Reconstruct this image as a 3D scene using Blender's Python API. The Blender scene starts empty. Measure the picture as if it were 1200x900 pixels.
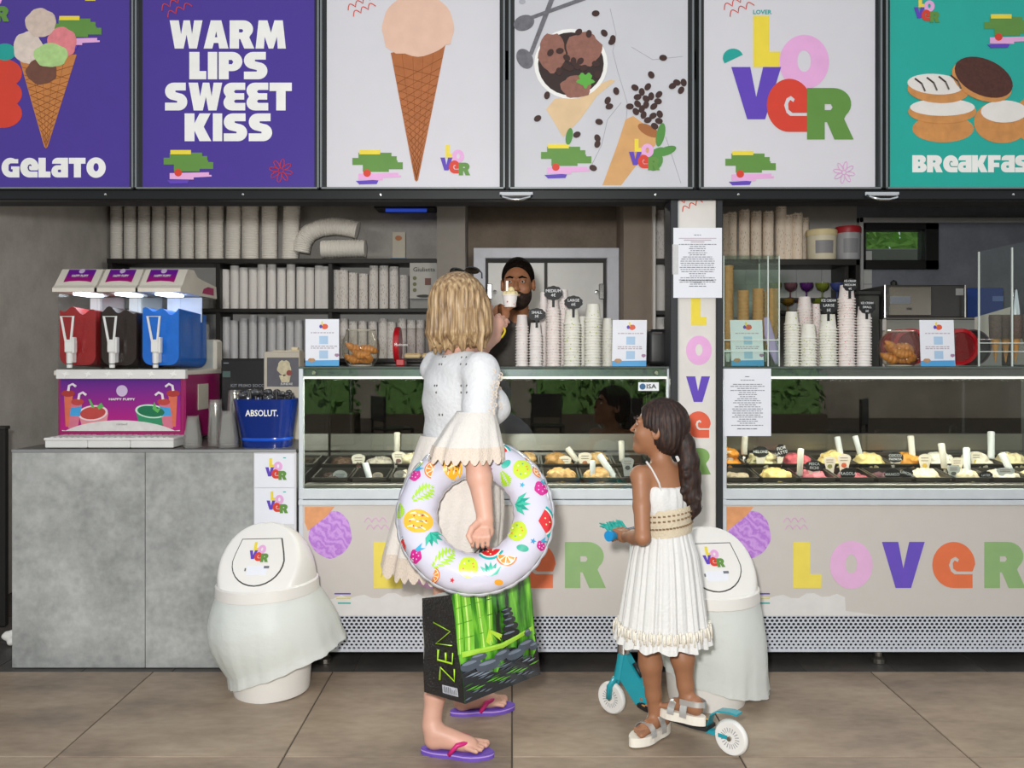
import bpy, bmesh, math, random
import numpy as np
from mathutils import Vector, Matrix
from mathutils.geometry import tessellate_polygon

random.seed(7)
rng = np.random.default_rng(7)
SC = bpy.context.scene
COL = SC.collection
PI = math.pi
# ------------------------------------------------------------------ camera, world, light
F, D, H, HY, CX = 1000.0, 3.8, 1.38, 420.0, 600.0      # focal px, distance to shop front, eye height
cam_d = bpy.data.cameras.new('camera')
cam = bpy.data.objects.new('camera', cam_d); COL.objects.link(cam)
cam.location = (0, -D, H); cam.rotation_euler = (PI/2, 0, 0)
cam_d.sensor_width = 36; cam_d.lens = 36*F/1200; cam_d.shift_y = -30/1200
cam_d.clip_start = 0.05; cam_d.clip_end = 200
SC.camera = cam
SC.view_settings.view_transform = 'Standard'; SC.view_settings.look = 'None'
SC.view_settings.gamma = 1; SC.view_settings.use_curve_mapping = False
SC.view_settings.exposure = 0.22
wd = bpy.data.worlds.new('overcast_sky'); SC.world = wd; wd.use_nodes = True
bg = wd.node_tree.nodes['Background']
bg.inputs[0].default_value = (0.90, 0.95, 1.0, 1); bg.inputs[1].default_value = 0.62

def lamp(name, typ, loc, rot, energy, size=0.2, color=(1, 1, 1), sizey=None, spot=None):
    l = bpy.data.lights.new(name, typ); l.energy = energy; l.color = color
    if typ == 'AREA':
        l.size = size
        if sizey: l.shape = 'RECTANGLE'; l.size_y = sizey
    else:
        l.shadow_soft_size = size
        if spot: l.spot_size = spot
    o = bpy.data.objects.new(name, l); COL.objects.link(o); o.location = loc; o.rotation_euler = rot
    return o
# the photographer's flash, a little above and to the left of the lens
lamp('camera_flash', 'SPOT', (-0.13, -D-0.05, H+0.21), (math.radians(88), 0, math.radians(-2)), 330, 0.07, (1, .985, .96), spot=math.radians(95))

# low sun behind the shop: the building shades the hatch, the terrace behind the photographer is lit
sun = lamp('sun', 'SUN', (0, 6, 8), (math.radians(-52), 0, 0), 3.6, .01, (1, .95, .86)); sun.data.angle = .01
# ------------------------------------------------------------------ helpers
def PX(x, Y=0): return (x-CX)*(Y+D)/F
def PZ(y, Y=0): return H+(HY-y)*(Y+D)/F
def P(x, y, Y=0): return Vector((PX(x, Y), Y, PZ(y, Y)))
def PW(w, Y=0): return w*(Y+D)/F

def lin(h):
    h = h.lstrip('#'); o = []
    for i in (0, 2, 4):
        c = int(h[i:i+2], 16)/255
        o.append(c/12.92 if c <= .04045 else ((c+.055)/1.055)**2.4)
    return tuple(o)
MATS = {}
def M(name, col='#cccccc', rough=.5, metal=0., var=.06, scale=14., bump=0., bscale=None, trans=0., spec=.5, emit=0., ecol=None, coat=0., sss=0.):
    if name in MATS: return MATS[name]
    m = bpy.data.materials.new(name); m.use_nodes = True; MATS[name] = m
    nt = m.node_tree; N = nt.nodes; L = nt.links; b = N['Principled BSDF']
    c = lin(col) if isinstance(col, str) else col
    b.inputs['Roughness'].default_value = rough; b.inputs['Metallic'].default_value = metal
    b.inputs['Specular IOR Level'].default_value = spec
    if coat: b.inputs['Coat Weight'].default_value = coat; b.inputs['Coat Roughness'].default_value = .08
    if trans: b.inputs['Transmission Weight'].default_value = trans
    if sss:
        b.inputs['Subsurface Weight'].default_value = sss; b.inputs['Subsurface Radius'].default_value = (.012, .006, .004)
    tc = N.new('ShaderNodeTexCoord')
    nz = N.new('ShaderNodeTexNoise'); nz.inputs['Scale'].default_value = scale; nz.inputs['Detail'].default_value = 4
    L.new(tc.outputs['Object'], nz.inputs['Vector'])
    mx = N.new('ShaderNodeMix'); mx.data_type = 'RGBA'
    mx.inputs[6].default_value = (*[max(0, x*(1-var*1.6)) for x in c], 1)
    mx.inputs[7].default_value = (*[min(1, x*(1+var*1.6)) for x in c], 1)
    L.new(nz.outputs['Fac'], mx.inputs[0]); L.new(mx.outputs[2], b.inputs['Base Color'])
    if bump:
        n2 = N.new('ShaderNodeTexNoise'); n2.inputs['Scale'].default_value = bscale or scale*3; n2.inputs['Detail'].default_value = 3
        L.new(tc.outputs['Object'], n2.inputs['Vector'])
        bp = N.new('ShaderNodeBump'); bp.inputs['Strength'].default_value = bump; bp.inputs['Distance'].default_value = .01
        L.new(n2.outputs['Fac'], bp.inputs['Height']); L.new(bp.outputs['Normal'], b.inputs['Normal'])
    if emit:
        b.inputs['Emission Color'].default_value = (*(lin(ecol) if ecol else c), 1); b.inputs['Emission Strength'].default_value = emit
    return m
def G(name, tint='#eef4f1', opac=.0, rough=.02, refl=1.0, ior=1.45):
    """thin clear sheet: see-through tint plus mirror reflection by Fresnel, optional milky share"""
    if name in MATS: return MATS[name]
    m = bpy.data.materials.new(name); m.use_nodes = True; MATS[name] = m
    nt = m.node_tree; N = nt.nodes; L = nt.links; N.remove(N['Principled BSDF']); out = N['Material Output']
    t = N.new('ShaderNodeBsdfTransparent'); t.inputs[0].default_value = (*lin(tint), 1)
    d = N.new('ShaderNodeBsdfDiffuse'); d.inputs[0].default_value = (*lin(tint), 1)
    g = N.new('ShaderNodeBsdfGlossy'); g.inputs['Roughness'].default_value = rough
    fr = N.new('ShaderNodeFresnel'); ge = N.new('ShaderNodeNewGeometry')      # same index seen from either face of the sheet
    ir = N.new('ShaderNodeMapRange'); ir.inputs[3].default_value = ior; ir.inputs[4].default_value = 1/ior
    L.new(ge.outputs['Backfacing'], ir.inputs[0]); L.new(ir.outputs[0], fr.inputs[0])
    mu = N.new('ShaderNodeMath'); mu.operation = 'MULTIPLY'; mu.inputs[1].default_value = refl; mu.use_clamp = True
    nz = N.new('ShaderNodeTexNoise'); nz.inputs['Scale'].default_value = 9
    m1 = N.new('ShaderNodeMixShader'); m2 = N.new('ShaderNodeMixShader')
    mr = N.new('ShaderNodeMapRange'); mr.inputs[3].default_value = opac*.8; mr.inputs[4].default_value = opac*1.2
    L.new(nz.outputs[0], mr.inputs[0]); L.new(mr.outputs[0], m1.inputs[0])
    L.new(t.outputs[0], m1.inputs[1]); L.new(d.outputs[0], m1.inputs[2])
    L.new(fr.outputs[0], mu.inputs[0]); L.new(mu.outputs[0], m2.inputs[0])
    L.new(m1.outputs[0], m2.inputs[1]); L.new(g.outputs[0], m2.inputs[2]); L.new(m2.outputs[0], out.inputs[0])
    return m

def link(name, me, mat, parent=None, loc=None):
    o = bpy.data.objects.new(name, me); COL.objects.link(o)
    if mat is not None and len(me.materials) == 0:
        for mm in (mat if isinstance(mat, (list, tuple)) else [mat]): me.materials.append(mm)
    if loc is not None: o.location = loc
    if parent is not None:
        o.parent = parent
        if loc is None: o.location = -world_loc(parent)
    return o
def world_loc(o):
    v = Vector(o.location)
    while o.parent: o = o.parent; v += o.location
    return v
def tag(o, label, cat, group=None, kind=None):
    if label: o['label'] = label
    if cat: o['category'] = cat
    if group: o['group'] = group
    if kind: o['kind'] = kind
    return o
def thing(name, label, cat, loc=(0, 0, 0), group=None):
    o = bpy.data.objects.new(name, None); COL.objects.link(o); o.location = loc
    o.empty_display_size = .05
    return tag(o, label, cat, group)
def copy_tree(o, loc=None, label=None, group=None, parent=None, rz=None):
    c = o.copy(); COL.objects.link(c); c.parent = parent
    if loc is not None: c.location = loc
    if label: c['label'] = label
    if group: c['group'] = group
    if rz is not None: c.rotation_euler.z = rz
    for ch in o.children: copy_tree(ch, parent=c)
    return c

class MB:
    """collects verts and faces; build() links one mesh object"""
    def __init__(s): s.v = []; s.f = []; s.m = []; s.cm = 0
    def add(s, vs, fs):
        b = len(s.v); s.v += [tuple(v) for v in vs]; s.f += [tuple(i+b for i in f) for f in fs]; s.m += [s.cm]*len(fs); return s
    def mat(s, i): s.cm = i; return s
    def box(s, x0, x1, y0, y1, z0, z1, bev=0., seg=1):
        if x1 < x0: x0, x1 = x1, x0
        if y1 < y0: y0, y1 = y1, y0
        if z1 < z0: z0, z1 = z1, z0
        if bev <= 0:
            return s.add([(x0,y0,z0),(x1,y0,z0),(x1,y1,z0),(x0,y1,z0),(x0,y0,z1),(x1,y0,z1),(x1,y1,z1),(x0,y1,z1)],
                         [(0,3,2,1),(4,5,6,7),(0,1,5,4),(1,2,6,5),(2,3,7,6),(3,0,4,7)])
        bm = bmesh.new(); bmesh.ops.create_cube(bm, size=1)
        for v in bm.verts: v.co = Vector(((x0+x1)/2+v.co.x*(x1-x0), (y0+y1)/2+v.co.y*(y1-y0), (z0+z1)/2+v.co.z*(z1-z0)))
        bev = min(bev, .45*min(x1-x0, y1-y0, z1-z0))
        bmesh.ops.bevel(bm, geom=bm.edges[:], offset=bev, segments=seg, affect='EDGES', profile=.5)
        return s.bm(bm)
    def bm(s, bm):
        bm.verts.index_update(); s.add([v.co[:] for v in bm.verts], [[v.index for v in f.verts] for f in bm.faces]); bm.free(); return s
    def lathe(s, prof, n=24, c=(0, 0, 0), ax='z', close=False, sx=1., sy=1., a0=0., a1=2*PI):
        full = abs(a1-a0-2*PI) < 1e-6; k = n if full else n+1
        vs = []
        for r, z in prof:
            for i in range(k):
                a = a0+(a1-a0)*i/n; x, y = r*math.cos(a)*sx, r*math.sin(a)*sy
                p = {'z': (x, y, z), 'y': (x, z, -y), 'x': (z, x, y)}[ax]
                vs.append((c[0]+p[0], c[1]+p[1], c[2]+p[2]))
        fs = []
        for j in range(len(prof)-1):
            for i in range(n if full else n):
                i2 = (i+1) % k
                if not full and i == n: continue
                fs.append((j*k+i, j*k+i2, (j+1)*k+i2, (j+1)*k+i))
        if close:
            fs.append(tuple(range(k-1, -1, -1))); fs.append(tuple((len(prof)-1)*k+i for i in range(k)))
        return s.add(vs, fs)
    def tube(s, pts, r, n=8, cap=True, closed=False, flat=1.):
        pts = [Vector(p) for p in pts]; m = len(pts)
        rs = r if isinstance(r, (list, tuple)) else [r]*m
        up = None; vs = []
        for i, p in enumerate(pts):
            t = (pts[(i+1) % m]-pts[i-1]) if closed else (pts[min(i+1, m-1)]-pts[max(i-1, 0)])
            t = t.normalized() if t.length > 1e-9 else Vector((0, 0, 1))
            if up is None: up = Vector((0, 0, 1)) if abs(t.z) < .9 else Vector((0, 1, 0))
            u = t.cross(up)
            u = u.normalized() if u.length > 1e-6 else Vector((1, 0, 0)); w = u.cross(t); up = w
            for k in range(n):
                a = 2*PI*k/n; vs.append(p+u*(rs[i]*math.cos(a))+w*(rs[i]*flat*math.sin(a)))
        fs = []
        for i in range(m if closed else m-1):
            j = (i+1) % m
            for k in range(n): fs.append((i*n+k, i*n+(k+1) % n, j*n+(k+1) % n, j*n+k))
        if cap and not closed: fs.append(tuple(range(n-1, -1, -1))); fs.append(tuple((m-1)*n+k for k in range(n)))
        return s.add(vs, fs)
    def ball(s, c, r, nu=14, nv=8):
        r = r if isinstance(r, (list, tuple)) else (r, r, r)
        vs = [(c[0], c[1], c[2]-r[2])]
        for j in range(1, nv):
            t = -PI/2+PI*j/nv
            for i in range(nu):
                a = 2*PI*i/nu; vs.append((c[0]+r[0]*math.cos(t)*math.cos(a), c[1]+r[1]*math.cos(t)*math.sin(a), c[2]+r[2]*math.sin(t)))
        vs.append((c[0], c[1], c[2]+r[2])); fs = []
        for i in range(nu): fs.append((0, 1+(i+1) % nu, 1+i))
        for j in range(nv-2):
            for i in range(nu): fs.append((1+j*nu+i, 1+j*nu+(i+1) % nu, 1+(j+1)*nu+(i+1) % nu, 1+(j+1)*nu+i))
        b = 1+(nv-2)*nu
        for i in range(nu): fs.append((b+i, b+(i+1) % nu, len(vs)-1))
        return s.add(vs, fs)
    def prism(s, outer, holes=(), fn=None, t=.002):
        """flat shape (2D outline, holes) extruded by t; fn(u,v,w) maps to 3D, w=0 front .. 1 back"""
        loops = [[Vector((p[0], p[1], 0)) for p in outer]]+[[Vector((p[0], p[1], 0)) for p in h] for h in holes]
        tri = tessellate_polygon(loops); flat = [p for l in loops for p in l]; n = len(flat)
        fn = fn or (lambda u, v, w: (u, w*t, v))
        vs = [fn(p.x, p.y, 0) for p in flat]+[fn(p.x, p.y, 1) for p in flat]
        fs = [tuple(f) for f in tri]+[tuple(i+n for i in reversed(f)) for f in tri]
        b = 0
        for l in loops:
            k = len(l)
            for i in range(k): fs.append((b+i, b+(i+1) % k, n+b+(i+1) % k, n+b+i))
            b += k
        return s.add(vs, fs)
    def data(s, name='m', smooth=False, recalc=True):
        me = bpy.data.meshes.new(name); me.from_pydata(s.v, [], s.f)
        if any(s.m):
            me.polygons.foreach_set('material_index', s.m)
        if recalc and len(s.f) < 60000:
            bm = bmesh.new(); bm.from_mesh(me); bmesh.ops.recalc_face_normals(bm, faces=bm.faces); bm.to_mesh(me); bm.free()
        if smooth is True: me.polygons.foreach_set('use_smooth', [True]*len(me.polygons))
        elif smooth: 
            me.polygons.foreach_set('use_smooth', [True]*len(me.polygons)); me.set_sharp_from_angle(angle=math.radians(smooth))
        me.update(); return me
    def build(s, name, mat, parent=None, smooth=False, loc=None, recalc=True):
        return link(name, s.data(name, smooth, recalc), mat, parent, loc)

def box(name, mat, parent, x0, x1, y0, y1, z0, z1, bev=.003, loc=None):
    return MB().box(x0, x1, y0, y1, z0, z1, bev).build(name, mat, parent, loc=loc)
def arc(cx, cy, rx, ry, a0, a1, n=12):
    return [(cx+rx*math.cos(math.radians(a0+(a1-a0)*i/n)), cy+ry*math.sin(math.radians(a0+(a1-a0)*i/n))) for i in range(n+1)]
def ell(cx, cy, rx, ry=None, n=28, rot=0):
    ry = rx if ry is None else ry; c, s_ = math.cos(math.radians(rot)), math.sin(math.radians(rot)); o = []
    for i in range(n):
        a = 2*PI*i/n; x, y = rx*math.cos(a), ry*math.sin(a); o.append((cx+x*c-y*s_, cy+x*s_+y*c))
    return o
def pxmap(Y, t=.0015):
    """screen-measured outline -> points on the frontal plane at depth Y, t thick"""
    return lambda u, v, w: (PX(u, Y), Y-t+w*t, PZ(v, Y))
_dc = [0]
def decal(name, mat, parent, shapes, Y, t=.0015):
    mb = MB(); _dc[0] = (_dc[0]+1) % 37; t += _dc[0]*1.1e-5      # layered prints never share one plane
    for sh in shapes:
        if isinstance(sh, tuple): mb.prism(sh[0], sh[1], pxmap(Y, t))
        else: mb.prism(sh, (), pxmap(Y, t))
    return mb.build(name, mat, parent)
def rect(x0, y0, x1, y1): return [(x0, y0), (x1, y0), (x1, y1), (x0, y1)]

# ---- lettering -------------------------------------------------------------
def glyph(ch):
    """chunky poster alphabet in a box of height 1 -> (width, [(outer, holes)])"""
    if ch == 'L': return .62, [([(0,0),(.62,0),(.62,.3),(.37,.3),(.37,1),(0,1)], [])]
    if ch == 'O': return 1., [(ell(.5, .5, .5, .52, 36), [ell(.5, .52, .14, .21, 20)])]
    if ch == 'V': return 1., [([(.32,0),(.68,0),(1,1),(.64,1),(.5,.42),(.38,1),(0,1)], [])]
    if ch == 'e': return .9, [(arc(.48, .5, .48, .5, 2, 270, 30)+[(.9,0),(.9,.3),(.5,.3),(.42,.36),(.37,.5),(.42,.63),(.52,.68),(.6,.62),(.57,.56),(.5,.6),(.46,.54),(.47,.42),(.55,.36),(.9,.36)], [])]
    if ch == 'R': return .98, [([(0,0),(.37,0),(.37,.34),(.42,.34),(.58,0),(.98,0),(.78,.4)]+arc(.55,.69,.38,.31,-45,90,10)+[(0,1)], [[(.37,.57),(.5,.57),(.54,.63),(.5,.69),(.37,.69)]])]
    if ch == 'W': return 1.3, [([(.2,0),(.55,0),(.67,.5),(.77,0),(1.08,0),(1.3,1),(.97,1),(.89,.5),(.8,1),(.55,1),(.45,.5),(.36,1),(0,1)], [])]
    if ch == 'A': return .98, [([(0,0),(.34,0),(.4,.2),(.58,.2),(.62,0),(.98,0),(.7,1),(.28,1)], [[(.44,.4),(.54,.4),(.5,.62)]])]
    if ch == 'M': return 1.2, [([(0,0),(.33,0),(.36,.42),(.52,0),(.7,0),(.85,.42),(.88,0),(1.2,0),(1.08,1),(.75,1),(.61,.56),(.47,1),(.12,1)], [])]
    if ch == 'I': return .34, [(rect(0,0,.34,1), [])]
    if ch == 'P': return .86, [([(0,0),(.36,0),(.36,.3),(.5,.3)]+arc(.5,.65,.36,.35,-90,90,12)+[(0,1)], [[(.36,.55),(.48,.55),(.53,.63),(.48,.71),(.36,.71)]])]
    if ch == 'S': return .86, [([(0,0),(.5,0)]+arc(.53,.31,.33,.31,-90,70,10)+[(.55,.62),(.4,.66),(.4,.72),(.8,.72),(.8,1),(.33,1)]+arc(.33,.69,.33,.31,90,250,10)+[(.3,.38),(.47,.34),(.47,.28),(0,.28)], [])]
    if ch == 'E': return .84, [(arc(.32,.72,.32,.28,90,215,8)+[(.1,.5)]+arc(.32,.28,.32,.28,145,270,8)+[(.84,0),(.84,.27),(.46,.27),(.4,.33),(.46,.39),(.8,.39),(.8,.62),(.46,.62),(.4,.68),(.46,.74),(.84,.74),(.84,1)], [])]
    if ch == 'T': return .86, [([(.26,0),(.62,0),(.62,.7),(.86,.7),(.86,1),(0,1),(0,.7),(.26,.7)], [])]
    if ch == 'K': return .98, [([(0,0),(.36,0),(.36,.38),(.55,0),(.98,0),(.7,.52),(.95,1),(.55,1),(.36,.64),(.36,1),(0,1)], [])]
    if ch == 'G': return .92, [(arc(.46,.5,.46,.5,60,270,20)+[(.92,0),(.92,.56),(.5,.56),(.5,.42),(.58,.42),(.58,.28),(.46,.28),(.36,.36),(.36,.64),(.46,.72),(.86,.72),(.86,.93)], [])]
    if ch == 'a': return .86, [([(.3,0),(.86,0),(.86,1),(.3,1)]+arc(.34,.75,.3,.25,100,180,5)+[(.04,.7),(.5,.7),(.5,.62),(.3,.62)]+arc(.3,.31,.3,.31,90,270,10), [[(.36,.26),(.5,.26),(.5,.4),(.36,.4),(.32,.33)]])]
    if ch == 'B': return .9, [([(0,0),(.56,0)]+arc(.58,.28,.32,.28,-90,60,8)+arc(.55,.75,.3,.25,-60,90,8)+[(0,1)], [[(.36,.24),(.5,.24),(.5,.36),(.36,.36)], [(.36,.62),(.48,.62),(.48,.74),(.36,.74)]])]
    if ch == 'F': return .78, [([(0,0),(.36,0),(.36,.3),(.7,.3),(.7,.56),(.36,.56),(.36,.72),(.78,.72),(.78,1),(0,1)], [])]
    return .3, []
def letters(text, x0, x1, y0, y1, mats, parent, Y, gap=.05, t=.0015, name='letter'):
    """set text in screen box x0..x1, y0 (top)..y1 at depth Y; one object for each letter"""
    gl = [glyph(c) for c in text]; tot = sum(g[0] for g in gl)+gap*(len(gl)-1); sx = (x1-x0)/tot; hh = y1-y0; cx = x0
    for i, (w, shp) in enumerate(gl):
        mb = MB()
        for o, hs in shp:
            q = lambda pl: [(cx+p[0]*sx, y1-p[1]*hh) for p in pl]
            mb.prism(q(o), [q(h) for h in hs], pxmap(Y, t))
        cx += (w+gap)*sx
        if shp: mb.build(name, mats[i % len(mats)] if isinstance(mats, (list, tuple)) else mats, parent)
def one_letter(ch, x0, x1, y0, y1, mat, parent, Y, t=.0015): letters(ch, x0, x1, y0, y1, mat, parent, Y, t=t)
def text_obj(name, s, size, mat, parent, fn, align='CENTER', bold=0.0, sx=1.):
    """built-in typeface turned into a flat mesh; fn(u,v) -> 3D point"""
    cu = bpy.data.curves.new(name, 'FONT'); cu.body = s; cu.size = size; cu.align_x = align; cu.align_y = 'CENTER'; cu.offset = bold; cu.resolution_u = 2
    o = bpy.data.objects.new(name, cu); COL.objects.link(o); bpy.context.view_layer.update()
    me = bpy.data.meshes.new_from_object(o.evaluated_get(bpy.context.evaluated_depsgraph_get()))
    bpy.data.objects.remove(o); bpy.data.curves.remove(cu)
    for v in me.vertices: v.co = Vector(fn(v.co.x*sx, v.co.y))
    me.materials.clear()
    return link(name, me, mat, parent)
def text_px(name, s, cx, cy, hpx, mat, parent, Y, t=.002, bold=0., sx=1., wpx=None, rot=0):
    """text centred at a screen point of the frontal plane Y, cap height hpx"""
    size = PW(hpx, Y)/.7; c = P(cx, cy, Y); ca, sa = math.cos(rot), math.sin(rot)
    return text_obj(name, s, size, mat, parent, lambda u, v: (c.x+u*ca-v*sa, Y-t, c.z+u*sa+v*ca), bold=bold*size, sx=sx)

# ---- smooth solids from distance fields (bodies, heads, hair, ice cream) ----
class SDF:
    def __init__(s, lo, hi, h):
        s.h = h; s.lo = np.array(lo, float)-3*h; n = np.ceil((np.array(hi)-s.lo)/h).astype(int)+4
        s.ax = [s.lo[i]+h*np.arange(n[i]) for i in range(3)]; s.d = np.full(n, .2, np.float32)
    def _sub(s, lo, hi):
        sl = []
        for i in range(3):
            a = int(np.clip(np.floor((lo[i]-s.lo[i])/s.h), 0, len(s.ax[i])-1)); b = int(np.clip(np.ceil((hi[i]-s.lo[i])/s.h)+1, a+1, len(s.ax[i]))); sl.append(slice(a, b))
        g = np.meshgrid(*[s.ax[i][sl[i]] for i in range(3)], indexing='ij'); return tuple(sl), g
    def _put(s, sl, q, k, sub):
        a = s.d[sl]
        if sub:
            q = -q
            hh = np.clip(.5-.5*(q-a)/k, 0, 1); s.d[sl] = q*(1-hh)+a*hh+k*hh*(1-hh)
        else:
            hh = np.clip(.5+.5*(q-a)/k, 0, 1); s.d[sl] = q*(1-hh)+a*hh-k*hh*(1-hh)
        return s
    def cone(s, a, b, r1, r2=None, k=.02, sub=False, sq=(1, 1, 1)):
        r2 = r1 if r2 is None else r2; a = np.array(a, float); b = np.array(b, float); R = max(r1, r2)+k+3*s.h; sq = np.array(sq, float)
        lo = np.minimum(a, b)-R*np.maximum(1/sq, 1)*1.0; hi = np.maximum(a, b)+R*np.maximum(1/sq, 1)
        sl, g = s._sub(lo, hi); ba = b-a; L2 = max((ba**2).sum(), 1e-12)
        px = [g[i]-a[i] for i in range(3)]
        t = np.clip(sum(px[i]*ba[i] for i in range(3))/L2, 0, 1)
        q = np.sqrt(sum(((px[i]-t*ba[i])*sq[i])**2 for i in range(3)))-(r1+(r2-r1)*t)
        return s._put(sl, q.astype(np.float32), k, sub)
    def chain(s, pts, rs, k=.02, sq=(1, 1, 1)):
        for i in range(len(pts)-1): s.cone(pts[i], pts[i+1], rs[i], rs[i+1], k, sq=sq)
        return s
    def ell(s, c, r, k=.02, sub=False, rot=None):
        c = np.array(c, float); r = np.array(r, float); R = r.max()+k+3*s.h
        sl, g = s._sub(c-R, c+R); p = [g[i]-c[i] for i in range(3)]
        if rot is not None:
            m = np.array(rot); p = [sum(m[j][i]*p[j] for j in range(3)) for i in range(3)]
        k0 = np.sqrt(sum((p[i]/r[i])**2 for i in range(3))); k1 = np.sqrt(sum((p[i]/r[i]**2)**2 for i in range(3)))+1e-9
        return s._put(sl, (k0*(k0-1)/k1).astype(np.float32), k, sub)
    def cut(s, pt, nrm, k=.004):
        """keep the side the normal points away from"""
        g = np.meshgrid(*s.ax, indexing='ij'); q = -sum((g[i]-pt[i])*nrm[i] for i in range(3))
        return s._put((slice(None),)*3, q.astype(np.float32), k, True)
    def mesh(s, name, mat, parent=None, smooth_it=0, fn=None):
        d = s.d; ins = d < 0; n = d.shape
        cnt = np.zeros([n[0]-1, n[1]-1, n[2]-1], np.int8); off = [(i, j, k) for i in (0, 1) for j in (0, 1) for k in (0, 1)]
        sh = lambda A, o: A[o[0]:n[0]-1+o[0], o[1]:n[1]-1+o[1], o[2]:n[2]-1+o[2]]
        for o in off: cnt += sh(ins, o)
        act = (cnt > 0) & (cnt < 8); idx = np.full(act.shape, -1, np.int64); ii = np.argwhere(act); idx[act] = np.arange(len(ii))
        acc = np.zeros((len(ii), 3)); num = np.zeros(len(ii))
        val = {o: d[ii[:, 0]+o[0], ii[:, 1]+o[1], ii[:, 2]+o[2]].astype(float) for o in off}
        for o in off:
            for ax in range(3):
                if o[ax] == 1: continue
                o2 = list(o); o2[ax] = 1; o2 = tuple(o2); a, b = val[o], val[o2]; m = (a < 0) != (b < 0)
                t = np.where(m, a/np.where(m, a-b, 1), 0); p = np.tile(np.array(o, float), (len(ii), 1)); p[:, ax] = t
                acc += p*m[:, None]; num += m
        v = (acc/num[:, None]+ii)*s.h+s.lo
        faces = []
        for ax in range(3):
            sl0 = [slice(1, n[i]-1) for i in range(3)]; sl0[ax] = slice(0, n[ax]-1); sl1 = list(sl0); sl1[ax] = slice(1, n[ax])
            A = ins[tuple(sl0)]; B = ins[tuple(sl1)]; e = np.argwhere(A != B)
            if len(e) == 0: continue
            st = A[tuple(e.T)]; off0 = np.array([1, 1, 1]); off0[ax] = 0; e = e+off0; u, w = (ax+1) % 3, (ax+2) % 3
            def c(du, dw):
                q = e.copy(); q[:, u] -= du; q[:, w] -= dw; return idx[tuple(q.T)]
            qd = np.stack([c(1, 1), c(0, 1), c(0, 0), c(1, 0)], 1); qd[~st] = qd[~st][:, ::-1]; faces.append(qd)
        f = np.concatenate(faces) if faces else np.zeros((0, 4), int)
        for _ in range(smooth_it):
            a2 = np.zeros_like(v); c2 = np.zeros(len(v))
            for i in range(4):
                x, y = f[:, i], f[:, (i+1) % 4]
                np.add.at(a2, x, v[y]); np.add.at(a2, y, v[x]); np.add.at(c2, x, 1); np.add.at(c2, y, 1)
            v = .45*v+.55*a2/np.maximum(c2, 1)[:, None]
        if fn is not None: v = fn(v)
        me = bpy.data.meshes.new(name); me.vertices.add(len(v)); me.vertices.foreach_set('co', v.astype(np.float32).ravel())
        me.loops.add(len(f)*4); me.loops.foreach_set('vertex_index', f.astype(np.int32).ravel())
        me.polygons.add(len(f)); me.polygons.foreach_set('loop_start', np.arange(len(f), dtype=np.int32)*4)
        me.update(calc_edges=True); me.validate(); me.polygons.foreach_set('use_smooth', [True]*len(me.polygons))
        return link(name, me, mat, parent)
# ================================================================== the setting
def struct(o, label=None):
    o['kind'] = 'structure'
    if label: o['label'] = label
    return o
def cloudy(name, c1, c2, c3, scale=2.2, rough=.6, detail=9, bump=.05, stretch=(1, 1, 1), spec=.4):
    """mottled stone or concrete: two layered noises"""
    m = bpy.data.materials.new(name); m.use_nodes = True; MATS[name] = m
    nt = m.node_tree; N = nt.nodes; L = nt.links; b = N['Principled BSDF']; b.inputs['Roughness'].default_value = rough; b.inputs['Specular IOR Level'].default_value = spec
    tc = N.new('ShaderNodeTexCoord'); oi = N.new('ShaderNodeObjectInfo'); ad = N.new('ShaderNodeVectorMath'); ad.operation = 'ADD'
    sc = N.new('ShaderNodeVectorMath'); sc.operation = 'SCALE'; sc.inputs['Scale'].default_value = 37.
    cb = N.new('ShaderNodeCombineXYZ')
    for i in range(3): L.new(oi.outputs['Random'], cb.inputs[i])
    L.new(cb.outputs[0], sc.inputs[0]); L.new(tc.outputs['Object'], ad.inputs[0]); L.new(sc.outputs[0], ad.inputs[1])
    mp = N.new('ShaderNodeMapping'); mp.inputs['Scale'].default_value = stretch; L.new(ad.outputs[0], mp.inputs[0])
    n1 = N.new('ShaderNodeTexNoise'); n1.inputs['Scale'].default_value = scale; n1.inputs['Detail'].default_value = detail; n1.inputs['Roughness'].default_value = .62
    n2 = N.new('ShaderNodeTexNoise'); n2.inputs['Scale'].default_value = scale*14; n2.inputs['Detail'].default_value = 5
    for n in (n1, n2): L.new(mp.outputs[0], n.inputs['Vector'])
    cr = N.new('ShaderNodeValToRGB'); e = cr.color_ramp.elements
    e[0].position = .30; e[0].color = (*lin(c1), 1); e[1].position = .72; e[1].color = (*lin(c3), 1); x = e.new(.5); x.color = (*lin(c2), 1)
    ml = N.new('ShaderNodeMath'); ml.operation = 'MULTIPLY_ADD'; ml.inputs[1].default_value = .28; 
    sb = N.new('ShaderNodeMath'); sb.operation = 'SUBTRACT'; sb.inputs[1].default_value = .14
    L.new(n2.outputs[0], ml.inputs[0]); L.new(n1.outputs[0], ml.inputs[2]); L.new(ml.outputs[0], sb.inputs[0]); L.new(sb.outputs[0], cr.inputs[0])
    L.new(cr.outputs[0], b.inputs['Base Color'])
    if bump:
        bp = N.new('ShaderNodeBump'); bp.inputs['Strength'].default_value = bump; bp.inputs['Distance'].default_value = .01
        L.new(n2.outputs[0], bp.inputs['Height']); L.new(bp.outputs[0], b.inputs['Normal'])
    return m
tile_m = cloudy('brown_stone_tile', '#75675a', '#948270', '#ab9a86', 1.5, .42, stretch=(.8, 1.8, 1), bump=.04)
dark_tile_m = cloudy('dark_floor_tile', '#3c3a38', '#4a4744', '#58534e', 2.5, .5)
conc_m = cloudy('concrete_laminate', '#7f8280', '#a1a3a1', '#c2c3c1', 2.3, .55)
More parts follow.
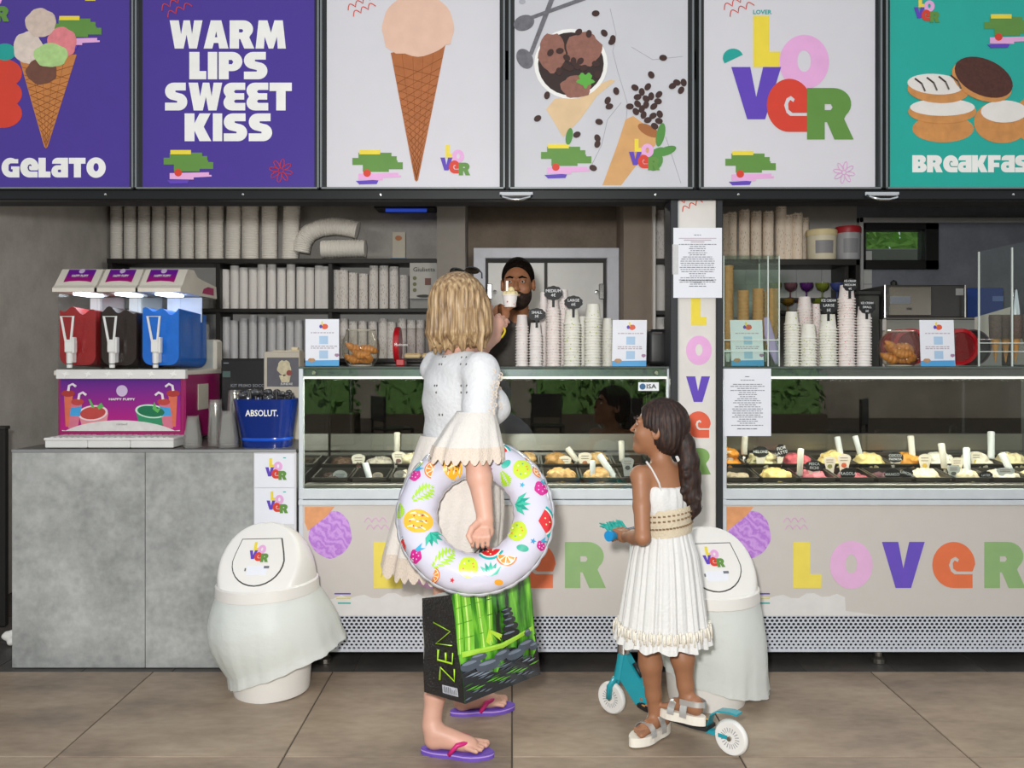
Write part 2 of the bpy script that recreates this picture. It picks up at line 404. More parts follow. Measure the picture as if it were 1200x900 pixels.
wall_m = cloudy('painted_block_wall', '#aaa6a1', '#b6b2ad', '#c1bdb8', 5, .8, bump=.1)
brown_m = cloudy('brown_plaster', '#786b5f', '#84776a', '#8f8274', 4, .75)
slate_m = cloudy('slate_wall', '#70757f', '#7a7f8a', '#858a96', 4, .75)
grout_m = M('grout', '#4e453c', .85)
joint = .003
fl = struct(MB().box(-12, 12, -16, -.04, -.05, -.004).build('floor', grout_m))
TS, TY = .79, .805
for i in range(-5, 5):
    for j in range(4):
        x0 = i*TS; y1 = -.04-j*TY
        box('tile', tile_m, fl, x0+joint, x0+TS-joint, y1-TY+joint, y1-joint, -.012, 0, .0015)
fi = struct(MB().box(-5, 5.5, -.04, 5., -.05, -.006).build('floor', grout_m))
for i in range(-12, 12):
    for j in range(2):
        box('tile', dark_tile_m, fi, i*.4+.1+.002, i*.4+.5-.002, -.04+j*.4+.002, .36+j*.4-.002, -.014, -.002, .001)
BW = 2.62
# back wall with a window opening on its right
wx0, wx1, wz0, wz1 = PX(1010, BW), PX(1098, BW), PZ(316, BW), PZ(262, BW)
mb = MB(); cxa, cxb = PX(545, BW), PX(735, BW); rxs = PX(1004, BW)
mb.box(-3.05, cxa, BW, BW+.12, 0, 2.75)
struct(mb.build('wall_back', wall_m))
struct(MB().box(cxa, cxb, BW, BW+.12, 0, 2.75).build('wall_back', brown_m))
struct(MB().box(cxb, rxs, BW, BW+.12, 0, 2.75).build('wall_back', M('pale_wall', '#a9a8a6', .8, bump=.06)))
mb = MB(); mb.box(rxs, wx0, BW, BW+.12, 0, 2.75); mb.box(wx1, 5.5, BW, BW+.12, 0, 2.75); mb.box(wx0, wx1, BW, BW+.12, 0, wz0); mb.box(wx0, wx1, BW, BW+.12, wz1, 2.75)
struct(mb.build('wall_back', slate_m))
# pale tiles on the wall under the right-hand shelf
wt = thing('wall_tiling', 'pale glazed tiling on the wall beneath the black shelf', 'tiling'); wt['kind'] = 'structure'; del wt['category']
for i in range(6):
    for j in range(4):
        xa = PX(844, BW)+i*.19; za = PZ(372, BW)+j*.125
        box('tile', M('glazed_tile', '#c3c5c6', .3, coat=.3), wt, xa+.0015, xa+.1885, BW-.008, BW, za+.0015, za+.1235, .001)
struct(MB().box(-3.07, -2.95, .12, BW, 0, 2.75).build('wall_left', wall_m))
struct(MB().box(5.0, 5.12, .12, BW, 0, 2.75).build('wall_right', wall_m))
struct(MB().box(-3.07, 5.5, .0, BW+.12, 2.62, 2.75).build('ceiling', M('ceiling_paint', '#b9b4ad', .85)))
# fascia the posters hang on
struct(MB().box(-3.07, 5.5, .0, .12, PZ(236, .0), 3.6).build('wall_front', M('fascia_black', '#1d1e20', .6)))
struct(MB().box(-9, -3.07, .0, .12, 0, 3.6).build('wall_front', MATS['fascia_black'])); struct(MB().box(5.5, 10, .0, .12, 0, 3.6).build('wall_front', MATS['fascia_black']))
# window on the back wall
w1 = thing('window_1', 'small black framed window with green leaves outside', None); w1['kind'] = 'structure'
fw = .05
mb = MB(); mb.box(wx0, wx1, BW-.03, BW+.1, wz0, wz0+fw+.02, .004); mb.box(wx0, wx1, BW-.03, BW+.1, wz1-fw, wz1, .004)
mb.box(wx0, wx0+.02, BW-.03, BW+.1, wz0, wz1, .004); mb.box(wx1-.1, wx1, BW-.03, BW+.1, wz0, wz1, .004)
mb.build('window_frame', M('window_black', '#17181a', .45), w1)
MB().box(wx0+.02, wx1-.1, BW+.03, BW+.036, wz0+.05, wz1-.04).build('pane', G('window_glass', '#dfe8e4', .02), w1)
struct(MB().box(PX(1004, BW), PX(1215, BW), BW-.05, BW, PZ(262, BW), PZ(256, BW), .003).build('trim_1', M('sill_white', '#b9bbbd', .5)))
struct(MB().box(PX(1004, BW), PX(1009, BW), BW-.05, BW, PZ(430, BW), PZ(256, BW), .003).build('trim_2', M('sill_white')))
# pillars either side of the serving recess
struct(MB().box(PX(512, 2.2), PX(545, 2.2), 2.2, BW, 0, 2.62).build('pillar', M('pillar_grey', '#8f8a84', .7)))
struct(MB().box(PX(731, 2.2), PX(766, 2.2), 2.2, BW, 0, 2.62).build('pillar', M('pillar_brown', '#8a7d70', .7)))
struct(MB().box(PX(764, 2.2), PX(767, 2.2), 2.15, 2.2, .4, 2.62).build('trim_3', M('edge_white', '#d8d6d2', .5)))
# outside the window: leafy shrub and a low roof edge
sh = MB()
for k in range(1500):
    c = Vector((rng.uniform(wx0-.5, wx1+.6), BW+.9+rng.uniform(0, .5), rng.uniform(1.9, 2.9))); a = rng.uniform(0, 2*PI); L_ = rng.uniform(.06, .13)
    u = Vector((math.cos(a), rng.uniform(-.4, .4), math.sin(a))).normalized(); w = u.cross(Vector((0, 1, 0))).normalized()*L_*.25
    sh.add([c-u*L_, c+w, c+u*L_, c-w], [(0, 1, 2, 3)])
sh.tube([(wx0+.3, BW+1.15, -.05), (wx0+.4, BW+1.15, 2.3)], .04, 8)
o = sh.build('shrub', M('leaf_green', '#8fc04e', .6, var=.3), None); tag(o, 'leafy green shrub growing outside the small black window', 'shrub')
o = MB().box(wx0-.6, wx1+.8, BW+.55, BW+.8, -.05, PZ(292, BW+.6), .01).build('ledge', M('ledge_grey', '#8d857f', .7)); tag(o, 'grey ledge running along outside the small window', 'ledge')

# ------------------------------------------------------------------ rail under the posters
rl = thing('trim_4', 'black steel rail below the row of posters', None); rl['kind'] = 'structure'
YR = -.04
box('rail', M('rail_black', '#15171a', .4, .3), rl, PX(-40, YR), PX(1290, YR), YR-.02, .0, PZ(235, YR), PZ(223, YR), .004)
mb = MB()
for x in (124, 285, 446, 768, 865, 1187): mb.lathe([(0, 0), (.007, 0), (.005, -.004), (0, -.005)], 10, P(x, 228, YR-.02), 'y')
mb.build('rivet', M('chrome', '#d8dadc', .18, 1.), rl)
for k, x in enumerate((605, 1033)):
    h = thing('flap_handle', ('chrome pull handle under the rail above the serving man', 'chrome pull handle under the rail above the cup tubs')[k], 'handle', P(x, 228, YR-.02))
    mb = MB().box(-.075, .075, -.012, 0, -.008, .012, .003); mb.build('plate', M('chrome'), h, loc=(0, 0, 0))
    pts = [(-.068, -.012, -.006), (-.055, -.03, -.018), (-.02, -.036, -.028), (.02, -.036, -.028), (.055, -.03, -.018), (.068, -.012, -.006)]
    MB().tube(pts, .0055, 8).build('bow', M('chrome'), h, smooth=True, loc=(0, 0, 0))

# ------------------------------------------------------------------ pillar between the two display cases
pl = thing('pillar', 'white pillar with coloured letters between the two display cases', None); pl['kind'] = 'structure'
YP = -.03
box('panel', M('panel_white', '#d9d5d0', .5), pl, PX(794, YP), PX(839, YP), YP, .1, 0, PZ(224, YP), .002)
blk = M('post_black', '#24262a', .45, .2)
box('post', blk, pl, PX(785, YP), PX(794, YP), YP-.012, .1, 0, PZ(224, YP), .003)
box('post', blk, pl, PX(839, YP), PX(846.5, YP), YP-.012, .1, 0, PZ(224, YP), .003)
box('lip', M('alu', '#b9bcc0', .35, .8), pl, PX(793, YP), PX(795.5, YP), YP-.008, YP, .3, PZ(236, YP), .001)
YL, OR, PU, GR, PK = M('print_yellow', '#e8d23c', .5), M('print_orange', '#dd5a3a', .5), M('print_purple', '#5b3cb4', .5), M('print_green', '#7da65a', .5), M('print_pink', '#e2a8d8', .5)
RDP = M('print_red', '#d23a24', .5); TLP = M('print_teal', '#0f9c93', .5); GRD = M('print_dark_green', '#5c8c3a', .5)
for ch, m, x0, x1, y0, y1 in (('L', YL, 810, 828, 349, 381), ('O', PK, 804, 834, 394, 427), ('V', PU, 804, 832, 441, 471), ('e', OR, 804, 831, 482, 513), ('R', GR, 819, 833, 525, 556)):
    if ch == 'R': x0, x1 = 804, 833
    one_letter(ch, x0, x1, y0, y1, m, pl, YP)
def squiggle(parent, mat, cx, cy, s, Y, rot=-25, name='squiggle', r=.0022):
    mb = MB(); c, sn = math.cos(math.radians(rot)), math.sin(math.radians(rot))
    for row in (0, 1):
        pts = []
        for k in range(25):
            t = k/24; u = (t-.5)*s*1.3+row*.12*s; v = row*s*.42-abs(math.sin(t*3*PI))*s*.26
            pts.append(P(cx+u*c-v*sn, cy+u*sn+v*c, Y-.001))
        mb.tube(pts, r, 5)
    return mb.build(name, mat, parent)
squiggle(pl, RDP, 806, 236, 20, YP)

# ------------------------------------------------------------------ printed notices
def notice(label, x0, y0, x1, y1, Y, lines, head=None, tilt=0):
    p = thing('paper_notice', label, 'notice', P((x0+x1)/2, y1, Y))
    box('sheet', M('paper', '#e4e6ee', .6, var=.02), p, PX(x0, Y), PX(x1, Y), Y-.001, Y, PZ(y1, Y), PZ(y0, Y), 0)
    mb = MB(); cx = (x0+x1)/2
    for (y, w, hh) in lines:
        x = cx-w/2
        while x < cx+w/2:
            ww = random.uniform(1.6, 5.2); ww = min(ww, cx+w/2-x)
            mb.add([P(x, y, Y-.0022), P(x+ww, y, Y-.0022), P(x+ww, y+hh, Y-.0022), P(x, y+hh, Y-.0022)], [(0, 1, 2, 3)]); x += ww+.8
    mb.build('printed_text', M('ink_grey', '#6d6f78', .7), p)['kind'] = 'stuff'
    if head:
        mb = MB()
        for (y, w, hh) in head: mb.add([P(cx-w/2, y, Y-.0022), P(cx+w/2, y, Y-.0022), P(cx+w/2, y+hh, Y-.0022), P(cx-w/2, y+hh, Y-.0022)], [(0, 1, 2, 3)])
        mb.build('heading', M('ink_red', '#c98a8c', .7), p)
    return p
L1 = [(275, 8, .8)]+[(286+i*2.45, w, .8) for i, w in enumerate((44, 18, 20, 17, 22, 19, 34, 38, 40, 40, 38, 42, 40, 38, 20, 18, 40, 44, 42, 18, 20))]+[(328, 38, 1), (330.5, 10, .9)]
n1_ = notice('white printed notice taped to the lettered pillar', 789, 267, 846, 349, YP-.016, L1, [(279, 44, .6), (281, 32, .8), (283.2, 16, .8)])
MB().box(PX(788, YP-.02), PX(795, YP-.02), YP-.019, YP-.0175, PZ(322, YP), PZ(287, YP)).build('tape', G('tape_clear', '#f4f4f4', .45), n1_)
L2 = [(441, 6, .8), (445, 16, .8)]+[(450+i*2.4, w, .8) for i, w in enumerate((34, 40, 24, 40, 20, 22, 18, 24, 30, 34, 20, 30, 36, 34, 36, 30, 36, 20, 24, 18, 38))]+[(502, 24, 1)]
notice('white printed notice stuck on the glass of the right display case', 848.5, 432, 903.5, 511, -.012, L2)

# dark board and litter at the far left beside the concrete counter
o = thing('dark_board', 'black board standing in shade beside the concrete counter', 'board', (PX(-20, .6), .6, 0))
MB().box(PX(-30, .6), PX(8, .6), .58, .62, 0, PZ(500, .6), .006).build('panel', M('board_black', '#1c1b1a', .7), o)
MB().box(PX(-30, .6), PX(9, .6), .575, .625, PZ(503, .6), PZ(499, .6), .003).build('top_edge', M('board_edge', '#2e2c2a', .6), o)
s_ = SDF((PX(2, .3), .26, 0), (PX(16, .3), .34, .08), .004)
for k in range(7): s_.ell((PX(9, .3)+rng.uniform(-.02, .02), .3+rng.uniform(-.015, .015), .03+rng.uniform(-.015, .03)), (.018, .014, .016), .006)
o = s_.mesh('crumpled_paper', M('paper_white', '#e8e6e0', .7)); tag(o, 'small crumpled white paper on the floor beside the counter', 'litter')
# ================================================================== posters above the serving hatch
YPO = -.055
PT = -72      # top edge of the poster sheets on the screen scale
def scribble(par, x, y, s, Y, bar=True):
    """green and pink brush-stroke patch, s = width"""
    k = s/57.
    q = lambda pl: [(x+a*k, y+b*k) for a, b in pl]
    decal('brush_stroke', GRD, par, [q([(0,9),(7,9),(7,3),(45,3),(45,7),(51,7),(51,12),(52,12),(52,14),(58,14),(58,22),(42,22),(42,25),(12,25),(12,17),(0,17)])], Y)
    decal('brush_stroke', YL, par, [q([(8,0),(32,0),(32,5),(8,5)])], Y, .0028)
    decal('brush_stroke', PK, par, [q([(7,27),(53,26),(53,29),(56,29),(56,31),(35,32),(35,34.5),(7,34)])], Y, .0018)
    decal('brush_dot', RDP, par, [ell(x+17*k, y+26.5*k, 4.4*k, n=14)], Y, .0028)
    decal('brush_stroke', PU, par, [q([(4,35.5),(24,34.5),(30,35),(28,39),(8,39.5)])], Y, .0028)
def flower(par, mat, cx, cy, r, Y):
    mb = MB()
    for k in range(8):
        a = k*PI/4+.2; pts = []
        for i in range(9):
            t = i/8*2*PI; rr = r*(.58-.42*math.cos(t)); w = r*.17*math.sin(t)
            pts.append(P(cx+rr*math.cos(a)-w*math.sin(a), cy+rr*math.sin(a)+w*math.cos(a), Y-.001))
        mb.tube(pts[:-1], .0017, 4, closed=True)
    mb.build('flower_outline', mat, par)
def lover_logo(par, x, y, s, Y, t=.0015):
    """the stacked five-letter logo, s = width of the whole"""
    k = s/145.
    for i, (ch, m, a0, a1, b0, b1) in enumerate((('L', YL, 26, 58, 0, 61), ('O', PK, 57, 116, 24, 86), ('V', PU, 0, 59, 61, 123), ('e', RDP, 42, 92, 75, 138), ('R', GRD, 90, 145, 86, 147))):
        one_letter(ch, x+a0*k, x+a1*k, y+b0*k, y+b1*k, m, par, Y, t+i*.0004)
def poster(label, x0, x1, bgm):
    p = thing('poster', label, 'poster', P((x0+x1)/2, 221, YPO))
    al = M('poster_frame', '#8b9091', .35, .8); gk = M('gasket_black', '#202325', .6)
    X0, X1, Z0, Z1 = PX(x0-7, YPO), PX(x1+6.5, YPO), PZ(222.5, YPO), PZ(PT-6, YPO)
    mb = MB(); t = PW(2.4, YPO)
    mb.box(X0, X1, YPO-.022, YPO+.05, Z0, Z0+t, .002); mb.box(X0, X1, YPO-.022, YPO+.05, Z1-t, Z1, .002)
    mb.box(X0, X0+t, YPO-.022, YPO+.05, Z0, Z1, .002); mb.box(X1-t, X1, YPO-.022, YPO+.05, Z0, Z1, .002)
    mb.build('frame', al, p)
    MB().box(X0+t, X1-t, YPO+.004, YPO+.05, Z0+t, Z1-t).build('backing', gk, p)
    MB().box(PX(x0, YPO), PX(x1, YPO), YPO, YPO+.01, PZ(219.5, YPO), PZ(PT, YPO)).build('sheet', bgm, p)
    return p
purple = M('poster_purple', '#412790', .38, var=.03, coat=.2); white_p = M('poster_white', '#d2d0d6', .4, var=.015, coat=.15); teal = M('poster_teal', '#00a598', .38, var=.03, coat=.2)
wht = M('print_white', '#ecebe8', .45); ink = M('print_black', '#23201f', .5)
waf = M('waffle_print', '#c07a3c', .5, var=.12, scale=30); waf_d = M('waffle_line', '#8a4e22', .5)
def waffle_cone(par, xl, yl, xr, yr, xt, yt, Y, n=8, base=None, line=None, curved=0):
    top = [(xl+(xr-xl)*i/10, yl+(yr-yl)*i/10+curved*math.sin(PI*i/10)) for i in range(11)]
    decal('waffle_cone', base or waf, par, [top+[(xt+2, yt-2), (xt, yt), (xt-2, yt-2)]], Y)
    mb = MB(); ln = line or waf_d
    L = lambda a, b, t: (a[0]+(b[0]-a[0])*t, a[1]+(b[1]-a[1])*t)
    A, B, C = (xl, yl), (xr, yr), (xt, yt)
    for i in range(1, n*2):
        f = (i/(n*2))**.8
        for (s0, s1) in ((A, B), (B, A)):
            p, q = L(s0, C, f*.97), L(s1, C, min(.985, f*.97+.14)); mb.tube([P(*p, Y-.0012), P(*L(p, q, .5), Y-.0012), P(*q, Y-.0012)], .0016, 4)
    for i in range(1, 5):
        p = L(A, B, i/5); mb.tube([P(*p, Y-.0012), P(*L(p, C, .96), Y-.0012)], .0012, 4)
    mb.build('waffle_grid', ln, par)
def blob(cx, cy, rx, ry, amp=.06, n=30, ph=0):
    return [(cx+rx*(1+amp*math.sin(5*a+ph)+amp*.6*math.sin(9*a+2*ph))*math.cos(a), cy+ry*(1+amp*math.sin(5*a+ph)+amp*.6*math.sin(9*a+2*ph))*math.sin(a)) for a in [2*PI*i/n for i in range(n)]]

# 1: GELATO
p1 = poster('purple poster with heaped ice cream cone and the word GELATO', -51, 152, purple)
lover_logo(p1, -32, -18, 43, YPO)
for y in (86, 110, 133): decal('red_shape', RDP, p1, [ell(3, y, 23, 17, 26)], YPO, .001)
decal('teal_shape', TLP, p1, [ell(6, 61, 13, 10, 18)], YPO, .0014)
scribble(p1, 62, 19, 56, YPO)
waffle_cone(p1, 22, 66, 90, 64, 54, 174, YPO, 7)
for nm, c, cx, cy, rx, ry, tt in (('vanilla_scoop', '#d9c9be', 33, 56, 17, 19, .002), ('stracciatella_scoop', '#cdb9ac', 48, 27, 18, 17, .0024), ('strawberry_scoop', '#dd7f86', 73, 50, 17, 18, .0028), ('chocolate_scoop', '#6d4334', 49, 84, 18, 15, .0032), ('pistachio_scoop', '#a9cc84', 60, 65, 20, 14, .0036)):
    decal(nm, M('scoop_'+nm, c, .6, var=.16, scale=40), p1, [blob(cx, cy, rx, ry, .035, 34, cx)], YPO, tt)
letters('GeLaTO', 2, 124, 185, 208, wht, p1, YPO)
decal('yellow_stroke', YL, p1, [rect(100, -3, 112, 1)], YPO)
# 2: WARM LIPS SWEET KISS
p2 = poster('purple poster with white lettering WARM LIPS SWEET KISS', 167, 368.5, purple)
letters('WARM', 199, 335, 24, 57, wht, p2, YPO, .05); letters('LIPS', 222, 313.5, 61, 93, wht, p2, YPO, .06)
letters('SWEET', 193.5, 342, 97, 129.5, wht, p2, YPO, .05); letters('KISS', 216.5, 319, 133, 165.5, wht, p2, YPO, .06)
scribble(p2, 192, 176, 57, YPO); flower(p2, RDP, 329, 200, 14, YPO); squiggle(p2, RDP, 204, 6, 24, YPO)
# 3: single cone
p3 = poster('white poster with one large pale scoop in a waffle cone', 383, 585.5, white_p)
waffle_cone(p3, 458, 62, 522, 52, 488, 213, YPO, 9, M('waffle_deep', '#a9622f', .5, var=.14, scale=30))
decal('scoop', M('scoop_cream', '#dfb9a4', .6, var=.06, scale=20), p3, [blob(490, 30, 42, 36, .015, 40)+[], ], YPO, .0026)
decal('scoop_lip', M('scoop_cream'), p3, [[(449, 40), (531, 36), (528, 52), (518, 53), (512, 50), (502, 56), (480, 63), (464, 63), (452, 55)]], YPO, .0024)
scribble(p3, 413, 176, 58, YPO); lover_logo(p3, 516, 170, 35, YPO); squiggle(p3, RDP, 421, 6, 22, YPO)
# 4: chocolate bowl and coffee beans
p4 = poster('white marble poster with chocolate ice cream bowl and coffee beans', 603, 806, M('poster_marble', '#c8c8ce', .4, var=.05, scale=5))
mb = MB()
for pts in ([(715, 10), (722, 40), (718, 60), (724, 84), (735, 120), (733, 160)], [(690, 200), (705, 170), (712, 140), (728, 120)], [(740, 55), (765, 70), (800, 66)], [(780, 160), (790, 190), (798, 215)]):
    mb.tube([P(x, y, YPO-.0004) for x, y in pts], .0011, 4)
mb.build('marble_vein', M('vein_grey', '#a9a9b2', .5), p4)
decal('bowl_rim', wht, p4, [ell(669, 75, 43, 41)], YPO, .0014); decal('bowl_sauce', M('choc_dark', '#2c1a15', .4), p4, [ell(669, 75, 38.5, 37)], YPO, .002)
chs = M('choc_scoop', '#8d5f52', .7, var=.2, scale=60)
for i, (cx, cy, rx, ry) in enumerate(((647, 62, 16, 23), (684, 58, 21, 20), (675, 102, 18, 13))): decal('chocolate_scoop', chs, p4, [blob(cx, cy, rx, ry, .06, 26, i*2)], YPO, .0026+.0004*i)
decal('mint_leaf', M('mint_green', '#58a83c', .5), p4, [blob(686, 94, 9, 8, .2, 30)], YPO, .004)
decal('cone', M('cone_pale', '#d9bb92', .5, var=.1), p4, [[(640, 128), (650, 116), (672, 112), (716, 93), (721, 95), (700, 112), (680, 140), (660, 161)]], YPO, .0012)
decal('cone', M('cone_tan', '#cf9d63', .5, var=.12), p4, [[(706, 217), (724, 168), (733, 140), (742, 136), (772, 158), (768, 170), (744, 196), (728, 217)]], YPO, .0012)
decal('cone_mouth', M('cone_shade', '#a0622f', .5), p4, [ell(760, 153, 14, 6, 18, 28)], YPO, .002)
beans = M('bean_brown', '#3b211b', .35)
bs = [(698,16),(708,39),(718,46),(717,49),(777,68),(763,88),(641,112),(630,139),(702,143),(700,162),(700,169),(676,158),(695,197),(722,107),(712,118),(714,125),(744,103),(752,108),(759,102),(747,114),(757,116),(763,113),(772,111),(738,125),(747,122),(757,123),(766,125),(771,119),(745,131),(754,135),(765,136),(772,142),(773,134),(752,128),(788,101),(793,97),(801,97),(798,106),(759,141),(767,148),(655,84),(645,62),(656,60),(664,68),(672,72),(680,72),(668,80),(676,78),(690,40),(678,38),(698,75),(663,78),(700,88),(684,80)]
for i, (x, y) in enumerate(bs): decal('coffee_bean', beans, p4, [ell(x, y, 4.6, 3.5, 12, i*47)], YPO, .0048)
st = M('spoon_print', '#77757a', .3, .5, var=.25, scale=60)
for i, (x, y, a, ex, ey) in enumerate(((614, 27, 20, 684, -2), (615, 69, -60, 648, -6))):
    decal('spoon', st, p4, [ell(x, y, 12.5, 9, 22, -a)], YPO, .002)
    decal('spoon_handle', st, p4, [[(x+5, y-7), (ex-2, ey-1), (ex+3, ey+2), (x+9, y-4)]], YPO, .0024)
mint = M('mint_green'); 
for i, (x, y, rx, ry, a) in enumerate(((774, 158, 5, 14, 12), (781, 177, 12, 5, -20), (768, 190, 8, 11, 30), (667, 160, 4, 10, 10), (768, 180, 5, 12, 60))): decal('mint_leaf', M('mint_dark', '#4c8a3a', .5), p4, [ell(x, y, rx, ry, 16, a)], YPO, .003)
scribble(p4, 634, 169, 58, YPO); lover_logo(p4, 737, 163, 36, YPO, .004)
decal('marble_chip', M('vein_grey'), p4, [ell(612, 2, 4, 3, 10)], YPO)
# 5: LOVER
p5 = poster('white poster with five big stacked coloured letters and a small flower', 825, 1025.5, white_p)
lover_logo(p5, 857, 18.5, 143, YPO)
text_px('small_title', 'LOVER', 893, 14.5, 4.8, TLP, p5, YPO, bold=.025, sx=1.05)
decal('teal_leaf', TLP, p5, [arc(859, 68, 12, 11, 145, 340, 12)], YPO)
scribble(p5, 850, 177, 58, YPO); flower(p5, PK, 989, 202, 13, YPO); squiggle(p5, RDP, 863, 5, 24, YPO)
# 6: BREAKFAST
p6 = poster('teal poster with stacked doughnuts and the word BREAKFAST', 1043, 1246, teal)
lover_logo(p6, 1071, -4, 30, YPO); scribble(p6, 1153, 17, 57, YPO)
dg = M('dough_print', '#c98a4c', .6, var=.18, scale=25); ic = M('icing_print', '#e2ddd8', .5, var=.06); cho = M('choc_sprinkle', '#4b241a', .6, var=.35, scale=90)
for i, (x, y, rx, ry, m, a) in enumerate(((1105, 151, 36, 16, dg, 0), (1174, 143, 33, 25, dg, 0), (1212, 140, 24, 28, dg, 0), (1104, 131, 40, 14, dg, 0), (1104, 126, 38, 10, ic, 0), (1099, 106, 36, 15, dg, 4), (1096, 99, 33, 12, ic, 4), (1176, 131, 27, 13, ic, 0), (1150, 95, 37, 22, dg, 24), (1152, 91, 36, 21, cho, 24))):
    decal('doughnut', m, p6, [ell(x, y, rx, ry, 30, a)], YPO, .0012+.0005*i)
mb = MB()
for k in range(4): mb.tube([P(1072+k*14, 92-k*1.2, YPO-.0046), P(1080+k*14, 98-k, YPO-.0046), P(1084+k*14, 107-k, YPO-.0046)], .004, 5)
mb.build('icing_stripe', M('choc_dark'), p6)
letters('BReaKFaST', 1069, 1222, 182, 202, wht, p6, YPO, .03)
# ================================================================== concrete service counter on the left
ct = thing('service_counter', 'grey concrete-look counter carrying the slush machine', 'counter', (PX(180), .35, 0))
zt = PZ(527); cx0, cx1 = PX(14), PX(347)
MB().box(cx0+.02, cx1-.003, .016, .72, .004, zt-.02).build('carcass', M('carcass_grey', '#6a6b6a', .6), ct)
for a, b in ((14, 169.6), (170.4, 297)): box('front_panel', conc_m, ct, PX(a), PX(b), .0, .016, .002, zt-.012, .0015)
box('front_panel', M('white_board', '#d6d5d8', .5), ct, PX(297), PX(347), .002, .016, .002, zt-.012, .0015)
box('side_panel', conc_m, ct, cx0, cx0+.018, .016, .72, .002, zt-.012, .001)
box('worktop', cloudy('worktop_stone', '#4d4a47', '#5b5753', '#6a6560', 5, .35), ct, cx0, cx1, .0, .74, zt-.012, zt, .002)
box('edge_strip', M('alu'), ct, cx0-.001, cx1, -.003, .0, zt-.012, zt+.001, .001)
for k, (y0, y1) in enumerate(((532, 571), (572, 614))):
    s = thing('logo_sheet', ('white sheet with coloured letter logo at the top corner of the counter', 'lower white sheet with coloured letter logo above the bin')[k], 'paper', P(322, y1, -.002))
    box('sheet', M('paper'), s, PX(298.5), PX(345), -.002, -.0005, PZ(y1), PZ(y0), 0)
    lover_logo(s, 311+k*1.5, y0+5-k, 25, -.0025, .0006)
    decal('corner_mark', TLP, s, [rect(332, y0+4, 335, y0+5)], -.0025)

# ================================================================== gelato display cases
alu_w = M('case_white', '#d3d9de', .35, .1); panel_m = M('case_panel', '#cbc5bf', .55, var=.02)
steel = M('brushed_steel', '#a9a49b', .28, .95, var=.1, scale=6); glass = G('case_glass', '#f4f8f6', 0., .01, 2., 1.5)
dark_glass = G('rear_glass', '#5c5750', 0., .03, .8); black_pl = M('black_plastic', '#1f2022', .5)
CD = .62
cone_o = M('sorbet_orange', '#dd9a68', .6, var=.14, scale=25)
def viola():
    m = bpy.data.materials.new('violet_watercolour'); m.use_nodes = True; MATS['viola'] = m
    nt = m.node_tree; N = nt.nodes; L = nt.links; b = N['Principled BSDF']; b.inputs['Roughness'].default_value = .5
    tc = N.new('ShaderNodeTexCoord'); wv = N.new('ShaderNodeTexWave'); wv.inputs['Scale'].default_value = 9; wv.inputs['Distortion'].default_value = 11; wv.inputs['Detail'].default_value = 5; wv.inputs['Detail Scale'].default_value = 2.5; wv.bands_direction = 'Z'
    mp = N.new('ShaderNodeMapping'); mp.inputs['Rotation'].default_value = (0, -.6, 0)
    cr = N.new('ShaderNodeValToRGB'); cr.color_ramp.elements[0].color = (*lin('#b377d2'), 1); cr.color_ramp.elements[1].color = (*lin('#cf9ee4'), 1)
    L.new(tc.outputs['Object'], mp.inputs[0]); L.new(mp.outputs[0], wv.inputs[0]); L.new(wv.outputs[0], cr.inputs[0]); L.new(cr.outputs[0], b.inputs['Base Color']); return m
viola_m = viola()
def grille(par, x0, x1, y0, y1):
    """perforated sheet: a lattice of six-sided holes, joined"""
    mb = MB(); px, py = 5.6, 4.0; rows = int((y1-y0)/py)
    hx, hz = PW(px)/2, PW(py)/2
    for r in range(rows):
        n = int((x1-x0)/px)
        for c in range(n):
            cx = PX(x0+(c+.5+(.5 if r % 2 else 0))*px); cz = PZ(y0+(r+.5)*py)
            if cx+hx > PX(x1)+.001: continue
            k = (.76 if r < 5 else .62)
            ri = [(cx+hx*k*math.cos(a), cz+hz*k*1.12*math.sin(a)) for a in [PI/3*i for i in range(6)]]
            ro = [(cx+hx, cz), (cx+hx, cz+hz), (cx-hx, cz+hz), (cx-hx, cz), (cx-hx, cz-hz), (cx+hx, cz-hz)]
            mb.add([(p[0], 0.006, p[1]) for p in ri]+[(p[0], .006, p[1]) for p in ro]+[(p[0], .009, p[1]) for p in ri],
                   [(i, (i+1) % 6, 6+(i+1) % 6, 6+i) for i in range(6)]+[(i, (i+1) % 6, 12+(i+1) % 6, 12+i) for i in range(6)])
    o = mb.build('grille', M('grille_white', '#c9cdd6', .45), par, recalc=False); o['kind'] = 'stuff'
    MB().box(PX(x0), PX(x1), .016, .02, PZ(y1), PZ(y0)).build('grille_backing', M('grille_dark', '#0e0e10', .8), par)
    mb = MB(); mb.box(PX(x0), PX(x1), .004, .016, PZ(y1+2.5), PZ(y1-1), .001); mb.box(PX(x0), PX(x1), .004, .016, PZ(y0+1), PZ(y0-.5), .001)
    mb.build('grille_frame', M('grille_white'), par)
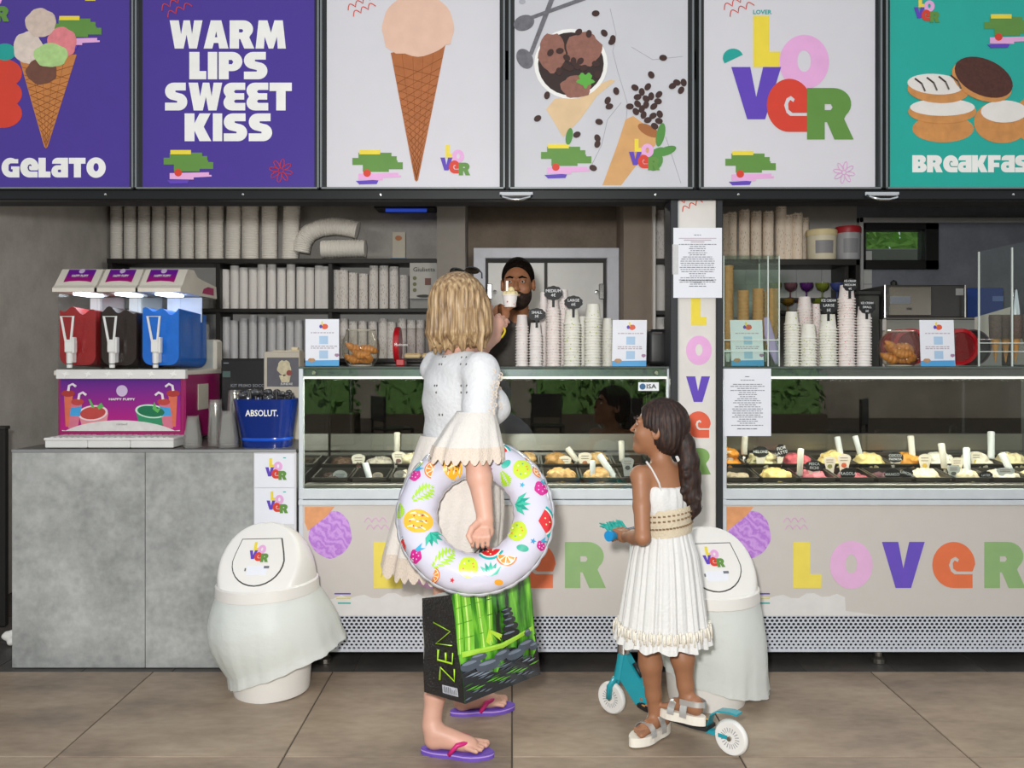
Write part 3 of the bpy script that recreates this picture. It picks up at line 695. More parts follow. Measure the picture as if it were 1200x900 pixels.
def case(label, x0, x1, sx):
    c = thing('gelato_display_case', label, 'display case', (PX((x0+x1)/2), CD/2, 0))
    X0, X1 = PX(x0), PX(x1)
    MB().box(X0, X1, .02, CD, .07, PZ(591)).build('body', M('case_body', '#b9b9b8', .5), c)
    for x in (X0+.1, X1-.1, PX(1038) if x0 > 700 else PX(600)):
        MB().lathe([(0, 0), (.03, 0), (.03, .02), (.018, .03), (.018, .075), (0, .075)], 12, (x, .08, .0)).build('foot', steel, c)
    box('front_panel', panel_m, c, X0, X1, .004, .022, PZ(722), PZ(591), .002)
    box('trim_strip', alu_w, c, X0, X1, -.006, .022, PZ(592), PZ(586), .002)
    box('sill', alu_w, c, X0, X1, -.004, .05, PZ(585), PZ(573), .003)
    for x in ((x0, x0+5), (x1-4, x1)):
        box('end_post', alu_w, c, PX(x[0]), PX(x[1]), .0, .03, PZ(722), PZ(430), .002)
        MB().box(PX(x[0]), PX(x[1])-.004, .03, CD-.02, PZ(591), PZ(432)).build('end_glass', glass, c)
    MB().box(X0+.02, X1-.016, .0, .006, PZ(573), PZ(431)).build('front_glass', glass, c)
    MB().box(X0, X1, -.006, CD-.06, PZ(432), PZ(429.5), .002).build('top_glass', G('top_glass', '#8f9a96', .35, .03), c)
    box('top_band', M('band_grey', '#5d6468', .35, .3), c, X0+.02, X1-.016, .008, .02, PZ(441), PZ(432.5), .001)
    box('light_strip', M('led_strip', '#e8e8e0', .4, emit=.8, ecol='#fff6e2'), c, X0+.02, X1-.016, .008, .024, PZ(444), PZ(441.2), .001)
    lamp('case_lamp', 'AREA', ((X0+X1)/2, .12, PZ(446)), (math.radians(-18), 0, 0), 11*(X1-X0)/1.66, X1-X0-.15, (1, .95, .84), .03)
    # inside: front ledge, well and back
    box('inner_ledge', steel, c, X0+.02, X1-.016, .02, .075, PZ(573)+.002, PZ(566, .05), .004)
    MB().box(X0+.02, X1-.016, .075, CD-.04, PZ(591)+.001, .742).build('well_floor', M('well_dark', '#3a3b3b', .5), c)
    for (ya, yb, za, zb) in ((CD-.05, CD-.03, PZ(528, .57), PZ(508, .57)), (CD-.05, CD-.03, .74, PZ(530, .57))): box('rear_panel', steel, c, X0+.02, X1-.016, ya, yb, za, zb, .002)
    MB().box(X0+.02, X1-.016, CD-.04, CD-.034, PZ(508, .58), PZ(432, .58)).build('rear_glass', dark_glass, c)
    box('rear_rail', black_pl, c, X0+.01, X1-.01, CD-.06, CD-.03, PZ(445, .56), PZ(433, .56), .002)
    grille(c, x0+3, x1-2, 722, 762)
    # print on the panel: watercolour gelato, squiggles, LOVER, torn paper edge, three dashes
    decal('waffle_print', cone_o, c, [[(sx+357-350, 594), (sx+392-350, 594), (sx+384-350, 604), (sx+370-350, 615), (sx+361-350, 622), (sx+357-350, 612)]], .004, .0012)
    decal('gelato_print', viola_m, c, [blob(sx+387-350, 626, 25, 28, .02, 40)[:]], .004, .0008)
    squiggle(c, PK, sx+440-350, 612, 20, .004, 0, r=.0018)
    for ch, m, a, b in (('L', M('panel_yellow', '#edd95c', .5), 438, 471), ('O', M('panel_pink', '#e6b4dc', .5), 481, 531), ('V', M('panel_violet', '#6a50c0', .5), 542, 592), ('e', M('panel_orange', '#e4754a', .5), 601, 648), ('R', M('panel_green', '#8fb377', .5), 662, 710)):
        off = 0 if x0 < 700 else 491.5
        one_letter(ch, a+off, b+off, 635, 689, m, c, .004)
    base = [(sx+400-350+i*9, 697+3*math.sin(i*1.7)+2*math.sin(i*.6)+i*.25) for i in range(12)]
    decal('torn_paper_print', M('case_body_white', '#dcdad8', .5), c, [[(sx+12, 706), (sx+40, 702)]+base+[(sx+150, 716), (sx+190, 721.5), (sx+12, 721.5)]], .004, .001)
    for i, m in enumerate((PU, YL, TLP)): decal('dash_print', m, c, [rect(sx+392-350+i*2, 695+i*5.5, sx+411-350, 696.4+i*5.5)], .004, .002)
    return c
case_l = case('gelato display case behind the woman and the girl', 350, 786, 350)
case_r = case('gelato display case holding the paper notice on its glass', 846.5, 1292, 841)
# badge and bolts on the left case
b_ = thing('maker_badge', 'small white and blue badge inside the left case glass', 'badge', P(761, 457, .0))
decal('plate', M('badge_white', '#e6eaec', .4), b_, [rect(748, 448, 772, 458)], -.001, .001)
decal('disc', M('badge_blue', '#1f5f8c', .4), b_, [ell(753, 453, 3.6, n=16)], -.002, .001)
text_px('badge_text', 'ISA', 763, 453, 5, ink, b_, -.002, bold=.02, sx=1.2)
for k, x in enumerate((368, 769)):
    o = MB().lathe([(0, -.004), (.008, -.004), (.011, 0), (0, 0)], 14, P(x, 436.5, -.001), 'y').build('glass_bolt', M('chrome'), (case_l)); 
ORD = ['first', 'second', 'third', 'fourth', 'fifth', 'sixth', 'seventh', 'eighth', 'ninth', 'tenth', 'eleventh', 'twelfth', 'thirteenth']
# ================================================================== back shelves
def speckle(name, base, dot, scale=60., thr=.22, rough=.55, dot2=None):
    m = bpy.data.materials.new(name); m.use_nodes = True; MATS[name] = m
    nt = m.node_tree; N = nt.nodes; L = nt.links; b = N['Principled BSDF']; b.inputs['Roughness'].default_value = rough
    tc = N.new('ShaderNodeTexCoord'); vo = N.new('ShaderNodeTexVoronoi'); vo.inputs['Scale'].default_value = scale
    L.new(tc.outputs['Object'], vo.inputs['Vector'])
    lt = N.new('ShaderNodeMath'); lt.operation = 'LESS_THAN'; lt.inputs[1].default_value = thr; L.new(vo.outputs['Distance'], lt.inputs[0])
    mx = N.new('ShaderNodeMix'); mx.data_type = 'RGBA'; mx.inputs[6].default_value = (*lin(base), 1)
    if dot2:
        m2 = N.new('ShaderNodeMix'); m2.data_type = 'RGBA'; m2.inputs[6].default_value = (*lin(dot), 1); m2.inputs[7].default_value = (*lin(dot2), 1)
        sp = N.new('ShaderNodeSeparateColor'); L.new(vo.outputs['Color'], sp.inputs[0]); L.new(sp.outputs[0], m2.inputs[0]); L.new(m2.outputs[2], mx.inputs[7])
    else: mx.inputs[7].default_value = (*lin(dot), 1)
    L.new(lt.outputs[0], mx.inputs[0]); L.new(mx.outputs[2], b.inputs['Base Color']); return m
shelf_m = M('shelf_black', '#1c1a19', .5); SY = 2.3
su = thing('shelf_unit', 'black shelf unit filled with paper cup sleeves behind the slush machine', 'shelf', (PX(320, SY), SY, 0))
def shelf_board(par, x0, x1, y0, y1, ya=SY, yb=2.6): box('shelf_board', shelf_m, par, PX(x0, SY), PX(x1, SY), ya, yb, PZ(y1, SY), PZ(y0, SY), .003)
shelf_board(su, 125, 512, 303, 308.5); shelf_board(su, 130, 512, 361.5, 366); shelf_board(su, 130, 512, 420, 425)
for x0, x1 in ((125, 130), (252, 257), (384, 389), (508, 512)): box('upright', shelf_m, su, PX(x0, SY), PX(x1, SY), SY+.01, 2.6, 0, PZ(304, SY), .003)
box('backing', M('shelf_back', '#b9b8b6', .7), su, PX(128, SY), PX(511, SY), 2.6, 2.615, .6, PZ(305, SY), .001)
def sleeve_mesh(nr, amp, r=1., bulge=.0):
    pr = [(0, 0)]; n = nr*2
    for i in range(n+1): pr.append((r*(1-amp*(i % 2)), i/n))
    pr += [(r*.86, 1.), (r*.8, .96), (0, .96)]
    return MB().lathe(pr, 16).data('sleeve', 40)
lid_m = M('lid_plastic', '#efebe4', .45, var=.05); cup_m = M('sleeve_paper', '#e6e4e2', .6); cup_s = speckle('sleeve_speckled', '#e4e0dc', '#7d5a58', 6, .2)
ZS1 = PZ(303, SY)
me_l = sleeve_mesh(26, .07)
me_l.materials.append(lid_m)
def place(name, me, x, zb, Y, r, h, label, cat, group, tilt=0, mat=None):
    o = bpy.data.objects.new(name, me); COL.objects.link(o); o.location = (x, Y, zb); o.scale = (r, r, h)
    if tilt: o.rotation_euler = (0, tilt, 0)
    if mat: o.material_slots[0].link = 'OBJECT'; o.material_slots[0].material = mat
    return tag(o, label, cat, group)
YT = 2.42
for i, (x, r, t) in enumerate(((136.7, 7, 0), (152.7, 7, 0), (169, 7, 0), (186, 7.3, 0), (203, 7.4, 0), (220, 7.4, 0), (236, 7, 0), (253.5, 8.6, 0), (273, 8.6, .02), (293.5, 10, 0), (316, 9.4, 0), (340, 10, .035))):
    place('lid_stack', me_l, PX(x, YT), ZS1, YT, PW(r, YT), .44, ORD[i]+' upright ribbed stack of white lids from the wall on the top shelf', 'lid stack', 'lid stacks on the top shelf', t)
for k, (pts, lb) in enumerate((([(353, 296), (355, 284), (362, 273), (376, 267), (392, 265), (408, 267), (420, 270)], 'bent stack of white lids arching over the top shelf'), ([(377, 292), (395, 291.5), (412, 291), (430, 291)], 'stack of white lids lying flat on the top shelf'))):
    dense = []
    for i in range(len(pts)-1):
        for j in range(10): t = j/10; dense.append(P(pts[i][0]*(1-t)+pts[i+1][0]*t, pts[i][1]*(1-t)+pts[i+1][1]*t, YT-.02-.04*k))
    r0 = PW(10.5, YT)
    o = MB().tube(dense, [r0*(1 if i % 2 else .93) for i in range(len(dense))], 16).build('lid_stack', lid_m, smooth=40)
    tag(o, lb, 'lid stack')
me_c = sleeve_mesh(14, .03); me_c.materials.append(cup_m); me_c2 = sleeve_mesh(14, .03); me_c2.materials.append(cup_s)
def row(me, xs, tops, ybase, r, label, group, Y=2.40, mat=None):
    zb = PZ(ybase, SY)
    for i, (x, t) in enumerate(zip(xs, tops)): place('cup_sleeve', me, PX(x, Y), zb, Y, PW(r, Y), PZ(t, Y)-zb, (label if len(xs) == 1 else ORD[i]+' from left: '+label), 'cup sleeve', group, 0, mat)
row(me_c, (264, 275, 285.7, 296.7, 307, 318.7, 330, 341, 352.7, 363.3, 374, 382), [210+v/3 for v in (318,305,312,318,300,300,315,300,310,312,305,308)], 361.5, 5.1, 'plain white cup sleeve on the middle shelf', 'plain cup sleeves on the middle shelf')
row(me_c2, (393.5, 403, 414, 426, 438, 450, 462, 474), [210+v/3 for v in (320,320,330,333,305,305,308,338)], 361.5, 5.3, 'speckled cup sleeve beside the script card', 'speckled cup sleeves on the middle shelf')
clr = M('sleeve_grey', '#cbcccf', .4)
row(me_c, (265, 274.5, 285.7, 296.7, 307.5, 319, 329, 340, 350), [210+v/3 for v in (485,497,490,478,485,490,480,500,495)], 420, 4.9, 'grey cup sleeve on the shelf above the first aid box', 'plain cup sleeves on the lowest shelf', mat=clr)
row(me_c2, (403, 414, 425, 437, 449, 459, 471, 482, 493), [210+v/3 for v in (490,500,498,500,490,502,490,495,495)], 420, 5.1, 'speckled cup sleeve on the low shelf behind the sweets', 'speckled cup sleeves on the lowest shelf')
row(me_c, (140, 152, 164), (318, 316, 320), 361.5, 5.1, 'white cup sleeve on the shelf behind the red slush tank', 'cup sleeves behind the slush machine')
row(me_c, (218, 229, 240), (376, 378, 380), 420, 5.1, 'white cup sleeve low on the shelf behind the blue slush tank', 'cup sleeves behind the blue tank')
# script card, small card, insect lamp
o = thing('script_card', 'white card with flowing script and round symbols on the middle shelf', 'card', P(496, 348, 2.28))
box('card', M('card_grey', '#b5b4b0', .5), o, PX(480, 2.27), PX(512, 2.27), 2.27, 2.29, PZ(350, 2.27), PZ(308, 2.27), .002)
text_px('script', 'Giulietta', 497, 316, 5, ink, o, 2.268, sx=1.05)
mb = MB()
for y in (326, 333, 340): mb.lathe([(0, 0), (PW(2.3, 2.27), 0), (PW(2.3, 2.27), -.003), (0, -.003)], 12, P(486, y, 2.27), 'y')
mb.build('symbol', M('symbol_olive', '#6e6b4c', .5), o)
decal('picture', M('pic_brown', '#6b4034', .5), o, [rect(498, 326, 505, 334)], 2.269); decal('foot_mark', ink, o, [ell(497, 347, 9, 1.8, 14)], 2.269)
box('stand', M('stand_grey', '#8c8c8a', .5), o, PX(480, 2.27), PX(512, 2.27), 2.29, 2.33, PZ(361.5, 2.27), PZ(350, 2.27), .003)
o = thing('small_card', 'tiny standing card near the end of the top shelf', 'card', P(467, 302, 2.4))
box('card', M('card_pale', '#c2bcae', .5), o, PX(460, 2.4), PX(475, 2.4), 2.395, 2.405, ZS1+.004, PZ(272, 2.4), .001)
decal('picture', M('pic_orange', '#b5754b', .5), o, [ell(467, 279, 4, 3, 12)], 2.393)
box('foot', M('card_blue', '#4d7fa0', .5), o, PX(458, 2.4), PX(477, 2.4), 2.38, 2.43, ZS1, ZS1+.014, .002)
o = thing('insect_lamp', 'black wall lamp glowing blue under the ceiling', 'lamp', P(478, 236, 2.5))
box('housing', black_pl, o, PX(440, 2.5), PX(511, 2.5), 2.42, BW, PZ(246, 2.5), PZ(233, 2.5), .006)
MB().tube([P(452, 246.5, 2.42), P(500, 246.5, 2.42)], .012, 8).build('blue_tube', M('blue_glow', '#3557c8', .4, emit=.3, ecol='#3a62ff'), o)
# cabinet in the serving recess
cb = thing('steel_cabinet', 'pale framed two-door steel cabinet behind the serving man', 'cabinet', (PX(640, 2.45), 2.5, 0))
YC = 2.45; fr = M('cab_frame', '#d6d9e4', .5); dr = M('cab_door', '#d3d3d2', .42, .1, var=.04)
mb = MB(); mb.box(PX(555, YC), PX(569, YC), YC-.03, YC+.1, 0, PZ(291, YC), .004); mb.box(PX(711, YC), PX(725, YC), YC-.03, YC+.1, 0, PZ(291, YC), .004); mb.box(PX(555, YC), PX(725, YC), YC-.031, YC+.1, PZ(303, YC), PZ(291, YC), .004)
mb.build('frame', fr, cb)
MB().box(PX(569, YC), PX(711, YC), YC+.03, YC+.1, 0, PZ(303, YC)).build('carcass', M('cab_dark', '#3c3a38', .6), cb)
for (a, b, hx) in ((572, 638, 574), (641.5, 707, 704)):
    d = box('door', dr, cb, PX(a, YC), PX(b, YC), YC, YC+.03, .05, PZ(308, YC), .003)
    mb = MB(); mb.box(PX(hx-3, YC), PX(hx+3, YC), YC-.045, YC, PZ(351, YC), PZ(333, YC), .005); mb.build('handle', M('chrome'), d)
    MB().lathe([(0, -.03), (.012, -.028), (.016, 0), (0, 0)], 12, P(hx-5 if hx > 650 else hx+6, 342, YC), 'y').build('latch', M('chrome'), d)
# cup shelf by the right recess pillar
s3 = thing('cup_shelf', 'narrow black cup shelf beside the lettered pillar', 'shelf', (PX(777, SY), SY, 0))
for y0, y1 in ((303, 309), (364, 369)): box('shelf_board', shelf_m, s3, PX(767, SY), PX(842, SY), SY, 2.6, PZ(y1, SY), PZ(y0, SY), .003)
box('upright', shelf_m, s3, PX(838, SY), PX(842, SY), SY+.01, 2.6, 0, PZ(303, SY), .003)
row(me_c2, (773, 784, 795), (247, 250, 248), 303, 5.4, 'speckled cup sleeve on top of the narrow shelf by the pillar', 'cup sleeves on the narrow shelf')
row(me_c, (773, 783, 795), (311, 312, 312), 364, 5.2, 'white cup sleeve on the narrow shelf board by the pillar', 'cup sleeves on the narrow middle board')
row(me_c, (773, 784, 795), (372, 372, 374), 425, 5.2, 'white cup sleeve low behind the black terminal', 'cup sleeves below the narrow shelf')
box('shelf_board', shelf_m, s3, PX(767, SY), PX(842, SY), SY, 2.6, PZ(430, SY), PZ(425, SY), .003)
# right-hand shelf
s4 = thing('shelf_unit', 'black wall shelf with cup sleeves and two tubs', 'shelf', (PX(925, SY), SY, 0))
box('shelf_board', shelf_m, s4, PX(842.5, SY), PX(1008, SY), SY, 2.6, PZ(311, SY), PZ(303.5, SY), .003)
box('upright', shelf_m, s4, PX(1003, SY), PX(1008, SY), SY, 2.6, .9, PZ(304, SY), .003)
box('bracket', shelf_m, s4, PX(992, SY), PX(996, SY), SY+.02, 2.6, .9, PZ(304, SY), .003)
cow = speckle('sleeve_cow', '#eadbc9', '#6d5a50', 6, .16)
row(me_c2, (848, 857, 872, 886, 900, 915, 923, 934), (252, 250, 247, 249, 249, 243, 253, 251), 303.5, 6.4, 'cream speckled cup sleeve on the wall shelf beside the tubs', 'cream cup sleeves on the wall shelf', mat=cow)
row(me_c2, (943,), (256,), 303.5, 5, 'shortest cream cup sleeve on the wall shelf, touching the pale tub', None, Y=2.5, mat=cow)
fm_ = MB(); fv_ = []
for j in range(4):
    for i in range(28): a = 2*PI*i/28; k = (1., .93, .86, .9)[j]+(.06*j/3)*math.sin(a*7+1); fv_.append((k*math.cos(a), k*math.sin(a), .955+.02*j+.012*j/3*math.sin(a*5)))
fme = fm_.add(fv_, [(j*28+i, j*28+(i+1) % 28, (j+1)*28+(i+1) % 28, (j+1)*28+i) for j in range(3) for i in range(28)]).data('frill', True); fme.materials.append(speckle('frill_film', '#d8cab8', '#2c2420', 4, .36))
for ob in [o for o in COL.objects if 'cream' in str(o.get('label', '')) and o.name.startswith('cup_sleeve')]: link('crimped_top', fme, None, ob, (0, 0, 0))
def tub(label, x0, x1, y0, body, lid, lab, extra=None):
    Y = 2.4; r = PW((x1-x0)/2, Y); cx = PX((x0+x1)/2, Y); zb = PZ(303.5, SY); zt_ = PZ(y0, Y); h = zt_-zb
    t = thing('tub', label, 'tub', (cx, Y, zb))
    MB().lathe([(0, 0), (r*.9, 0), (r*.94, .01), (r*.97, h*.85), (0, h*.85)], 28).build('body', body, t, smooth=40, loc=(0, 0, 0))
    MB().lathe([(0, h*.8), (r, h*.8), (r*1.02, h*.84), (r*1.02, h*.97), (r*.96, h), (0, h)], 28).build('lid', lid, t, smooth=40, loc=(0, 0, 0))
    a0, a1 = math.radians(228), math.radians(300); MB().lathe([(r*.962, h*.2), (r*.985, h*.62)], 14, a0=a0, a1=a1).build('printed_label', lab, t, loc=(0, 0, 0))
    return t, r, h
tub('pale cream plastic tub on the wall shelf', 945, 980, 270, M('tub_cream', '#ddd6be', .5), M('tub_lid', '#e2d3a4', .5), M('tub_label', '#8c8b92', .5))
t, r, h = tub('grey tub with a red lid on the wall shelf', 979.5, 1008, 266, M('tub_grey', '#a5a7ad', .45), M('tub_red', '#a3232c', .45), M('tub_label2', '#888a90', .5))
# dessert glasses
gs = thing('glass_shelf', 'low black ledge carrying coloured dessert glasses', 'ledge', (PX(940, 2.4), 2.4, 0))
box('ledge', shelf_m, gs, PX(900, 2.3), PX(1004, 2.3), 2.3, 2.6, PZ(368, 2.3), PZ(364, 2.3), .002); box('leg', shelf_m, gs, PX(900, 2.3), PX(904, 2.3), 2.32, 2.6, .0, PZ(367, 2.3), .002)
box('ledge', shelf_m, gs, PX(900, 2.3), PX(1003, 2.3), 2.35, 2.6, PZ(352, 2.3), PZ(348.5, 2.3), .002)
gp = [(0, 0), (.026, 0), (.026, .004), (.006, .01), (.005, .045), (.012, .052), (.036, .066), (.046, .085), (.048, .112), (.045, .112), (.042, .086), (.03, .07), (0, .058)]
gm = MB().lathe(gp, 20).data('dessert_glass', 40)
for k, (x, c, nm) in enumerate(((908, '#7e8a35', 'olive green'), (926, '#7a5460', 'mauve'), (945, '#5e2878', 'purple'), (963.5, '#84913a', 'lime green'), (981, '#4b5aa0', 'blue'))):
    m = M('glass_'+nm, c, .12, trans=.35, coat=.5); o = bpy.data.objects.new('dessert_glass', gm.copy()); o.data.materials.append(m); COL.objects.link(o); o.location = (PX(x, 2.4), 2.4, PZ(348.5, 2.3))
    tag(o, nm+' stemmed dessert glass on the upper ledge behind the cups', 'glass', 'coloured dessert glasses')
    if k > 2: continue
    c2 = ('#8a6a2a', '#b0622a', '#7d8a32')[k]; m = M('glass2_%d' % k, c2, .12, trans=.35, coat=.5); o = bpy.data.objects.new('dessert_glass', gm.copy()); o.data.materials.append(m); COL.objects.link(o); o.location = (PX((922, 940, 958)[k], 2.4), 2.38, PZ(364, 2.3)); o.scale = (1, 1, .8)
    tag(o, ('brown', 'amber', 'dark olive')[k]+' dessert glass on the lower ledge behind the cups', 'glass', 'coloured dessert glasses')
# kitchen machines far right
YK = 2.0
ov = thing('oven', 'dark steel oven with paper label on the back bench', 'oven', (PX(1084, YK), YK+.25, .0))
stl = M('oven_steel', '#9a978f', .25, .9, var=.15, scale=4)
box('body', M('oven_dark', '#5d5d5d', .35, .6), ov, PX(1037, YK), PX(1131, YK), YK, YK+.5, PZ(372, YK), PZ(334, YK), .006)
d = box('door', stl, ov, PX(1041, YK), PX(1090, YK), YK-.02, YK, PZ(370, YK), PZ(336, YK), .004)
decal('paper_label', M('label_blue', '#8c94a0', .6), ov, [rect(1043, 347, 1067, 356)], YK-.022); decal('sticker', M('sticker_pale', '#b6b8ba', .6), ov, [rect(1120, 338, 1129, 346)], YK)
text_px('maker_mark', 'nic', 1066, 361.5, 4, ink, ov, YK-.0225)
for x in (1037, 1131): MB().tube([P(x, 334, YK-.03), P(x, 372, YK-.03)], .008, 8).build('post', M('chrome'), ov)
MB().lathe([(0, 0), (.02, 0), (.022, .03), (0, .045)], 12, (PX(1055, YK), YK+.1, PZ(334, YK))).build('knob', black_pl, ov)
bn = thing('back_bench', 'steel back bench carrying the oven', 'bench', (PX(1090, YK), YK+.25, 0))
box('worktop', stl, bn, PX(1035, YK), PX(1240, YK), YK, YK+.6, PZ(374, YK), PZ(372, YK), .003)
box('front', M('bench_steel', '#a3a49e', .3, .7, var=.1, scale=5), bn, PX(1034, YK), PX(1240, YK), YK+.02, YK+.6, .0, PZ(374, YK), .004)
box('post', M('chrome'), bn, PX(1034, YK), PX(1039, YK), YK, YK+.02, .0, PZ(374, YK), .002)
cbx = thing('dark_crate', 'dark grey cabinet beside the oven bench', 'cabinet', (PX(1020, YK), YK+.1, 0))
box('body', M('crate_grey', '#4a4c4b', .5), cbx, PX(1009, YK), PX(1033, YK), YK+.03, YK+.26, 0, PZ(345, YK), .005)
box('lid', M('crate_lid', '#383a39', .5), cbx, PX(1008, YK), PX(1034, YK), YK+.02, YK+.26, PZ(345, YK), PZ(341, YK), .003)
bx_ = thing('blue_box', 'blue carton on the back bench at the far right', 'box', (PX(1165, YK), YK+.2, PZ(372, YK)))
box('carton', M('carton_blue', '#2b4c9c', .5), bx_, PX(1143, YK), PX(1186, YK), YK+.1, YK+.4, PZ(372, YK), PZ(336, YK), .004); decal('patch', M('carton_label', '#6d87c8', .5), bx_, [rect(1163, 347, 1176, 353)], YK+.098)
# ================================================================== things on the glass counter tops
ZT = PZ(429.5)+.0005
def cup_mesh(r, h):
    pr = [(0, .002), (r*.7, .002), (r*.72, 0), (r*.74, .0), (r*.9, h-.007), (r*1.02, h-.007), (r*1.05, h-.0035), (r*1.02, h), (r*.9, h), (r*.7, .006), (0, .006)]
    return MB().lathe(pr, 20).data('paper_cup', 40)
paper_w = M('cup_white', '#e2deda', .5, var=.02)
red_dots = speckle('cup_red_dots', '#e6ddd8', '#b8485a', 95, .2, dot2='#e0a0a0'); green_dots = speckle('cup_green_dots', '#e4e2d8', '#a4b653', 60, .2, dot2='#dcd8b0'); red_few = speckle('cup_pale_dots', '#e6e0dc', '#d98a90', 60, .13)
def cup_stack(x0, x1, ytop, Y, mat, label, pitch=.0128, inverted=False, dz=0, maxn=60, tilt=0):
    r = PW((x1-x0)/2, Y)*.98; hc = max(.058, r*1.75); me = cup_mesh(r, hc); me.materials.append(mat); cx = PX((x0+x1)/2, Y)
    top = PZ(ytop, Y); n = max(1, int(round((top-ZT-dz-hc)/pitch))+1); n = min(n, maxn)
    for i in range(n):
        o = bpy.data.objects.new('paper_cup', me); COL.objects.link(o); o.location = (cx+random.uniform(-.0008, .0008), Y+random.uniform(-.0008, .0008), ZT+dz+hc+i*pitch); o.rotation_euler = (PI, 0, random.uniform(0, 6.28)); 
        tag(o, label, 'paper cup', label.split(' paper cup ')[-1])
    return cx, Y, ZT+dz+hc+(n-1)*pitch
YS = .16
cup_stack(604, 619.5, 369, YS, red_few, 'small pale paper cup in the stack nearest the serving man')
cup_stack(620, 635.5, 378, YS-.03, red_few, 'small white paper cup in the stack under the three euro tag')
cup_stack(632, 642, 343, YS+.14, red_dots, 'red dotted paper cup in the half hidden stack behind the four euro tag')
cup_stack(639.5, 656.5, 350, YS, red_dots, 'red dotted paper cup in the tall stack under the four euro tag')
cup_stack(654, 667, 340, YS+.14, red_dots, 'red dotted paper cup in the tallest stack behind the six euro tag')
cup_stack(660, 680.5, 362, YS, green_dots, 'pale green dotted paper cup in the stack under the six euro tag')
cup_stack(676, 690, 372, YS+.14, green_dots, 'green dotted paper cup in the half hidden stack behind the green topped stack')
cup_stack(684.5, 705, 357, YS, green_dots, 'green dotted paper cup in the stack between tag and sign card')
cup_stack(705, 719, 373, YS+.06, green_dots, 'pale paper cup in the stack partly behind the sign card')
cup_stack(919, 937, 366, YS+.02, green_dots, 'green dotted paper cup in the left short stack on the right case')
cup_stack(937.5, 957, 381.5, YS, green_dots, 'green dotted paper cup in the lowest stack on the right case')
cup_stack(934, 952, 348, YS+.16, red_dots, 'red dotted paper cup in the stack behind the two short green stacks')
cup_stack(951, 962, 357, YS+.2, red_dots, 'red dotted paper cup in the thin stack behind the large tag')
cup_stack(959.5, 981, 367, YS, green_dots, 'green dotted paper cup in the stack under the large ice cream tag')
cup_stack(982, 1002, 333, YS, red_dots, 'red dotted paper cup in the tall stack under the medium ice cream tag')
cup_stack(1003.5, 1021, 360, YS, red_few, 'pale paper cup in the stack under the small ice cream tag')
# green and red dots printed on the topmost cups
chalk = M('chalk_black', '#101114', .6); chalk_w = M('chalk_white', '#dfe0e2', .6)
def price_tag(label, x, y, w, h, Y, lines, stem_to):
    t = thing('price_tag', label, 'price tag', P(x, stem_to, Y))
    out = []
    for i in range(72):
        a = 2*PI*i/72; k = 1+.09*abs(math.sin(a*5)); out.append((x+w/2*k*math.cos(a)*.93, y+h/2*k*math.sin(a)*.93))
    decal('board', chalk, t, [out], Y, .006)
    for i, s in enumerate(lines):
        text_px('chalk_text', s, x, y+(i-(len(lines)-1)/2)*h*.30, h*(.2 if len(lines) < 3 else .16), chalk_w, t, Y-.0065, bold=.01, sx=.8 if len(s) > 7 else 1)
    MB().box(PX(x-1.5, Y), PX(x+1.5, Y), Y+.0005, Y+.004, PZ(stem_to, Y), PZ(y, Y)).build('peg', chalk, t)
    return t
price_tag('black cloud price tag reading SMALL three euro', 629, 368.5, 21, 15, YS-.075, ['SMALL', '3€'], 384)
price_tag('black cloud price tag reading MEDIUM four euro', 648.5, 343.5, 22, 17, YS-.045, ['MEDIUM', '4€'], 360)
price_tag('black cloud price tag reading LARGE six euro', 672, 354.5, 22, 16, YS-.055, ['LARGE', '6€'], 372)
price_tag('black tag reading ICE CREAM MEDIUM on the tallest stack of the right case', 996, 334, 17, 15, YS-.05, ['ICE CREAM', 'MEDIUM', '4€'], 350)
price_tag('black tag reading ICE CREAM LARGE on the green dotted stack', 971, 358, 21, 19, YS-.055, ['ICE CREAM', 'LARGE', '5€'], 376)
price_tag('black tag reading ICE CREAM SMALL on the pale cup stack', 1016, 360, 19, 16, YS-.05, ['ICE CREAM', 'SMALL', '3€'], 374)

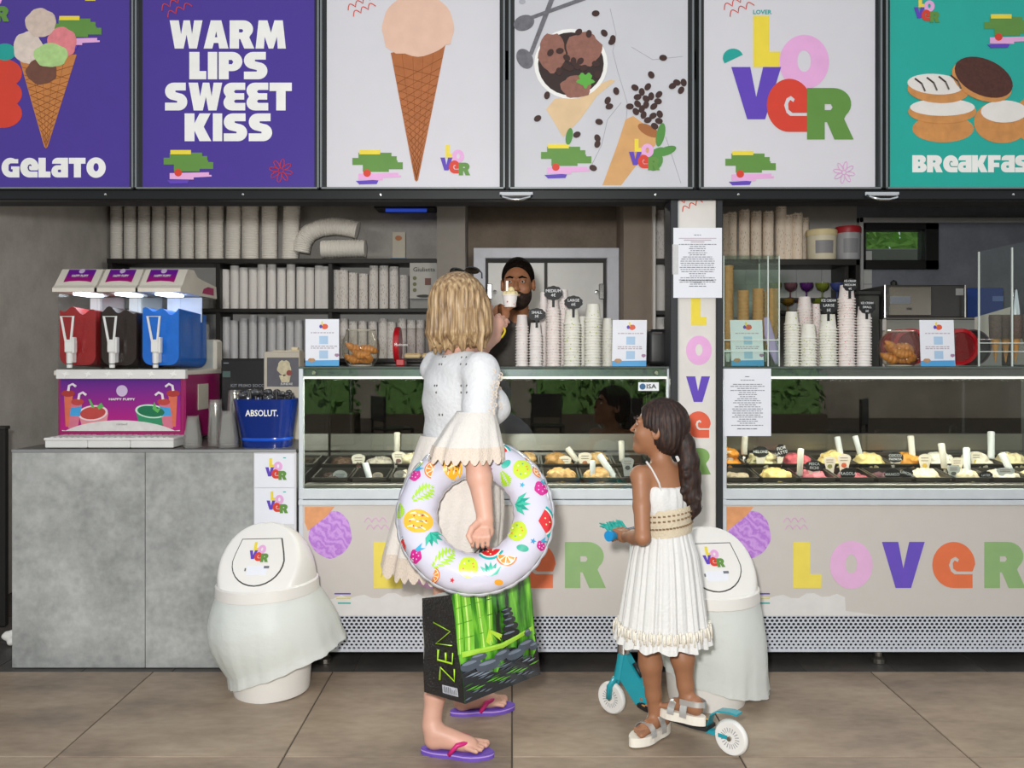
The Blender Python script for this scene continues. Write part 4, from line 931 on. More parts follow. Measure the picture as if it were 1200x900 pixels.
# sign cards in acrylic stands
def sign_card(label, x0, y0, x1, y1, Y, shear=0):
    t = thing('sign_card', label, 'sign', P((x0+x1)/2, y1, Y)); w = x1-x0; h = y1-y0
    q = lambda pl: [(x0+a*w+(b-1)*-shear, y0+b*h) for a, b in pl]
    decal('card', M('paper'), t, [q([(0, 0), (1, 0), (1, 1), (0, 1)])], Y, .003)
    decal('blue_band', M('sign_blue', '#4d9ed4', .5), t, [q([(0, .885), (1, .875), (1, 1), (0, 1)])], Y-.003, .001)
    decal('ice_cream_print', M('pic_tan', '#b58a62', .6, var=.2, scale=60), t, [[(x0+a*w, y0+b*h) for a, b in blob(.18, .88, .11, .045, .06, 16)]], Y-.0036, .001)
    cx, cy = x0+w*.52+shear*.9, y0+h*.14
    decal('logo_print', OR, t, [blob(cx+2, cy+1, 4, 3.2, .1, 14)], Y-.003, .001); decal('logo_print', YL, t, [rect(cx-2, cy-5, cx, cy)], Y-.003, .0014); decal('logo_print', PU, t, [blob(cx-2.5, cy+1, 1.8, 2.2, .1, 10)], Y-.003, .0016)
    mb = MB()
    for b in (.28, .57, .61):
        x = .16
        while x < .86:
            ww = random.uniform(.04, .12); pl = q([(x, b), (x+ww, b), (x+ww, b+.022), (x, b+.022)]); mb.prism(pl, (), pxmap(Y-.003, .0006)); x += ww+.025
    mb.build('printed_text', M('ink_pale', '#b4a9b4', .7), t)['kind'] = 'stuff'
    for b in (.36, .67): decal('pale_square', M('square_blue', '#a9c6e2', .6), t, [q([(.41, b), (.67, b), (.67, b+.175), (.41, b+.175)])], Y-.003, .0008)
    decal('scoop_print', M('pic_mauve', '#a57a9c', .6), t, [blob(x0+w*.93, y0+h*.77, 2.6, 2, .1, 12)], Y-.003, .001)
    MB().box(PX(x0, Y), PX(x1, Y), Y, Y+.09, ZT, ZT+.003).build('acrylic_foot', G('acrylic', '#eef4f4', .06), t)
    return t
sign_card('white and blue sign card left of the glass bowl on the left case', 358, 374, 397.5, 428.7, .06)
sign_card('white and blue sign card beside the black terminal', 717, 375, 757, 429.2, .06, 1)
sign_card('white and blue sign card in front of the cone cabinet', 857, 375, 895, 428.7, .06, -2)
sign_card('white and blue sign card between the red drums', 1079, 375, 1119, 429, .06, -2)

# glass bowls with croissants
crm = M('croissant', '#d68a2e', .4, var=.22, scale=30, bump=.3, coat=.4)
def croissant_mesh(name):
    s = SDF((-.062, -.035, -.03), (.062, .045, .035), .0035); pts = []
    for i in range(9):
        a = PI*(i/8-.5)*1.0; pts.append((.05*math.sin(a*1.0), .03-.035*math.cos(a), 0))
    rr = [.008, .014, .02, .023, .027, .023, .02, .014, .008]
    for i in range(9): s.ell(pts[i], (rr[i]*.62, rr[i], rr[i]), .004)
    o = s.mesh(name, crm); me = o.data; bpy.data.objects.remove(o); return me
crs = croissant_mesh('croissant')
bowl_g = G('bowl_glass', '#f0efe8', .03, .02, 1.3)
def bowl(label, x, y0, r_px, Y, clab):
    r = PW(r_px, Y); b = thing('glass_bowl', label, 'bowl', (PX(x, Y), Y, ZT)); h = PZ(y0, Y)-ZT
    pr = [(r*.62, 0), (r*.78, h*.1), (r*.97, h*.3), (r, h*.5), (r*.95, h*.72), (r*.8, h*.9), (r*.78, h)]
    MB().lathe([(0, .002)]+pr, 30).build('bowl', bowl_g, b, smooth=60, loc=(0, 0, 0))
    MB().lathe([(r*.77, h-.002), (r*.8, h), (r*.77, h+.003), (r*.75, h), (r*.77, h-.002)], 30).build('rim', G('rim_glass', '#fbf8ee', .3, .05, 2), b, smooth=True, loc=(0, 0, 0))
    MB().lathe([(r*.6, 0), (r*.66, .0), (r*.66, .006), (r*.6, .006), (r*.6, 0)], 30).build('foot_ring', G('rim_glass'), b, smooth=True, loc=(0, 0, 0))
    k = r/.095
    for i, (dx, dy, z, rx, rz) in enumerate(((-.035, .0, .03, .2, .4), (.035, -.01, .03, -.2, 2.2), (0, -.03, .055, .5, -.3), (-.035, .01, .085, .3, 1.2), (.035, .02, .08, -.4, .2), (.0, .03, .05, 0, 2.6))):
        o = bpy.data.objects.new('croissant', crs); COL.objects.link(o); o.location = (PX(x, Y)+dx*k, Y+dy*k, ZT+.004+z*k); o.rotation_euler = (rx+.3, .2, rz); o.scale = (k*.9,)*3
        tag(o, clab, 'croissant', clab)
bowl('clear glass bowl of orange wrapped croissants on the left case', 423, 387, 22, .22, 'orange glazed croissant in the bowl beside the red drum tube')
bowl('clear glass bowl of golden croissants beside the red drum on the right case', 1054, 388, 24, .16, 'golden croissant in the bowl on the right case')

# red sweet drums
red = M('drum_red', '#b3131f', .3, coat=.5); clear = G('drum_clear', '#f6f3f3', .015, .03, .7)
t = thing('sweet_drum', 'red ended clear drum lying on the left case behind the woman', 'drum', P(495, 428, .3))
Yd = .34; zc = PZ(404, Yd); rr = PW(21, Yd)
xa, xb = PX(463, Yd), PX(536, Yd)
MB().lathe([(0, xa), (rr*.96, xa), (rr, xa+.006), (rr, xa+.02), (rr*.96, xa+.026), (0, xa+.026)], 28, (0, Yd, zc), 'x').build('end_disc', red, t, smooth=40)
MB().lathe([(0, xb-.026), (rr*.96, xb-.026), (rr, xb-.02), (rr, xb), (0, xb)], 28, (0, Yd, zc), 'x').build('end_disc', red, t, smooth=40)
MB().lathe([(rr*.92, xa+.02), (rr*.92, xb-.02)], 28, (0, Yd, zc), 'x').build('clear_tube', clear, t, smooth=True)
mb = MB(); mb.box(xa+.01, xa+.05, Yd-.05, Yd+.05, ZT, zc-rr*.8, .004); mb.box(xb-.05, xb-.01, Yd-.05, Yd+.05, ZT, zc-rr*.8, .004); mb.build('foot', red, t)
text_px('drum_text', 'Madonna', 470, 404, 3, M('print_white'), t, Yd-rr-.001)
for i in range(3):
    o = MB().box(xa+.05+i*.085, xa+.13+i*.085, Yd-.06, Yd+.04, zc-rr*.75, zc-rr*.48, .008).build('wafer', M('wafer_cream', '#d9c08e', .6, var=.12)); tag(o, 'cream coloured wafer lying in the red ended drum', 'wafer', 'wafers in the drum')
for k, (x, lb) in enumerate(((1068, 'red front drum behind the golden croissant bowl'), (1126, 'red front drum right of the sign card'))):
    Yq = .30; r_ = PW(21.5, Yq); zc_ = ZT+r_+.004; t = thing('sweet_drum', lb, 'drum', (PX(x, Yq), Yq, ZT))
    c = (PX(x, Yq), Yq, zc_)
    MB().lathe([(0, 0), (r_, 0), (r_, .03), (0, .03)], 32, (c[0], c[1]+.12, c[2]), 'y').build('rear_disc', black_pl if k else red, t, smooth=40)
    MB().lathe([(r_*.8, -.004), (r_, 0), (r_, .024), (r_*.78, .024), (r_*.8, -.004)], 32, c, 'y').build('front_ring', red, t, smooth=40)
    MB().lathe([(0, .006), (r_*.8, .006), (r_*.8, .009), (0, .009)], 32, c, 'y').build('front_pane', G('drum_red_pane', '#c94a50', .25, .05, 1.2), t)
    MB().lathe([(r_*.93, .024), (r_*.93, .12)], 32, c, 'y').build('clear_barrel', clear, t, smooth=True)
    o = MB().tube([(c[0]-.03, Yq+.06, zc_-r_*.62), (c[0]+.0, Yq+.06, zc_-r_*.4), (c[0]+.035, Yq+.06, zc_-r_*.3)], [.02, .03, .016], 10).build('wrapped_sweet', M('sweet_pale', '#d9cfc4', .5), smooth=True); tag(o, ('pale wrapped sweet in the drum behind the bowl', 'pale wrapped sweet in the drum right of the card')[k], 'sweet')
o = thing('card_terminal', 'black rounded payment terminal on the left case', 'terminal', P(769, 428, .2))
MB().box(PX(757, .2), PX(782, .2), .14, .26, ZT, PZ(386, .2), .025, 4).build('body', M('terminal_black', '#131315', .45), o, smooth=50)
MB().box(PX(764, .14), PX(776, .14), .138, .142, PZ(391, .14), PZ(389, .14), .001).build('lamp_slot', M('slot_brown', '#3b302a', .4), o)
o = thing('dark_drum', 'dark round canister behind the red drum at the right', 'canister', P(1143, 428, .42))
r_ = PW(21, .42); MB().lathe([(0, 0), (r_, 0), (r_, .1), (0, .1)], 30, (PX(1138, .42), .4, ZT+r_+.001), 'y').build('barrel', M('drum_dark', '#221c1c', .35, coat=.3), o, smooth=40)
MB().lathe([(r_*.9, -.006), (r_, -.004), (r_, 0), (r_*.9, 0)], 30, (PX(1138, .42), .4, ZT+r_+.001), 'y').build('rim', M('drum_rim', '#4b3a38', .3), o, smooth=40)

# cone cabinet on the right case
acr = G('acrylic_sheet', '#f4faf6', .012, .02, .55); edge = M('acrylic_edge', '#cfd9d2', .3)
def cone_stack_mesh(r, n, pitch, h, pt=.25):
    """nested waffle cones, mouths up: ribbed column ending in a point"""
    pr = [(0, 0), (r*.12, .004)]
    for i in range(10): pr.append((r*(.15+.8*i/9), h*(i+1)/10))
    z = h
    for i in range(n): pr += [(r, z), (r*1.0, z+pitch*.5), (r*.9, z+pitch*.55), (r*.93, z+pitch)]; z += pitch
    pr += [(r, z), (r*1.02, z+.01), (r*.9, z+.01), (r*.4, z-.06), (0, z-.06)]
    return MB().lathe(pr, 18).data('waffle_cones', 40)
wafm = M('wafer_cone', '#c28a4a', .6, var=.2, scale=40, bump=.3)
cc = thing('cone_cabinet', 'clear acrylic cabinet of waffle cones beside the pillar', 'cabinet', P(880, 428, .2))
x0, x1 = PX(848, .05), PX(913, .05); z1 = PZ(300, .05)
for (a, b, c_, d, e, f) in ((x0, x1, .05, .054, ZT, z1), (x0, x0+.004, .054, .36, ZT, z1), (x1-.004, x1, .054, .36, ZT, z1), (x0, x1, .36, .364, ZT, z1), (x0, x1, .05, .364, z1, z1+.005)):
    MB().box(a, b, c_, d, e, f).build('acrylic_sheet', acr, cc)
mb = MB()
for (xx, yy) in ((x0, .05), (x1, .05), (x1, .36), (PX(900, .05), .05)): mb.box(xx-.0025, xx+.0025, yy-.0025, yy+.0025, ZT, z1)
mb.build('polished_edge', edge, cc)
mb = MB()
for y in (398.5, 411.5): mb.box(x0, x1, .045, .05, PZ(y+.6, .05), PZ(y-.6, .05))
mb.build('front_rail', edge, cc)
for i, (x, yt, yb, r, Y) in enumerate(((853, 314, 424, 6.6, .2), (871, 343, 424, 6.6, .16), (888.5, 341, 420, 6.6, .16), (896, 344, 424, 6, .3), (906, 341, 415, 7.4, .16))):
    zb = PZ(yb, Y); hh = PZ(yt, Y)-zb; h0 = .13; n = max(2, int((hh-h0)/.017)); me = cone_stack_mesh(PW(r, Y), n, (hh-h0)/n, h0)
    o = link('cone_stack', me, wafm, None, (PX(x, Y), Y, zb)); tag(o, ('tallest stack of waffle cones against the pillar side', 'short waffle cone stack second from the pillar', 'waffle cone stack in the middle of the acrylic cabinet', 'waffle cone stack at the rear of the acrylic cabinet', 'waffle cone stack wrapped with lilac paper in the acrylic cabinet')[i], 'waffle cones')
    MB().lathe([(PW(r, Y)*.3, 0), (PW(r, Y)*.7, .06), (PW(r, Y)*.72, .06), (PW(r, Y)*.32, 0)], 16, (0, 0, .0)).build('holder_ring', edge, o, loc=(0, 0, 0))
o = MB().tube([P(898, 372, .1), P(901, 392, .1), P(907, 412, .1), P(911, 426, .1)], [.012, .022, .02, .01], 10, flat=.4).build('lilac_sleeve', M('lilac_paper', '#b9a0cf', .6)); tag(o, 'lilac paper wrapper hanging in the cone cabinet', 'wrapper')
# acrylic rack with dipped cones at the far right
rk = thing('cone_rack', 'clear acrylic rack of chocolate dipped cones at the far right', 'rack', P(1185, 428, .2))
mb = MB()
for (x, ya, Y) in ((1147.5, 295, .1), (1186.5, 290, .06)): mb.box(PX(x-.8, Y), PX(x+.8, Y), Y, Y+.006, ZT, PZ(ya, Y))
mb.build('upright', edge, rk)
for y in (402, 412): MB().tube([P(1148, y, .1), P(1187, y, .06), P(1240, y, .06)], .0022, 6).build('rail', edge, rk)
MB().add([P(1147, 295, .1), P(1240, 275, .3), P(1240, 428, .3), P(1147, 428, .1)], [(0, 1, 2, 3)]).build('side_sheet', acr, rk)
MB().box(PX(1155, .1), PX(1240, .1), .08, .3, ZT, ZT+.004).build('base', acr, rk)
shelf_h = PZ(398, .2); MB().box(PX(1156, .2), PX(1240, .2), .12, .3, shelf_h, shelf_h+.004).build('cone_tray', acr, rk)
cho_m = M('choc_nuts', '#6a5a50', .6, var=.5, scale=150, bump=.6)
for i, x in enumerate((1166.5, 1178.5, 1190, 1204)):
    Y = .2 if i % 2 == 0 else .26; o = thing('dipped_cone', 'chocolate and nut dipped cone in the acrylic rack', 'cone', (PX(x, Y), Y, PZ(425, Y)), 'dipped cones in the rack')
    r = PW(7.2, Y); h = PZ(369, Y)-PZ(425, Y)
    MB().lathe([(0, 0), (r*.1, .004), (r*.75, h*.55), (r*.8, h*.6), (0, h*.6)], 16).build('wafer', wafm, o, smooth=50, loc=(0, 0, 0))
    MB().lathe([(r*.74, h*.5), (r*.9, h*.52), (r, h*.95), (r*.92, h), (r*.7, h), (r*.4, h*.7), (0, h*.7)], 16).build('chocolate_dip', cho_m, o, smooth=50, loc=(0, 0, 0))
o = MB().add([P(1142, 372, .9), P(1190, 358, .9), P(1193, 392, .95), P(1142, 402, .95), P(1142, 374, .93), P(1190, 360, .93), P(1193, 394, .98), P(1142, 404, .98)], [(0, 1, 2, 3), (4, 5, 6, 7), (0, 1, 5, 4), (1, 2, 6, 5), (2, 3, 7, 6), (3, 0, 4, 7)]).build('paper_sheaf', M('paper_warm', '#cfcac0', .7)); tag(o, 'folded white paper sheaf behind the cone rack', 'paper')
o = MB().lathe([(0, 0), (.025, 0), (.025, .005), (.022, .09), (.012, .19), (.008, .2), (0, .2)], 16, (PX(1190, .45), .45, PZ(385, .45))).build('steel_funnel', M('chrome'), smooth=40); tag(o, 'tall shiny steel funnel behind the dipped cones', 'funnel')
MB().box(PX(1180, .45), PX(1200, .45), .4, .5, ZT, PZ(385, .45), .004).build('stand', stl, o, loc=(-o.location.x, -o.location.y, -o.location.z))
# ================================================================== slush machine
def vgrad(name, c_lo, c_hi, z0, z1, rough=.4):
    """printed colour blend along height"""
    m = bpy.data.materials.new(name); m.use_nodes = True; MATS[name] = m
    nt = m.node_tree; N = nt.nodes; L = nt.links; b = N['Principled BSDF']; b.inputs['Roughness'].default_value = rough
    tc = N.new('ShaderNodeNewGeometry'); sp = N.new('ShaderNodeSeparateXYZ'); mr = N.new('ShaderNodeMapRange'); mr.inputs[1].default_value = z0; mr.inputs[2].default_value = z1
    cr = N.new('ShaderNodeValToRGB'); cr.color_ramp.elements[0].color = (*lin(c_lo), 1); cr.color_ramp.elements[1].color = (*lin(c_hi), 1)
    L.new(tc.outputs['Position'], sp.inputs[0]); L.new(sp.outputs[2], mr.inputs[0]); L.new(mr.outputs[0], cr.inputs[0]); L.new(cr.outputs[0], b.inputs['Base Color']); return m
YM = .2
ivory = M('machine_ivory', '#dcd5c8', .45); m_white = M('machine_white', '#e0dfdc', .4); magenta = M('machine_magenta', '#9c1660', .35, coat=.3)
sm = thing('slush_machine', 'three tank slush machine on the concrete counter', 'slush machine', (PX(142, YM), .4, zt))
mx0, mx1 = PX(67, YM), PX(217, YM)
box('base', magenta, sm, mx0, mx1, YM+.002, .68, zt+.02, PZ(436, YM), .008)
for x in (mx0+.05, mx1-.05):
    for y in (YM+.06, .62): MB().lathe([(0, 0), (.018, 0), (.02, .02), (0, .02)], 12, (x, y, zt)).build('foot', black_pl, sm)
pn = box('front_panel', vgrad('panel_print', '#b4127a', '#5a1e8c', PZ(500, YM), PZ(445, YM)), sm, PX(71, YM), PX(212, YM), YM-.004, YM+.004, PZ(505, YM), PZ(443, YM), .001)
box('top_deck', ivory, sm, mx0-.002, mx1+.002, .17, .7, PZ(440, YM), PZ(434, YM), .004)
box('rear_column', ivory, sm, mx0+.02, mx1, .62, .72, PZ(436, YM), PZ(398, .66), .012)
ss = box('star_strip', m_white, sm, PX(66, .17), PX(217.5, .17), .165, .2, PZ(444, .17), PZ(433, .17), .002)
mb = MB()
for x in (77, 103, 127, 152, 177, 203):
    pl = [(x+(4.6 if i % 2 == 0 else 1.5)*math.cos(i*PI/4+.3), 438.5+(4.2 if i % 2 == 0 else 1.4)*math.sin(i*PI/4+.3)) for i in range(8)]
    mb.prism(pl, (), pxmap(.165, .004))
mb.build('star', M('star_white', '#efefec', .35), ss)
# panel artwork: two big cups and tall glasses either side
Yp = YM-.0045
def art(nm, c, polys, t=.001, var=.1): decal(nm, M('art_'+nm+c, c, .45, var=var, scale=40), sm, polys, Yp, t)
for s, x in ((1, 0), (-1, 283)):
    q = lambda pl: [(x+s*a, b) for a, b in pl]
    art('tall_glass', '#d5694f', [q([(75, 460), (86, 460), (81, 500), (77, 500)])]); art('tall_glass', '#cf6f86', [q([(84, 470), (97, 470), (91, 502), (80, 502)])], .0012); 
    art('drink_band', '#3f9bd4', [q([(83, 478), (96, 476), (94, 488), (82, 487)])], .0016); art('drink_lid', '#a8322f', [ell(x+s*80, 461, 8, 4, 14)], .0018); art('drink_lid', '#b8403c', [ell(x+s*91, 471, 7.5, 4, 14)], .002)
    mb = MB()
    for (ax, ay) in ((80, 458), (92, 468)): mb.tube([P(x+s*ax, ay, Yp-.004), P(x+s*(ax+1), ay-6, Yp-.004), P(x+s*(ax+5), ay-8, Yp-.004), P(x+s*(ax+9), ay-5, Yp-.004)], .006, 6)
    mb.build('bent_straw', M('straw_white', '#ece6e8', .4), sm)
art('cup_side', '#d98a92', [[(92, 485), (127, 484), (124, 502), (97, 502)]]); art('cup_rim', '#e9cfd2', [ell(109, 484, 17.5, 9, 24, -6)], .0014); art('red_slush', '#b8433f', [ell(109, 484, 15, 7.3, 24, -6)], .0018)
art('cup_side', '#2f8b62', [[(159, 481), (195, 486), (189, 502), (164, 500)]]); art('cup_rim', '#bfe0cc', [ell(177, 482, 18.5, 8, 24, 6)], .0014); art('green_slush', '#15704c', [ell(177, 482, 16, 6.4, 24, 6)], .0018)
art('mint', '#5cae58', [[(179, 479), (181, 471), (184, 479), (189, 478), (185, 484)], [(108, 478), (104, 468), (106, 468), (111, 478)], [(114, 476), (119, 472), (122, 477), (116, 480)]], .0026)
text_px('brand_text', 'HAPPY PUPPY', 143, 468, 2.6, wht, sm, Yp-.001, bold=.02, sx=1.35)
decal('pale_disc', M('disc_lilac', '#cbb8d8', .4), sm, [ell(143, 458, 6.6, n=22)], Yp, .0012)
art('white_arc', '#d6d2cf', [[(73, 505), (73, 504)]+arc(141, 521, 78, 28.5, 215, 325, 16)+[(211, 504), (211, 505)]], .003)
text_px('maker_text', 'cattaud', 143, 497, 2.6, M('print_grey', '#77747a', .5), sm, Yp-.0045, sx=1.2)
# drip trays
for i, (a, b) in enumerate(((53, 102.5), (103, 152.5), (153, 203.5))):
    X0, X1 = PX(a, .05), PX(b, .05); zb = zt+.003; zh = PZ(513, .05)
    mb = MB(); mb.box(X0, X1, .045, .2, zb, zh-.006, .004); mb.box(X0-.003, X1+.003, .04, .2, zh-.012, zh, .003); tr = mb.build('drip_tray', m_white, sm)
    mb = MB()
    for k in range(6): mb.box(X0+.015+k*(X1-X0-.03)/6, X0+.015+(k+.55)*(X1-X0-.03)/6, .065, .19, zh, zh+.003)
    mb.build('grid', M('tray_grid', '#c9c8c5', .4), tr)
# information plate on the side
MB().box(mx1, mx1+.003, .36, .5, PZ(480, .4), PZ(450, .4), .001).build('side_plate', M('plate_beige', '#c9c2b2', .5), sm)
# tanks
tank_g = G('tank_clear', '#f8fafb', 0., .03, .35); glow = M('tank_led', '#f4f8ff', .4, emit=7., ecol='#eef4ff')
YTa = .17; zb_, zt_ = PZ(433, YTa), PZ(342, YTa)
lids = M('lid_sticker', '#a3187c', .35); 
for i, (a, b, tx, nm, col) in enumerate(((68, 114, 80, 'red', '#a51c20'), (117, 161.5, 130, 'dark brown', '#2a1812'), (165, 211.5, 181, 'bright blue', '#0a72d8'))):
    X0, X1 = PX(a, YTa), PX(b, YTa)
    mb = MB()
    mb.box(X0, X1, YTa, YTa+.004, zb_, zt_); mb.box(X0, X0+.004, YTa+.004, .6, zb_, zt_); mb.box(X1-.004, X1, YTa+.004, .6, zb_, zt_); mb.box(X0, X1, .6, .604, zb_, zt_)
    tkk = mb.build('tank', tank_g, sm)
    MB().box(X0+.05, X1-.05, YTa+.04, .34, zt_-.012, zt_-.004).build('led_panel', glow, tkk)
    MB().box(X0+.006, X1-.006, .46, .464, zt_-.13, zt_-.006).build('added_glow_plate', M('glow_plate_white', '#eef2f6', .6), tkk)  # plate added behind the slush to catch the led light as a glow
    # lid: side profile swept across
    pr = [(.145, zt_-.002), (.145, zt_+.016), (.165, zt_+.03), (.235, PZ(316, .25)), (.31, PZ(316, .25)+.004), (.36, zt_+.085), (.44, zt_+.075), (.62, zt_+.06), (.63, zt_-.002)]
    ld = MB().prism(pr, (), lambda u, v, w, X0=X0, X1=X1: (X0-.014+w*(X1-X0+.024), u, v)).build('lid', ivory, sm)
    n = Vector((0, -(PZ(316, .25)-zt_-.03), .07)).normalized()
    def onlid(s_, t_, off, X0=X0, X1=X1, zz=zt_):   # s across 0..1, t up the slope 0..1
        return Vector((X0+.02+s_*(X1-X0-.05), .165+.07*t_, zz+.03+t_*(PZ(316, .25)-zz-.03)))+n*off
    st_ = MB().prism([(.02, .18), (.2, .24), (.5, .27), (.8, .24), (.98, .18), (.98, .95), (.02, .95)], (), lambda u, v, w: onlid(u, v, .003-w*.002)).build('sticker', vgrad('sticker_print%d' % i, '#b0105e', '#6a1a92', zt_+.04, zt_+.09), ld)
    text_obj('sticker_text', 'HAPPY PUPPY', .018, wht, ld, lambda u, v: onlid(.5+u*5.2, .55+v*11, .0035), bold=.0004)
    MB().prism(ell(.5, .85, .1, .14, 16), (), lambda u, v, w: onlid(u, v, .0045-w*.001)).build('pale_disc', M('disc_lilac'), ld)
    if i == 2:
        MB().prism([(.42, zt_+.012), (.58, zt_+.012), (.58, zt_+.048), (.5, zt_+.05), (.44, zt_+.035)], (), lambda u, v, w, X1=X1: (X1+.0105+.001*(1-w), u, v)).build('side_sticker', MATS['sticker_print2'], ld)
    # tap
    px = PX(tx, .13); mb = MB()
    zz = lambda y: PZ(y, .13)
    mb.tube([(px-.028, .12, zz(371)), (px+.028, .12, zz(371)), (px+.018, .118, zz(400)), (px-.006, .118, zz(400))], .006, 6, closed=True)
    tap = mb.build('tap', m_white, sm); 
    mb = MB(); mb.box(px-.012, px+.022, .115, .17, zz(413), zz(398), .004); mb.box(px+.02, px+.03, .12, .15, zz(414), zz(395), .003); mb.lathe([(0, zz(431)), (.012, zz(431)), (.013, zz(414)), (.016, zz(411)), (0, zz(411))], 12, (px+.003, .135, 0)); mb.box(px-.011, px+.017, .13, .172, zz(425), zz(405), .003)
    mb.build('spout', m_white, tap)
    MB().lathe([(.0135, zz(427)), (.0135, zz(426))], 12, (px+.003, .135, 0)).build('seal_ring', black_pl, tap)
    # slush inside
    r = 11; topw = [(a+2+(b-a-4)*k/14, 364+3.2*math.sin(k*.9+i*2)-2.2*math.sin(k*.45)) for k in range(15)]
    prof = topw+arc(b-2-r, 428-r, r, r, 0, 90, 5)+arc(a+2+r, 428-r, r, r, 90, 180, 5)
    sl = MB().prism(prof, (), lambda u, v, w: (PX(u, .18), .18+w*.36, PZ(v, .18)-.015*w)).build('slush', M('slush_'+nm, col, .45, var=.12, scale=30, bump=.15, bscale=60))
    tag(sl, nm+' slush filling the '+('first tank next to the grey wall', 'middle tank', 'tank with the visible side')[i], 'slush')
    MB().lathe([(0, 0), (.055, 0), (.06, .02), (.06, .04), (0, .04)], 20, ((X0+X1)/2, .55, (zb_+zt_)/2-.02), 'y').build('auger_end', M('auger_white', '#b9c6d0', .4), sm, smooth=40)
# clear plastic cups
cup_cl = G('cup_clear', '#faf9f6', .06, .03, 1.4)
def clear_stack(x, wb, wt, ytop, Y, n, label):
    rb, rt = PW(wb/2, Y), PW(wt/2, Y); tot = PZ(ytop, Y)-zt; pitch = .011; hc = tot-(n-1)*pitch
    me = MB().lathe([(rb, 0), (rb*1.04, .003), (rb, .006), (rt, hc), (0, hc), (0, hc-.003), (rt*.95, hc-.003), (rb*.96, 0)], 18).data('clear_cup', 50)
    for i in range(n):
        o = link('clear_cup', me, cup_cl, None, (PX(x, Y), Y, zt+.0005+i*pitch)); tag(o, label, 'plastic cup', label.split(' cup ')[-1])
clear_stack(226, 21, 13, 487, .08, 4, 'clear plastic cup in the short stack beside the drip tray')
clear_stack(252.5, 18, 14, 468, .16, 5, 'clear plastic cup in the tall stack before the magenta side')
clear_stack(267.5, 25, 15, 481, .1, 4, 'clear plastic cup in the broad stack touching the blue bucket')
clear_stack(275, 20, 14, 457, .3, 5, 'clear plastic cup in the tallest stack behind the blue bucket')
# blue bucket with straws
Yb = .17
bk = thing('ice_bucket', 'dark blue bucket with white lettering on the concrete counter', 'bucket', (PX(312, Yb), Yb, zt))
def sq_loft(levels, n=36, p=3.2):
    """rounded-square rings: (half width x, half depth y, z, centre dx)"""
    mb = MB(); vs = []
    for hx, hy, z, dx in levels:
        for i in range(n):
            a = 2*PI*i/n; c, s_ = math.cos(a), math.sin(a); k = (abs(c)**p+abs(s_)**p)**(-1/p); vs.append((dx+hx*k*c, hy*k*s_, z))
    fs = [(j*n+i, j*n+(i+1) % n, (j+1)*n+(i+1) % n, (j+1)*n+i) for j in range(len(levels)-1) for i in range(n)]
    return mb.add(vs, fs)
hb = PZ(467, Yb)-zt; w0, w1 = PW(26.5, Yb), PW(35.5, Yb)
blue_g = M('bucket_blue', '#0b2f86', .18, trans=.25, coat=.6); 
sq_loft([(0.001, .001, .006, .008), (w0, w0*.9, .006, .008), (w0+.002, w0*.9, 0, .008), (w0+.004, w0*.92, .03, .007), (w0+.004, w0*.92, .034, .007), (w1, w1*.8, hb, 0), (w1-.004, w1*.8-.004, hb, 0), (w0, w0*.88, .04, .007), (.001, .001, .04, .007)]).build('pail', blue_g, bk, smooth=50, loc=(0, 0, 0))
sq_loft([(w0+.0045, w0*.925, .03, .007), (w0+.0085, w0*.95, .036, .007), (w0+.0075, w0*.94, .044, .0065)]).build('lower_ring', M('bucket_bright', '#1553c9', .2, coat=.5), bk, smooth=50, loc=(0, 0, 0))
text_px('bucket_text', 'ABSOLUT.', 307, 484.5, 7.2, wht, bk, Yb-w1*.8-.003, bold=.022, sx=.82)
strm = M('straw_black', '#17171a', .35, coat=.3)
for i in range(14):
    x = 282+i*4.4; Y = Yb+rng.uniform(-.06, .05); o = MB().tube([(PX(x+4 if x < 300 else x-2, Y), Y, zt+.06), (PX(x+rng.uniform(-3, 3), Y), Y+rng.uniform(-.02, .02), PZ(457+rng.uniform(-1, 8), Y))], .0065, 8).build('wrapped_straw', strm); tag(o, 'black wrapped straw standing in the blue bucket', 'straw', 'straws in the bucket')
s_ = SDF((PX(280, Yb), Yb-.1, PZ(470, Yb)), (PX(345, Yb), Yb+.1, PZ(452, Yb)), .005)
for k in range(22): s_.ell((PX(rng.uniform(285, 340), Yb), Yb+rng.uniform(-.07, .06), PZ(rng.uniform(459, 468), Yb)), (rng.uniform(.012, .03), .012, rng.uniform(.008, .018)), .004)
o = s_.mesh('plastic_wrap', M('wrap_dark', '#3a3a3e', .15, coat=.8), None); tag(o, 'crumpled dark plastic wrap topping the blue bucket', 'wrapper')
